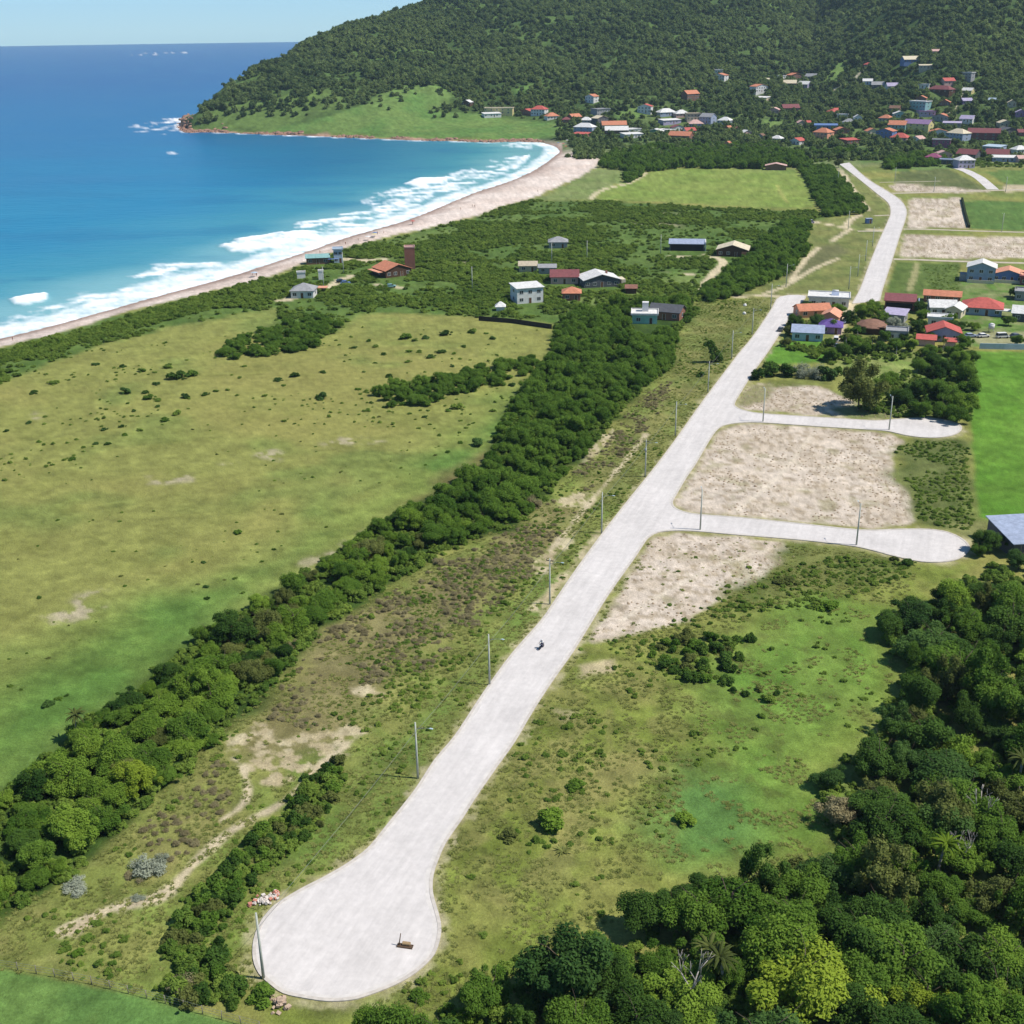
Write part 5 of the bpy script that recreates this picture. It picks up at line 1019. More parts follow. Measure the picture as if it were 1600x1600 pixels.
# ------------------------------------------------------------------ houses at the end of the near road
h_ = house(1294, 480, 58, 'flat white roofed building with solar water tank at the end of the near road', 'flat', 'white', 'white', d=10, h=3.4, far=False); bm = bmesh.new(); box(bm, -1.4, 1.4, -.1, .1, 0, 2.2); bmesh.ops.rotate(bm, verts=bm.verts, cent=(0, 0, 0), matrix=Matrix.Rotation(R(-55), 3, 'X')); sp = bm_obj('solar_panel', bm, wallm('steel'), h_); sp.location = (2.2, -1, 3.5); bm = bmesh.new(); tube(bm, (-1.2, 0, 0), (1.2, 0, 0), .4, .4, 12); tk = bm_obj('water_tank', bm, wallm('white'), h_); tk.location = (2.2, 1.2, 5.1)
house(1268, 496, 48, 'house with long low orange roof behind the white flat roof', 'gable', 'peach', 'orange', d=7, rot=22, h=2.7, far=False); house(1298, 508, 26, 'little house with peach coloured roof next to the purple roof', 'gabley', 'peach', 'peach', d=8, rise=1.6, far=False, rot=-10)
house(1297, 522, 32, 'house under a vivid purple hipped roof', 'hip', 'purple', 'violet', d=8, h=2.6, far=False)
house(1261, 533, 45, 'pale blue walled house with long grey roof facing the lawn', 'shed', 'lblue', 'steel', d=7, h=2.8, rise=1.1, far=False)
house(1361, 523, 36, 'open round pavilion with brown thatched roof among palms', 'round', 'wood', 'thatch', d=11, h=2.7, rise=1.7, far=False, windows=False, cat='pavilion', name='pavilion', ov=1.0)
h_ = house(1405, 485, 42, 'house with dusky mauve roof and dark open porch below the far road', 'shed', 'brick', 'maroon', d=8, h=3.4, rise=1.2, far=False, storeys=1); pbox('porch_shade_panel', h_, -5, 4.4, -4.12, -4.02, -.2, 2.8, shadem); pbox('blue_end_wall', h_, 6.5, 6.9, -4.4, 4.0, -.4, 3.4, wallm('sky'))  # dark sheet over the front wall stands in for shade under the porch
house(1398, 505, 30, 'house with pale lavender metal roof behind the thatched pavilion', 'shed', 'grey', 'lav', d=7, h=3.0, rise=.9, rot=-10, far=False); house(1400, 533, 28, 'white terrace building shaded by a grey green tree', 'flat', 'white', 'grey', d=6, h=3, far=False)
house(1471, 473, 50, 'long narrow house with rust orange tiled roof near the far plots', 'gable', 'brick', 'orange', d=6, h=2.7, far=False); house(1470, 493, 36, 'white roofed house with gleaming twin slopes below the rust orange roof', 'gable', 'white', 'white', d=8, far=False, rot=10); house(1492, 497, 22, 'small cream annex with white roof under garden trees', 'gabley', 'cream', 'white', d=8, far=False, rot=-12)
h_ = house(1533, 493, 54, 'blue walled bungalow with broad crimson hipped roof', 'hip', 'sky', 'red', d=11, far=False, h=2.9); pbox('carport_roof', h_, 4.6, 9.8, -6.6, -2.4, 2.3, 2.5, roofm('white'))
house(1467, 511, 32, 'white flat roofed house directly behind the coral red gable', 'flat', 'white', 'white', d=6, h=3.0, far=False); h_ = house(1472, 534, 46, 'lilac house with coral red gabled roof in the grove', 'gabley', 'lav', 'red', d=9, rise=2.0, far=False, rot=6)
house(1446, 541, 25, 'low coral red roof half hidden by the grove', 'shed', 'pink', 'red', d=4, h=2.2, rise=.7, far=False, windows=False, cat='shed'); house(1484, 544, 10, 'tiny coral red roofed hut under the grove trees', 'shed', 'pink', 'red', d=3, h=2.1, rise=.5, far=False, windows=False, cat='hut')
h_ = house(1531, 441, 38, 'two storey grey blue house with white gabled roof by the far plots', 'gabley', 'sky', 'white', d=10, storeys=2, far=False, rise=2.0); pbox('garage', h_, -8.2, -5.6, -4, 2, -.4, 2.6, wallm('grey')); pbox('garden_wall', h_, -5, 5.4, -7.4, -7.2, -.3, 1.3, wallm('cream'))
h_ = house(1574, 441, 42, 'bright blue gabled bungalow with peach roof beside the grey blue house', 'gabley', 'blue', 'peach', d=10, far=False, rise=1.9); pbox('garden_wall', h_, -6, 6.6, -7.2, -7.0, -.3, 1.3, wallm('cream'))
house(1606, 446, 22, 'dark maroon house cut by the photo edge right of the blue bungalow', 'flat', 'maroon', 'maroon', d=8, storeys=1, far=False); house(1597, 470, 20, 'grey walled house half in view below the maroon house', 'flat', 'grey', 'grey', d=8, far=False); house(1598, 503, 30, 'white roofed house at the photo edge right of the crimson roof', 'gable', 'dgrey', 'white', d=8, far=False)
h_ = house(1612, 868, 100, 'open farm shed with broad grey blue metal roof beside the wood', 'shed', 'dgrey', 'steel', d=11, h=3.2, rise=1.3, rot=32, far=False, windows=False, cat='shed', wm=15); 
for (u, v, l, s) in [(1548, 519, 'round white water tank on a stand in a garden', 1.2)]:
    q = gp(u, v); r = empty('water_tank', (*q, 0)); tag(r, l, 'tank'); bm = bmesh.new(); tube(bm, (0, 0, 1.2), (0, 0, 2.9), .95, 1.05, 16); tube(bm, (0, 0, 2.905), (0, 0, 3.2), 1.05, .3, 16); bm_obj('tank', bm, wallm('white'), r)
    bm = bmesh.new(); [tube(bm, (x, y, -.1), (x, y, 1.2), .08, .08, 6) for x in (-.6, .6) for y in (-.6, .6)]; bm_obj('stand', bm, wallm('grey'), r)
def wall_thing(px, h, th, label, m, name='boundary_wall', cat='wall'):
    P = gpl(px); o = strip(name, P, -th / 2, th / 2, -.3, h, m); o.pop('kind', None); return tag(o, label, cat)
wall_thing([(1530, 545), (1570, 546), (1680, 547)], 1.9, .2, 'long pale blue boundary wall between gardens and bright green field', wallm('lblue'))
# ------------------------------------------------------------------ the village, far off
V = [(731, 166, 13, 'gable', 'wood', 'white', 1, 'small dark house with white roof above the grassy headland, leftmost of the village'), (780, 180, 42, 'flat', 'yellow', 'cream', 2, 'large yellow walled house above the grassy headland'), (768, 184, 26, 'shed', 'white', 'white', 1, 'long white low house in front of the large yellow house'),
 (824, 180, 18, 'gable', 'brick', 'red', 1, 'red roofed house right of the large yellow house'), (843, 181, 22, 'hip', 'white', 'red', 2, 'white two storey house wedged between red roofs above the headland'), (862, 187, 19, 'gable', 'white', 'orange', 1, 'house with salmon roof stepping down towards the beach end'), (885, 192, 13, 'gable', 'brick', 'maroon', 1, 'small maroon house uphill of the beach end'), (897, 188, 18, 'gable', 'brown', 'orange', 1, 'brown house with bright orange roof uphill of the beach end'),
 (925, 161, 16, 'gable', 'white', 'orange', 2, 'white house with orange roof alone beside a grassy clearing on the slope'), (938, 181, 24, 'flat', 'grey', 'grey', 2, 'grey concrete block behind the beach houses'), (916, 194, 17, 'gable', 'grey', 'white', 1, 'grey house with white roof above the restaurant on the beach'), (937, 196, 20, 'gable', 'dgrey', 'cream', 2, 'dark fronted house with cream roof near the beach end'),
 (914, 209, 30, 'hip', 'steel', 'white', 2, 'big grey beach house with white hipped roof at the sand'), (909, 215, 24, 'shed', 'brick', 'red', 1, 'low red terrace directly on the beach sand'), (959, 201, 36, 'gable', 'cream', 'orange', 1, 'long building with orange roof behind the white beach row'), (963, 209, 34, 'gable', 'brown', 'white', 1, 'long white roofed row facing the beach'), (985, 208, 26, 'flat', 'white', 'white', 1, 'white flat block in the beach row'), (987, 216, 30, 'shed', 'white', 'white', 1, 'gleaming white low hall nearest the pines'),
 (1008, 178, 20, 'gabley', 'white', 'red', 2, 'tall white house with scarlet roof at the forest edge'), (1040, 182, 26, 'gable', 'steel', 'white', 1, 'white roofed house just right of the scarlet roofed house'), (1064, 184, 20, 'gable', 'pink', 'white', 1, 'pinkish house with pale roof below the forest edge'), (1046, 195, 30, 'shed', 'lav', 'white', 1, 'wide white roof in the middle of the village crowd'), (1082, 190, 20, 'flat', 'beige', 'beige', 2, 'beige block at the right of the village crowd'), (1058, 205, 18, 'gable', 'white', 'maroon', 1, 'small dark red roofed house in the village crowd'),
 (1086, 200, 22, 'gable', 'lav', 'pink', 1, 'pinkish roofed house at the right end of the crowd'), (1064, 217, 34, 'gable', 'brick', 'orange', 1, 'long orange roof peeping over the pines'), (1040, 209, 22, 'flat', 'white', 'white', 1, 'white block behind the long orange roof'), (1024, 211, 24, 'gable', 'green', 'white', 1, 'green walled shop with white roof by the pines'), (1005, 211, 12, 'flat', 'pink', 'white', 1, 'small pink and white kiosk beside the green shop'), (1078, 157, 22, 'gable', 'brown', 'orange', 2, 'two storey house with orange roof alone in the forest above the crowd'), (1077, 209, 16, 'gable', 'white', 'red', 1, 'white house with red roof squeezed behind the pines'),
 (1125, 128, 20, 'gable', 'white', 'orange', 2, 'white and orange house high in the forest, left of the gully'), (1122, 115, 11, 'flat', 'white', 'white', 1, 'small white house right above the white and orange forest house'), (1106, 195, 20, 'gable', 'steel', 'grey', 2, 'tall grey house between crowd and white hipped house'), (1133, 195, 19, 'hip', 'lblue', 'white', 1, 'pale blue house with white hipped roof'), (1198, 129, 6, 'gable', 'cream', 'cream', 1, 'tiny cream hut on the grassy slope'), (1221, 124, 10, 'flat', 'white', 'white', 1, 'bright white cube house on the grassy slope'), (1241, 124, 19, 'gable', 'brick', 'orange', 1, 'orange roofed house right of the white cube'), (1268, 126, 16, 'gable', 'grey', 'grey', 1, 'grey roofed house high beside the gully'),
 (1234, 136, 18, 'gable', 'wood', 'cream', 1, 'cream roofed house below the orange roof beside the gully'), (1257, 138, 17, 'gable', 'lav', 'white', 1, 'white roofed house left of the gully road'), (1185, 147, 22, 'gable', 'white', 'orange', 2, 'big white villa on the slope left of the winding lane'), (1190, 159, 24, 'shed', 'cream', 'white', 1, 'long low white house under the big white villa'), (1210, 177, 15, 'gable', 'pink', 'pink', 1, 'rosy house at the foot of the winding lane'), (1234, 174, 24, 'gable', 'brick', 'maroon', 1, 'long brownish red roof right of the winding lane'),
 (1306, 179, 22, 'hip', 'maroon', 'red', 1, 'red hipped house at the foot of the gully'), (1316, 186, 15, 'flat', 'cream', 'white', 1, 'small white roofed house behind the blue house'), (1290, 202, 32, 'shed', 'blue', 'blue', 1, 'large deep blue roofed house in the village'), (1326, 196, 17, 'gable', 'white', 'grey', 1, 'white house right of the deep blue one'), (1339, 194, 11, 'gabley', 'white', 'white', 2, 'narrow white house with steep front'), (1286, 218, 24, 'gable', 'peach', 'orange', 2, 'two storey house with glowing orange roof in front of the blue one'), (1314, 209, 20, 'gable', 'brick', 'orange', 1, 'brick house with orange roof right of the glowing orange roof'),
 (1263, 197, 7, 'gable', 'orange', 'red', 1, 'small reddish hut left of the deep blue house'), (1251, 198, 12, 'gable', 'beige', 'pink', 1, 'low pale pink house by the sandy lane end'), (1328, 225, 25, 'shed', 'brick', 'red', 1, 'low flat red roof on the lawn at the village front'), (1246, 226, 19, 'gable', 'white', 'red', 1, 'white house with dark red roof behind the pines'), (1137, 231, 12, 'gable', 'peach', 'orange', 1, 'small peach house alone among the front trees'), (1138, 206, 11, 'gable', 'brick', 'orange', 1, 'little orange roof behind the peach house'), (1165, 213, 15, 'gable', 'pink', 'white', 1, 'pale pink house in the trees behind the pines'), (1152, 207, 9, 'gable', 'brown', 'brick', 1, 'small brown hut between trees behind the pines'), (1189, 219, 12, 'gable', 'grey', 'brown', 1, 'greyish hut behind the middle of the pine stand'), (1214, 222, 16, 'gable', 'teal', 'white', 1, 'teal house with white roof behind the pine stand'),
 (1355, 133, 13, 'gable', 'lblue', 'white', 1, 'pale blue house leftmost of the row under the right forest'), (1371, 139, 17, 'gable', 'dgrey', 'grey', 1, 'grey house second in the row under the right forest'), (1394, 141, 18, 'gable', 'white', 'lav', 1, 'white house third in the row under the right forest'), (1356, 106, 10, 'gable', 'brick', 'red', 1, 'tiny red roof in the forest above the row'), (1421, 101, 22, 'gable', 'blue', 'cream', 1, 'blue house with long cream roof high in the right forest'), (1461, 85, 10, 'gable', 'purple', 'pink', 1, 'small mauve house, highest of all in the right forest'), (1446, 111, 18, 'shed', 'beige', 'cream', 1, 'beige roofed house in the right forest'), (1512, 127, 14, 'flat', 'grey', 'white', 2, 'tall narrow house with white top high on the right'),
 (1480, 134, 16, 'gable', 'pink', 'red', 1, 'rose red house above the long red brown roof'), (1470, 148, 34, 'hip', 'wood', 'maroon', 1, 'long house with red brown hipped roof on the right slope'), (1442, 140, 16, 'flat', 'white', 'white', 1, 'low white house left of the long red brown roof'), (1437, 173, 25, 'flat', 'teal', 'white', 2, 'teal two storey house with white flat roof'), (1439, 160, 14, 'gabley', 'brick', 'orange', 1, 'orange gable right behind the teal house'), (1476, 166, 14, 'gable', 'brown', 'orange', 1, 'brown hut with orange roof right of the teal house'), (1512, 147, 14, 'gable', 'yellow', 'white', 1, 'yellowish house below the tall narrow house'), (1509, 163, 14, 'gable', 'purple', 'lav', 1, 'purple walled house beside the steep lane'),
 (1405, 184, 18, 'gable', 'teal', 'white', 1, 'white roofed teal bungalow left of the teal two storey house'), (1384, 191, 17, 'gable', 'grey', 'orange', 1, 'grey house with orange roof at the left of the right quarter'), (1398, 174, 14, 'gable', 'brown', 'brown', 1, 'brown roofed hut above the white roofed bungalow'), (1402, 202, 24, 'gable', 'teal', 'orange', 1, 'aqua house with orange roof and cream gable'), (1434, 205, 38, 'gable', 'yellow', 'purple', 2, 'largest village house, broad mauve roof and yellow end'), (1470, 190, 22, 'gable', 'grey', 'orange', 1, 'house with clean orange roof right of the mauve one'), (1446, 183, 22, 'flat', 'lav', 'purple', 1, 'greyish mauve block behind the broad mauve roof'), (1361, 211, 16, 'gable', 'cream', 'orange', 1, 'cream house with orange roof at the village front'),
 (1384, 217, 24, 'gable', 'blue', 'orange', 2, 'blue house with orange roof at the village front'), (1466, 212, 24, 'gabley', 'white', 'orange', 1, 'white gabled house with orange roof, right of the mauve one'), (1487, 199, 24, 'shed', 'grey', 'lav', 1, 'flat greyish mauve roof beside the garden lane'), (1511, 194, 18, 'gable', 'white', 'lav', 1, 'white house right of the steep lane foot'), (1497, 220, 28, 'gable', 'steel', 'cream', 2, 'grey house with gleaming cream roof left of the maroon building'), (1536, 219, 42, 'gable', 'maroon', 'maroon', 2, 'large maroon two storey building with long ridge'), (1406, 221, 24, 'hip', 'pink', 'red', 1, 'red hipped roof over the village front trees'),
 (1470, 231, 24, 'flat', 'magenta', 'grey', 2, 'magenta walled house with grey flat roof'), (1434, 223, 17, 'gable', 'white', 'pink', 1, 'white and pink house left of the magenta one'), (1569, 199, 18, 'gable', 'beige', 'cream', 1, 'cream roofed house far right behind the maroon building'), (1573, 210, 22, 'gable', 'dgrey', 'dgrey', 1, 'dark house right of the maroon building'), (1597, 213, 16, 'gable', 'maroon', 'maroon', 1, 'wine red house at the right photo edge'), (1594, 183, 14, 'gable', 'purple', 'lav', 1, 'mauve house high at the right photo edge'), (1550, 161, 9, 'gable', 'lblue', 'lblue', 1, 'tiny pale blue hut in the right forest'), (1580, 168, 11, 'gable', 'beige', 'cream', 1, 'tiny cream hut in the right forest'),
 (1553, 236, 26, 'shed', 'steel', 'lblue', 1, 'pale blue roofed hall below the maroon building'), (1558, 247, 30, 'gable', 'brown', 'maroon', 1, 'brown house with dark maroon roof below the pale blue hall'), (1570, 253, 34, 'shed', 'steel', 'white', 1, 'long gleaming white roof at the front right of the village'), (1592, 240, 20, 'hip', 'white', 'white', 1, 'white house with domed looking roof at the right photo edge'), (1596, 254, 16, 'gable', 'pink', 'pink', 1, 'rosy house at the front right corner of the village'), (1458, 252, 20, 'hip', 'red', 'magenta', 1, 'house with magenta red hipped roof at the village front'), (1473, 247, 22, 'gable', 'pink', 'pink', 1, 'rosy roofed house behind the magenta red roof'), (1513, 247, 28, 'gable', 'dgrey', 'maroon', 1, 'dark red roofed house behind the white pyramid roof'), (1481, 257, 22, 'flat', 'dgrey', 'steel', 1, 'grey open annex left of the white pyramid roof'), (1505, 263, 24, 'hip', 'lav', 'white', 2, 'pale house with white pyramid roof at the head of the paved lane')]
_g = random.Random(31)
for (u, v, w, rf, wc, rc, st, lab) in V:
    if rf == 'gable' and w < 26 and not any(k in lab for k in ('long', 'ridge', 'broad', 'gable')) and _g.random() < .4: rf = 'gabley'
    if rf == 'gable' and w < 30 and 'long' not in lab and _g.random() < .3: rf = 'hip'
    house(u, v, w * 1.0, lab, rf, wc, rc, storeys=st, rot=_g.uniform(-42, 42), cat='house')
# trees among the village houses: the 1st of them are models for the forest cover
VT = [(905, 200), (872, 196), (945, 205), (1000, 196), (1025, 198), (1098, 205), (1118, 205), (1150, 196), (1175, 205), (1230, 205), (1270, 214), (1300, 224), (1345, 222), (1372, 222), (1420, 225), (1452, 222), (1510, 214), (1525, 238), (1536, 244), (1580, 226)]
for i, (u, v) in enumerate(VT): plant_tree(u, v + 2, 3.6, 6.2, 'far', 'leafy tree standing between the houses of the distant village', 'trees between the village houses', crowns=[FARC[i % 4]], ground='hit', trunk_h=.3)
# ================================================================== STREET FURNITURE, VEHICLES, SMALL THINGS
polem = mat('pole_concrete', alb(196, 200, 190), .85, .15, 3); steelm = mat('galvanised_steel', alb(170, 176, 180), .45, .1, 5, .5, .6); lampm = mat('lamp_glass', alb(210, 228, 235), .2, .05, 5, .6)
bm = bmesh.new(); tube(bm, (0, 0, -.5), (0, 0, 9.4), .19, .11, 10); POLE = from_bm('pole', bm, polem)
bm = bmesh.new(); tube(bm, (0, 0, 8.3), (1.2, 0, 8.75), .035, .03, 8); tube(bm, (1.2, 0, 8.75), (2.3, 0, 8.9), .03, .028, 8); ARM = from_bm('arm', bm, steelm)
bm = bmesh.new(); vs = box(bm, 2.2, 2.75, -.13, .13, 8.85, 8.97); bmesh.ops.bevel(bm, geom=bm.edges[:], offset=.05, segments=2, affect='EDGES'); LAMP = from_bm('lamp_head', bm, lampm)
bm = bmesh.new(); box(bm, -.7, .7, -.07, .07, 8.9, 9.05); [tube(bm, (x, 0, 9.05), (x, 0, 9.25), .05, .03, 6) for x in (-.6, 0.3, .6)]; CROSS = from_bm('crossarm', bm, mat('crossarm_wood', alb(130, 118, 104), .8, .2, 4))
bm = bmesh.new(); tube(bm, (0, -.32, 6.4), (0, -.32, 7.3), .26, .26, 10); TRAFO = from_bm('transformer', bm, steelm)
MAINP = [(412, 1529), (653, 1216), (765, 1070), (859, 944), (940, 833), (1008, 745), (1055, 681), (1106, 613), (1143, 561), (1175, 523), (1204, 482)]
ordn = ['beside the turning circle, nearest the camera', 'second along the near road, seen from the turning circle', 'third along the near road, level with the motorcycle', 'fourth along the near road, before the lower side street', 'fifth along the near road, level with the lower side street', 'sixth along the near road, carrying a transformer', 'seventh along the near road, level with the upper side street', 'eighth along the near road, beside the lone dark tree', 'ninth along the near road, level with the lawn', 'tenth along the near road, level with the purple roof', 'eleventh, at the head of the near road']
def lamp(u, v, lab, rz, arm=True, cross=False, trafo=False, s=1.0, cat='lamp post', name='lamp_post'):
    q = gp(u, v); r = empty(name, (*q, 0), rz); tag(r, lab, cat, 'concrete lamp posts'); o = mesh_obj('pole', POLE, None, r); o.scale = (1, 1, s)
    if arm:
        for nm, me in (('arm', ARM), ('lamp_head', LAMP)): k = mesh_obj(nm, me, None, r); k.scale = (1, 1, s)
    if cross: k = mesh_obj('crossarm', CROSS, None, r); k.scale = (1, 1, s)
    if trafo: mesh_obj('transformer', TRAFO, None, r)
    return q
PQ = []
for i, (u, v) in enumerate(MAINP):
    q0 = gp(*MAINP[max(i - 1, 0)]); q1 = gp(*MAINP[min(i + 1, len(MAINP) - 1)]); t = q1 - q0; rz = math.atan2(-t[0], t[1]) ; PQ.append(lamp(u, v, ('concrete lamp post ' if i else 'bare concrete pole ') + ordn[i], rz, arm=i != 0, cat='lamp post' if i else 'utility pole', name='lamp_post' if i else 'utility_pole', cross=i in (3, 5, 7, 9), trafo=i == 5))
for (u, v, l, rz) in [(1094, 828, 'concrete lamp post at the mouth of the lower side street', 1.5), (1338, 852, 'concrete lamp post near the round end of the lower side street', 1.5), (1192, 659, 'concrete lamp post at the mouth of the upper side street', 1.5), (1389, 672, 'concrete lamp post near the round end of the upper side street', 1.5),
                      (1228, 448, 'concrete lamp post on the grass behind the head of the near road', 0), (1326, 452, 'first concrete lamp post beside the lower end of the far road', 0), (1340, 432, 'second concrete lamp post beside the far road', 0), (1352, 408, 'third concrete lamp post beside the far road, by the dirt crossing', 0), (1363, 385, 'fourth concrete lamp post beside the far road', 0), (1325, 358, 'concrete lamp post at the dirt crossing west of the far road', 0), (1565, 362, 'concrete lamp post at the green plot east of the far road', 1.5), (1459, 300, 'concrete lamp post between brown plot and sandy plot', 1.5), (1398, 284, 'concrete lamp post at the bend of the far road', 1.5), (1571, 300, 'concrete lamp post at the right end of the cross lane', 1.5),
                      (738, 452, 'thin utility pole in the scrub between tower and white box house', 0), (917, 408, 'thin utility pole in the scrub above the broad white roof', 0), (862, 412, 'thin utility pole in the scrub above the dark red roof', 0), (1032, 398, 'thin utility pole left of the long open shed', 0), (506, 452, 'thin utility pole beside the dirt yard near the beach', 0), (537, 428, 'thin utility pole next to the pale blue box house', 0), (1309, 286, 'thin utility pole beside the belt of trees at the meadow', 0)]:
    ut = l.startswith('thin'); lamp(u, v, l, rz, arm=not ut, cross=ut, cat='utility pole' if ut else 'lamp post', name='utility_pole' if ut else 'lamp_post')
# cable along the near road, sagging from post to post
bm = bmesh.new()
for k in range(len(PQ) - 1):
    a, b = Vector((*PQ[k], 7.9)), Vector((*PQ[k + 1], 7.9)); pr = None
    for i in range(13):
        t = i / 12; p = a.lerp(b, t); p.z -= 1.6 * t * (1 - t)
        if pr is not None: tube(bm, pr, p, .022, .022, 4, cap=False)
        pr = p
tag(bm_obj('power_cable', bm, mat('cable', (.22, .24, .2), .6, .05, 2)), 'thin pale cable sagging along the lamp posts of the near road', 'cable')
# ---- wire fence at the near left
FP = smooth(gpl([(-60, 1504), (0, 1512), (120, 1533), (230, 1560), (330, 1588), (430, 1615)]), 6); L_ = np.concatenate([[0], np.cumsum(np.linalg.norm(np.diff(FP, axis=0), axis=1))]); root = empty('wire_fence', (*FP[0], 0)); tag(root, 'wire fence on weathered posts between dry grass and the near green field', 'fence')
bm = bmesh.new(); tube(bm, (0, 0, -.3), (0, 0, 1.25), .06, .05, 6); FPOST = from_bm('post', bm, mat('fence_wood', alb(150, 142, 128), .9, .2, 5)); q_ = []
for s in np.arange(0, L_[-1], 2.4):
    x, y = np.interp(s, L_, FP[:, 0]), np.interp(s, L_, FP[:, 1]); o = mesh_obj('post', FPOST, None, root, (x - FP[0][0], y - FP[0][1], 0)); o.rotation_euler = (random.uniform(-.06, .06), random.uniform(-.06, .06), 0); q_.append((x - FP[0][0], y - FP[0][1]))
bm = bmesh.new()
for i in range(len(q_) - 1):
    for z in (.4, .8, 1.15): tube(bm, (*q_[i], z), (*q_[i + 1], z), .012, .012, 4, cap=False)
bm_obj('wire', bm, steelm, root)
FE = sample([(-60, 1500), (120, 1528), (330, 1583), (430, 1610), (430, 1622), (320, 1596), (120, 1541), (-60, 1512)], .8, 120, 515)
# dark board fence behind the pasture
P = gpl([(748, 501), (800, 505), (862, 514)]); o = strip('board_fence', P, -.06, .06, -.2, 1.7, mat('dark_boards', (.035, .03, .028), .9, .3, 2)); o.pop('kind', None); tag(o, 'dark board fence closing the far side of the pasture', 'fence')
P = gpl([(1503, 312), (1508, 335), (1514, 356)]); o = strip('hedge', P, -.55, .55, -.2, 1.4, mat('clipped_hedge', (.02, .03, .012), .95, .4, 2, .1, bump=.8)); o.pop('kind', None); tag(o, 'dark clipped hedge along the edge of the far sandy plot', 'hedge')
# ---- motorcycle with rider on the near road
def skin_body(name, verts, edges, radii, m, levels=2):
    me = bpy.data.meshes.new(name); me.from_pydata(verts, edges, []); o = bpy.data.objects.new(name, me); COL.objects.link(o)
    md = o.modifiers.new('skin', 'SKIN'); sv = me.skin_vertices[0].data
    for i, r_ in enumerate(radii): sv[i].radius = (r_, r_) if not isinstance(r_, tuple) else r_
    sv[0].use_root = True; o.modifiers.new('sub', 'SUBSURF').levels = levels
    dg = bpy.context.evaluated_depsgraph_get(); out = bpy.data.meshes.new_from_object(o.evaluated_get(dg)); bpy.data.objects.remove(o); out.name = name; out.materials.clear(); out.materials.append(m)
    for f in out.polygons: f.use_smooth = True
    return out
skinm = mat('skin', alb(188, 140, 112), .6, .05, 4); shirtw = mat('white_shirt', alb(244, 243, 240), .8, .05, 4); jeans = mat('dark_trousers', alb(46, 54, 84), .8, .1, 4); tyre = mat('rubber', (.02, .02, .022), .8, .1, 3); bikem = mat('dark_blue_paint', alb(40, 44, 78), .3, .06, 3, .5); helm = mat('white_helmet', alb(240, 240, 238), .3, .05, 3, .5)
q = gp(846, 1014); d0 = gp(836, 1021) - gp(857, 1004); brz = math.atan2(d0[1], d0[0]); mc = empty('motorcycle', (*q, .1), brz); tag(mc, 'dark blue motorcycle riding down the pale near road', 'motorcycle')
bm = bmesh.new()
for i in range(18):
    a, b = 2 * math.pi * i / 18, 2 * math.pi * (i + 1) / 18; tube(bm, (.24 * math.cos(a), 0, .3 + .24 * math.sin(a)), (.24 * math.cos(b), 0, .3 + .24 * math.sin(b)), .06, .06, 6, cap=False)
for i in range(6): a = math.pi * i / 3; tube(bm, (0, 0, .3), (.22 * math.cos(a), 0, .3 + .22 * math.sin(a)), .012, .012, 4)
WH = from_bm('wheel', bm, tyre)
for x in (-.62, .64): o = mesh_obj('wheel', WH, None, mc, (x, 0, 0))
bm = bmesh.new(); box(bm, -.25, .3, -.14, .14, .3, .62); box(bm, -.1, .42, -.15, .15, .66, .9); tube(bm, (-.62, .08, .3), (-.2, .08, .55), .04, .04, 6); tube(bm, (.64, .09, .3), (.42, .09, .98), .035, .035, 6); tube(bm, (.64, -.09, .3), (.42, -.09, .98), .035, .035, 6); tube(bm, (-.62, -.08, .3), (-.2, -.08, .55), .04, .04, 6); bmesh.ops.bevel(bm, geom=[e for e in bm.edges if e.calc_length() > .2], offset=.02, segments=1, affect='EDGES'); bm_obj('frame', bm, bikem, mc)
bm = bmesh.new(); box(bm, -.72, -.02, -.13, .13, .74, .84); bmesh.ops.bevel(bm, geom=bm.edges[:], offset=.03, segments=2, affect='EDGES'); bm_obj('seat', bm, tyre, mc); bm = bmesh.new(); tube(bm, (.34, -.36, 1.02), (.34, .36, 1.02), .02, .02, 6); tube(bm, (.36, 0, .95), (.34, 0, 1.03), .03, .03, 6); bm_obj('handlebar', bm, steelm, mc); bm = bmesh.new(); bmesh.ops.create_uvsphere(bm, u_segments=12, v_segments=8, radius=.11, matrix=Matrix.Translation((.52, 0, .86))); bm_obj('headlight', bm, lampm, mc)
rd = empty('person', (*q, .1), brz); tag(rd, 'rider in white shirt and white helmet seated on the dark motorcycle', 'person')
vb = [(-.28, 0, .9), (-.22, 0, 1.15), (-.14, 0, 1.38), (-.1, 0, 1.5), (-.08, 0, 1.62), (-.14, .2, 1.4), (.08, .27, 1.2), (.3, .3, 1.05), (-.14, -.2, 1.4), (.08, -.27, 1.2), (.3, -.3, 1.05), (-.2, .12, .88), (.2, .22, .82), (.06, .2, .4), (.2, .2, .34), (-.2, -.12, .88), (.2, -.22, .82), (.06, -.2, .4), (.2, -.2, .34)]
eb = [(0, 1), (1, 2), (2, 3), (3, 4), (2, 5), (5, 6), (6, 7), (2, 8), (8, 9), (9, 10), (0, 11), (11, 12), (12, 13), (13, 14), (0, 15), (15, 16), (16, 17), (17, 18)]
mesh_obj('body', skin_body('body', vb, eb, [.16, .15, .17, .07, .1, .07, .05, .045, .07, .05, .045, .1, .085, .055, .05, .1, .085, .055, .05], jeans), None, rd)
mesh_obj('shirt', skin_body('shirt', [vb[i] for i in (0, 1, 2, 5, 6, 8, 9)], [(0, 1), (1, 2), (2, 3), (3, 4), (2, 5), (5, 6)], [.175, .175, .195, .1, .075, .1, .075], shirtw), None, rd)
bm = bmesh.new(); bmesh.ops.create_uvsphere(bm, u_segments=14, v_segments=10, radius=.15, matrix=Matrix.Translation((-.07, 0, 1.68))); bm_obj('helmet', bm, helm, rd)
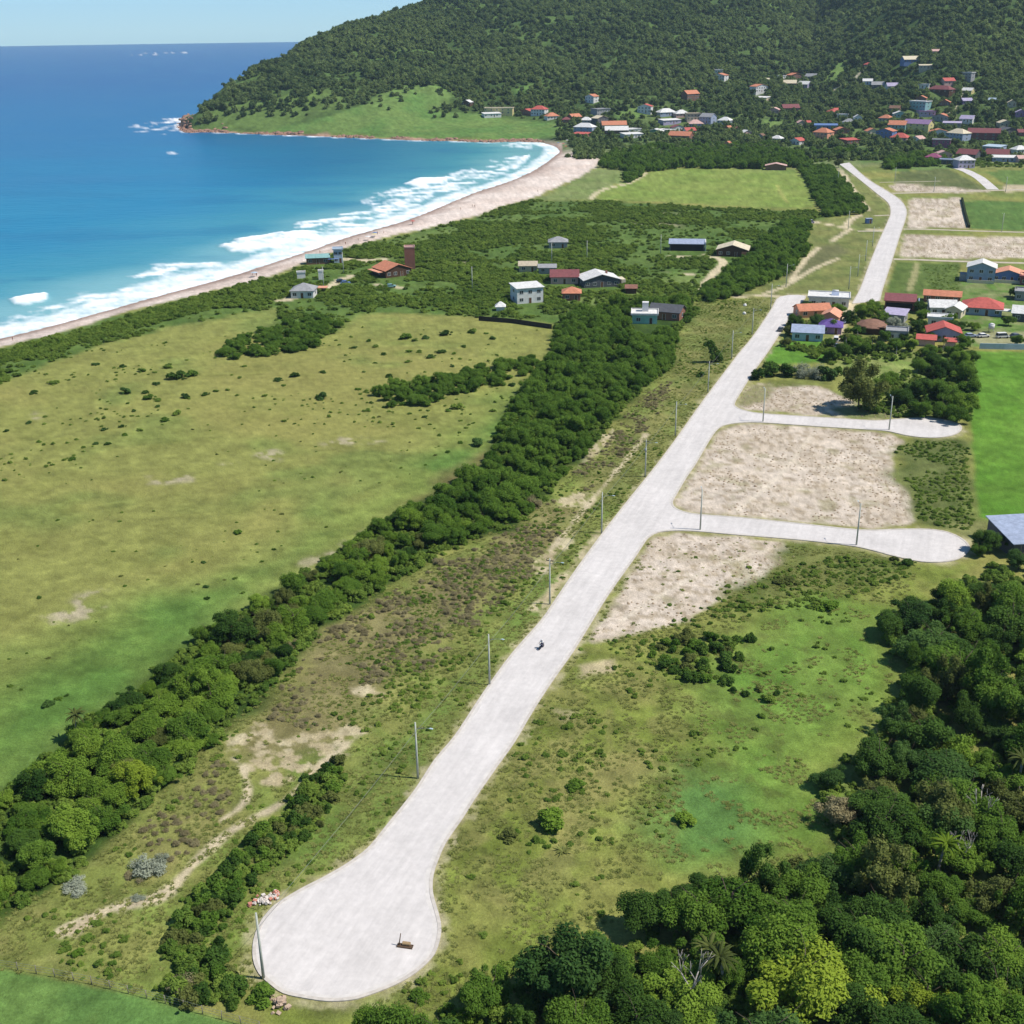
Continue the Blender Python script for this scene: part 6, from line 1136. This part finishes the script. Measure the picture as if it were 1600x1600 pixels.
bm = bmesh.new(); [bmesh.ops.create_uvsphere(bm, u_segments=8, v_segments=6, radius=.05, matrix=Matrix.Translation((.32, y, 1.05))) for y in (-.3, .3)]; bm_obj('hands', bm, skinm, rd)
# ---- odd heaps
tw = mat('raw_timber', alb(176, 150, 112), .9, .25, 4); twd = mat('dark_timber', alb(104, 84, 66), .9, .25, 4)
q = gp(633, 1480); r = empty('timber_stack', (*q, .1), R(-12)); tag(r, 'little stack of brown timber with an upright post on the turning circle', 'timber')
bm = bmesh.new()
for i in range(5): box(bm, -.95, .95 - .1 * (i % 2), -.32 + .13 * i, -.21 + .13 * i, 0, .16)
bm_obj('plank_base', bm, twd, r); bm = bmesh.new(); box(bm, -.4, .6, -.05, .45, .165, .42); bmesh.ops.bevel(bm, geom=bm.edges[:], offset=.05, segments=2, affect='EDGES'); bm_obj('block', bm, tw, r); bm = bmesh.new(); tube(bm, (-.72, 0, .165), (-.5, .15, 1.75), .07, .05, 8); bm_obj('post', bm, twd, r)
bm = bmesh.new(); g = random.Random(2)
for i in range(60): 
    a, b = g.uniform(-2.0, 2.0), g.gauss(0, .45); s = g.uniform(.08, .28); box(bm, -s, s, -s * .8, s * .8, -s * .4, s, g.choice((0, 0, 0, 1)), Matrix.Translation((a, b + .35 * a, max(0, .3 - abs(a) * .12))) @ Matrix.Rotation(g.uniform(0, 3), 4, (g.random(), g.random(), 1)))
o = bm_obj('rubble_heap', bm, [mat('broken_plaster', alb(226, 216, 206), .9, .2, 3), mat('broken_brick', alb(206, 140, 120), .9, .2, 3)]); q = gp(411, 1408); o.location = (*q, 0); o.rotation_euler[2] = R(14); tag(o, 'heap of whitish and red rubble beside the turning circle', 'rubble')
bm = bmesh.new()
for i in range(40): 
    a = g.uniform(0, 6.3); rr = abs(g.gauss(0, .8)); s = g.uniform(.1, .3); box(bm, -s, s, -s * .8, s * .8, -s * .5, s, 0, Matrix.Translation((rr * math.cos(a), rr * math.sin(a), max(0, .5 - rr * .4))) @ Matrix.Rotation(g.uniform(0, 3), 4, (g.random(), g.random(), 1)))
o = bm_obj('soil_heap', bm, mat('pinkish_soil', alb(196, 172, 150), .95, .25, 2)); q = gp(438, 1570); o.location = (*q, 0); tag(o, 'pinkish soil heap at the rim of the turning circle beside a shrub', 'soil heap')
# ---- cars
def car(u, v, rz, paint, lab, van=False):
    q = gp(u, v); r = empty('car', (*q, .02), rz); tag(r, lab, 'van' if van else 'car')
    m = mat('car_paint_' + paint, alb(*PAL.get(paint, (30, 30, 36))), .3, .05, 2, .5); Z = 1.9 if van else 1.45
    bm = bmesh.new(); prof = [(-2.1, .35), (2.1, .35), (2.15, .75), (1.2, .92), (-2.0, .95), (-2.15, .7)] if not van else [(-2.2, .35), (2.2, .35), (2.25, .8), (1.7, 1.0), (-2.2, 1.0), (-2.25, .7)]
    A = [bm.verts.new((x, -.85, z)) for x, z in prof]; B = [bm.verts.new((x, .85, z)) for x, z in prof]; bm.faces.new(A); bm.faces.new(B[::-1])
    for i in range(len(A)): bm.faces.new((A[i], B[i], B[(i + 1) % len(A)], A[(i + 1) % len(A)]))
    bmesh.ops.recalc_face_normals(bm, faces=bm.faces); bmesh.ops.bevel(bm, geom=bm.edges[:], offset=.08, segments=2, affect='EDGES'); bm_obj('body', bm, m, r)
    a, b, c, d_ = (-1.9, 1.1, -1.35, .35) if not van else (-2.15, 1.65, -2.0, 1.0)
    bm = bmesh.new(); lo = [bm.verts.new(p) for p in ((a, -.78, .92), (b, -.78, .92), (b, .78, .92), (a, .78, .92))]; hi = [bm.verts.new(p) for p in ((c, -.66, Z - .06), (d_, -.66, Z - .06), (d_, .66, Z - .06), (c, .66, Z - .06))]
    for i in range(4): bm.faces.new((lo[i], lo[(i + 1) % 4], hi[(i + 1) % 4], hi[i]))
    bm_obj('windows', bm, glass, r); bm = bmesh.new(); box(bm, c - .05, d_ + .05, -.7, .7, Z - .06, Z); bmesh.ops.bevel(bm, geom=bm.edges[:], offset=.02, segments=1, affect='EDGES'); bm_obj('roof', bm, m, r)
    for x in (-1.3, 1.35):
        for y in (-.86, .86): bm = bmesh.new(); tube(bm, (x, y - .1, .32), (x, y + .1, .32), .32, .32, 14); bm_obj('wheel', bm, tyre, r)
for a in [(1266, 349, .3, 'lav', 'pale lavender car parked on the dirt track by the dark scrub', True), (1308, 337, .1, 'black', 'black car in the shade at the end of the belt of trees'), (533, 441, .4, 'black', 'black car in the dirt yard near the brick house'), (540, 444, .3, 'blue', 'blue car parked next to the black one in the dirt yard'), (611, 449, .2, 'teal', 'pale car below the orange tiled brick house'), (1306, 534, 1.3, 'white', 'white van on the dirt lane beside the purple roof', True), (1306, 543, 1.4, 'grey', 'grey car behind the white van on the dirt lane'), (1319, 505, 1.0, 'steel', 'pale car higher up the dirt lane between gardens'), (1220, 517, 1.1, 'dgrey', 'dark car at the kerb beside the garden trees of the near road'), (1516, 527, .1, 'steel', 'silver car left in the row below the crimson roof'), (1536, 527, .2, 'white', 'white car in the middle of the row below the crimson roof'), (1566, 528, .1, 'white', 'white van right in the row below the crimson roof', True), (1587, 527, .3, 'dgrey', 'dark car at the right end of the row below the crimson roof')]: car(*a)
q = gp(1357, 349); r = empty('container', (*q, 0), .1); tag(r, 'bright blue site container beside the far road', 'container'); bm = bmesh.new(); box(bm, -1.6, 1.6, -1.2, 1.2, .1, 2.6); [box(bm, -1.6 + .4 * i + .05, -1.6 + .4 * i + .2, -1.24, -1.2, .2, 2.5) for i in range(8)]; bm_obj('body', bm, wallm('blue'), r); bm = bmesh.new(); box(bm, -1.7, 1.7, -1.3, 1.3, 2.605, 2.7); bm_obj('roof', bm, wallm('steel'), r); put('door', DOOR, r, .6, -1.25, .12)
# ---- beach life
bodyv = [(0, 0, .92), (0, 0, 1.15), (0, 0, 1.36), (0, 0, 1.5), (0, 0, 1.63), (0, .2, 1.36), (.03, .25, 1.08), (.08, .24, .82), (0, -.2, 1.36), (.03, -.25, 1.08), (.08, -.24, .82), (0, .1, .88), (.05, .12, .48), (0, .13, .04), (.14, .13, .03), (0, -.1, .88), (.05, -.12, .48), (0, -.13, .04), (.14, -.13, .03)]
ED = [(0, 1), (1, 2), (2, 3), (3, 4), (2, 5), (5, 6), (6, 7), (2, 8), (8, 9), (9, 10), (0, 11), (11, 12), (12, 13), (13, 14), (0, 15), (15, 16), (16, 17), (17, 18)]
BODY = skin_body('body', bodyv, ED, [.13, .12, .14, .055, .1, .065, .045, .035, .065, .045, .035, .085, .06, .04, .04, .085, .06, .04, .04], skinm); SHORT = skin_body('shorts', [(0, 0, .98), (0, 0, .9), (0, .1, .86), (.03, .12, .62), (0, -.1, .86), (.03, -.12, .62)], [(0, 1), (1, 2), (2, 3), (1, 4), (4, 5)], [.145, .145, .105, .085, .105, .085], jeans)
for i, (u, v) in enumerate([(395, 432), (401, 433), (540, 383), (560, 377), (590, 367), (600, 366), (645, 351), (738, 324), (742, 325), (840, 301), (895, 248), (893, 244), (720, 329), (500, 396), (20, 531)]):
    q = gp(u, v, -.3); r = empty('person', (*q, tz(*q) + .02), random.uniform(0, 6)); tag(r, 'distant beachgoer standing on the pale sand', 'person', 'people along the beach'); mesh_obj('body', BODY, None, r); mesh_obj('shorts', SHORT, None, r)
bm = bmesh.new(); n = 10; t = bm.verts.new((0, 0, 2.35)); rg = [bm.verts.new((1.5 * math.cos(6.2832 * i / n), 1.5 * math.sin(6.2832 * i / n), 1.9)) for i in range(n)]
for i in range(n): bm.faces.new((rg[i], rg[(i + 1) % n], t))
me0 = {c: from_bm('canopy', bm.copy(), wallm(c)) for c in ('blue', 'red', 'white', 'yellow', 'purple', 'lblue')}; bm.free(); bm = bmesh.new(); tube(bm, (0, 0, -.3), (0, 0, 2.35), .03, .03, 6); PST = from_bm('pole', bm, polem)
for i, (u, v) in enumerate([(872, 224), (880, 226), (886, 223), (892, 227), (898, 224), (905, 226), (912, 223), (884, 230), (899, 230), (918, 227), (398, 433), (585, 372), (586, 370), (645, 351), (575, 376), (908, 231)]):
    q = gp(u, v, -.2); c = ['blue', 'red', 'white', 'purple', 'lblue', 'yellow'][i % 6]; r = empty('beach_umbrella', (*q, tz(*q))); far_ = v < 300
    tag(r, '%s beach umbrella on the %s' % ({'lblue': 'pale blue'}.get(c, c), 'crowded far end of the sand' if far_ else 'open beach below the scrub'), 'umbrella', 'beach umbrellas'); mesh_obj('canopy', me0[c], None, r); mesh_obj('pole', PST, None, r)
# white stone blocks beside the near road head
for (u, v, l) in [(1164, 478, 'whitish block on the verge, farther of two'), (1163, 491, 'whitish block on the verge, nearer of two')]:
    bm = bmesh.new(); bmesh.ops.create_icosphere(bm, subdivisions=2, radius=.7); [setattr(v_, 'co', v_.co * random.uniform(.8, 1.15)) for v_ in bm.verts]; o = bm_obj('boulder', bm, wallm('white')); o.location = (*gp(u, v), .3); tag(o, l, 'boulder')
# ================================================================== COVER
build_cover()
# shore boulders round the headland
g = np.random.default_rng(9); rp = smooth(ROCK, 5); k = g.integers(0, len(rp) - 1, 900); pp = rp[k] + g.normal(0, 4, (900, 2)); pp = pp[fbm(pp[:, 0], pp[:, 1], 45, 3, 91) > .40]; sdv = coast_sd(pp); pp = pp[(sdv > -5) & (sdv < 16)]
bm = bmesh.new(); bmesh.ops.create_icosphere(bm, subdivisions=2, radius=1.0)
for v_ in bm.verts: v_.co *= .8 + .5 * float(vnoise(np.array([v_.co.x * 2 + 5]), np.array([v_.co.y * 2 + v_.co.z]), 3)[0])
BO = mesh_obj('boulder', from_bm('boulder', bm, mat('coast_rock', alb(186, 146, 126), .9, .5, .5, .2, bump=.5))); q, _t = hit(298, 203); BO.location = (q[0], q[1], q[2] + .5); BO.scale = (4, 3, 2.2); tag(BO, 'largest reddish boulder at the tip of the headland', 'boulder')
scatter('shore_boulders', np.column_stack([pp, terrain(pp[:, 0], pp[:, 1]) - .2]), g.uniform(.8, 3.2, (len(pp), 3)) * np.array([1.4, 1, .6]), g.uniform(0, 6.28, len(pp)), np.zeros(len(pp)), [BO], 'reddish rocks lining the foot of the headland', 'rocks')
# tussocks of grass on the near ground
bm = bmesh.new(); gg = random.Random(4)
for i in range(46):
    a = gg.uniform(0, 6.28); b = Vector((math.cos(a), math.sin(a), 0)); p = b * gg.uniform(0, .35); L_ = gg.uniform(.4, .95); s = Vector((-b.y, b.x, 0)) * .07; q1 = p + b * L_ * .5 + Vector((0, 0, L_ * .42)); q2 = p + b * L_ * 1.05 + Vector((0, 0, L_ * .42))
    v1 = [bm.verts.new(p - s), bm.verts.new(p + s), bm.verts.new(q1 + s * .8), bm.verts.new(q1 - s * .8), bm.verts.new(q2)]; bm.faces.new(v1[:4]); bm.faces.new((v1[3], v1[2], v1[4]))
TM = from_bm('grass_tussock', bm, leaf_mat('grass_blades', (.15, .19, .045), (.38, .39, .13), .45, 9.0)); a_ = TM.attributes.new('leafv', 'FLOAT', 'POINT'); a_.data.foreach_set('value', rng.uniform(0, 1, len(TM.vertices)).astype(np.float32))
q = gp(880, 1330); TS = mesh_obj('grass_tussock', TM, None, None, (*q, 0)); TS.scale = (1.3, 1.3, 1.1); tag(TS, 'single yellowish grass tussock below the round bright green clump', 'grass tussock')
TP = []
for poly, sp in ((VERGE, .95), ([(690, 1440), (680, 1366), (722, 1278), (803, 1159), (894, 1019), (944, 937), (1003, 850), (1100, 840), (1345, 862), (1440, 885), (1400, 1040), (1380, 1110), (1300, 1200), (1310, 1360), (1000, 1430), (800, 1500), (640, 1600), (560, 1600)], .95)):
    p = sample(poly, sp, 60000, 601 + len(TP)); n = .5 * fbm(p[:, 0], p[:, 1], 7, 3, 607) + .5 * fbm(p[:, 0], p[:, 1], 2.4, 2, 608); p = p[off_roads(p, .6) & (n > .43) & ((sdist(p, gpl(LUSH)) < 0) | (n > .58))]
    for q_, rg in SANDY: p = p[(sdist(p, gpl(q_)) < -.3) | (rng.uniform(0, 1, len(p)) < .12)]
    for q_ in PLOTS[:3]: p = p[(sdist(p, gpl(q_)) < 0) | (rng.uniform(0, 1, len(p)) < .1)]
    TP.append(p)
TP = np.vstack(TP); s = rng.uniform(.22, .62, len(TP)); print('tussocks', len(TP))
scatter('grass', np.column_stack([TP, np.zeros(len(TP)) - .02]), np.column_stack([s, s, s * rng.uniform(.6, 1.1, len(TP))]), rng.uniform(0, 6.28, len(TP)), np.zeros(len(TP)), [TS], 'rough grass and dry tussocks over the verge and the field', 'grass')
# clods and weeds of the sandy plots
bm = bmesh.new(); bmesh.ops.create_icosphere(bm, subdivisions=1, radius=.5); [setattr(v_, 'co', Vector((v_.co.x * random.uniform(.7, 1.3), v_.co.y * random.uniform(.7, 1.3), v_.co.z * .6))) for v_ in bm.verts]
CM = from_bm('clod', bm, mat('sandy_clod', alb(170, 150, 124), .95, .3, 3)); CO = mesh_obj('clod', CM, None, None, (*gp(1180, 760), .05)); tag(CO, 'brownish clod lying on the sandy plot between the side streets', 'clod')
CP = []
for q_ in PLOTS: CP.append(sample(q_, 1.5, 6000, 641 + len(CP)))
CP = np.vstack(CP); n = fbm(CP[:, 0], CP[:, 1], 9, 3, 651); CP = CP[off_roads(CP, 1.0) & (rng.uniform(0, 1, len(CP)) < sstep(.3, .7, n))]; s = rng.uniform(.15, .7, len(CP))
scatter('soil_clods', np.column_stack([CP, np.zeros(len(CP))]), np.column_stack([s * 1.3, s, s]), rng.uniform(0, 6.28, len(CP)), np.zeros(len(CP)), [CO], 'clods and lumps strewn over the bare sandy plots', 'soil')

# ================================================================== LIGHT, AIR, CAMERA
EL, AZ = R(56), math.atan2(.985, -.17)
sv = Vector((math.cos(EL) * math.sin(AZ), math.cos(EL) * math.cos(AZ), math.sin(EL)))
ld = bpy.data.lights.new('sun', 'SUN'); ld.energy = 4.8; ld.angle = R(.53); ld.color = (1, .945, .86); sun = bpy.data.objects.new('sun', ld); link(sun); sun.rotation_euler = sv.to_track_quat('Z', 'Y').to_euler(); sun.location = (200, -50, 300)
w = bpy.data.worlds.new('World'); sc.world = w; w.use_nodes = True; nt = w.node_tree; bg = nt.nodes['Background']; sk = nt.nodes.new('ShaderNodeTexSky'); sk.sky_type = 'NISHITA'; sk.sun_disc = False; sk.sun_elevation = EL; sk.sun_rotation = AZ; sk.altitude = 0; sk.air_density = 1.0; sk.dust_density = .0; sk.ozone_density = 4.0
tn = nt.nodes.new('ShaderNodeMix'); tn.data_type = 'RGBA'; tn.blend_type = 'MULTIPLY'; tn.inputs['Factor'].default_value = 1
tcw = nt.nodes.new('ShaderNodeTexCoord'); sx = nt.nodes.new('ShaderNodeSeparateXYZ'); nt.links.new(tcw.outputs['Generated'], sx.inputs[0]); mrw = nt.nodes.new('ShaderNodeMapRange'); mrw.inputs[1].default_value = .0; mrw.inputs[2].default_value = .3; nt.links.new(sx.outputs['Z'], mrw.inputs[0])
tw_ = nt.nodes.new('ShaderNodeMix'); tw_.data_type = 'RGBA'; tw_.inputs['A'].default_value = (.80, 1.32, 1.98, 1); tw_.inputs['B'].default_value = (.76, .98, 1.03, 1); nt.links.new(mrw.outputs[0], tw_.inputs['Factor'])
nt.links.new(sk.outputs[0], tn.inputs['A']); nt.links.new(tw_.outputs['Result'], tn.inputs['B']); nt.links.new(tn.outputs['Result'], bg.inputs[0]); bg.inputs[1].default_value = .085
HAZE = True
if HAZE:
    bm = bmesh.new(); box(bm, -13500, 13500, -14500, 14500, -16, 420); o = bm_obj('haze', bm, ()); hm = bpy.data.materials.new('haze'); hm.use_nodes = True; nt = hm.node_tree; [nt.nodes.remove(n) for n in list(nt.nodes)]
    ou = nt.nodes.new('ShaderNodeOutputMaterial'); pv = nt.nodes.new('ShaderNodeVolumePrincipled'); pv.inputs['Color'].default_value = (.66, .86, 1, 1); pv.inputs['Density'].default_value = 5.5e-5; pv.inputs['Anisotropy'].default_value = .1; nt.links.new(pv.outputs[0], ou.inputs['Volume']); o.data.materials.append(hm); tag(o, 'thin bluish sea haze over the bay and the hills', 'haze', kind='stuff')
cd = bpy.data.cameras.new('camera'); cam = bpy.data.objects.new('camera', cd); link(cam); sc.camera = cam; cd.sensor_fit = 'HORIZONTAL'; cd.sensor_width = 36; cd.lens = 36 * F / 1600; cd.clip_start = .5; cd.clip_end = 40000
M = Matrix(((RT[0], UP[0], -FWD[0], 0), (RT[1], UP[1], -FWD[1], 0), (RT[2], UP[2], -FWD[2], H), (0, 0, 0, 1))); cam.matrix_world = M
sc.view_settings.view_transform = 'Standard'; sc.view_settings.look = 'None'; sc.view_settings.gamma = 1; sc.view_settings.exposure = 0.26
sc.render.engine = 'CYCLES'; cy = sc.cycles; cy.use_denoising = True; cy.max_bounces = 5; cy.diffuse_bounces = 3; cy.glossy_bounces = 2; cy.transmission_bounces = 3; cy.transparent_max_bounces = 4; cy.volume_bounces = 0; cy.caustics_reflective = False; cy.caustics_refractive = False
try: cy.denoiser = 'OPENIMAGEDENOISE'
except Exception: pass
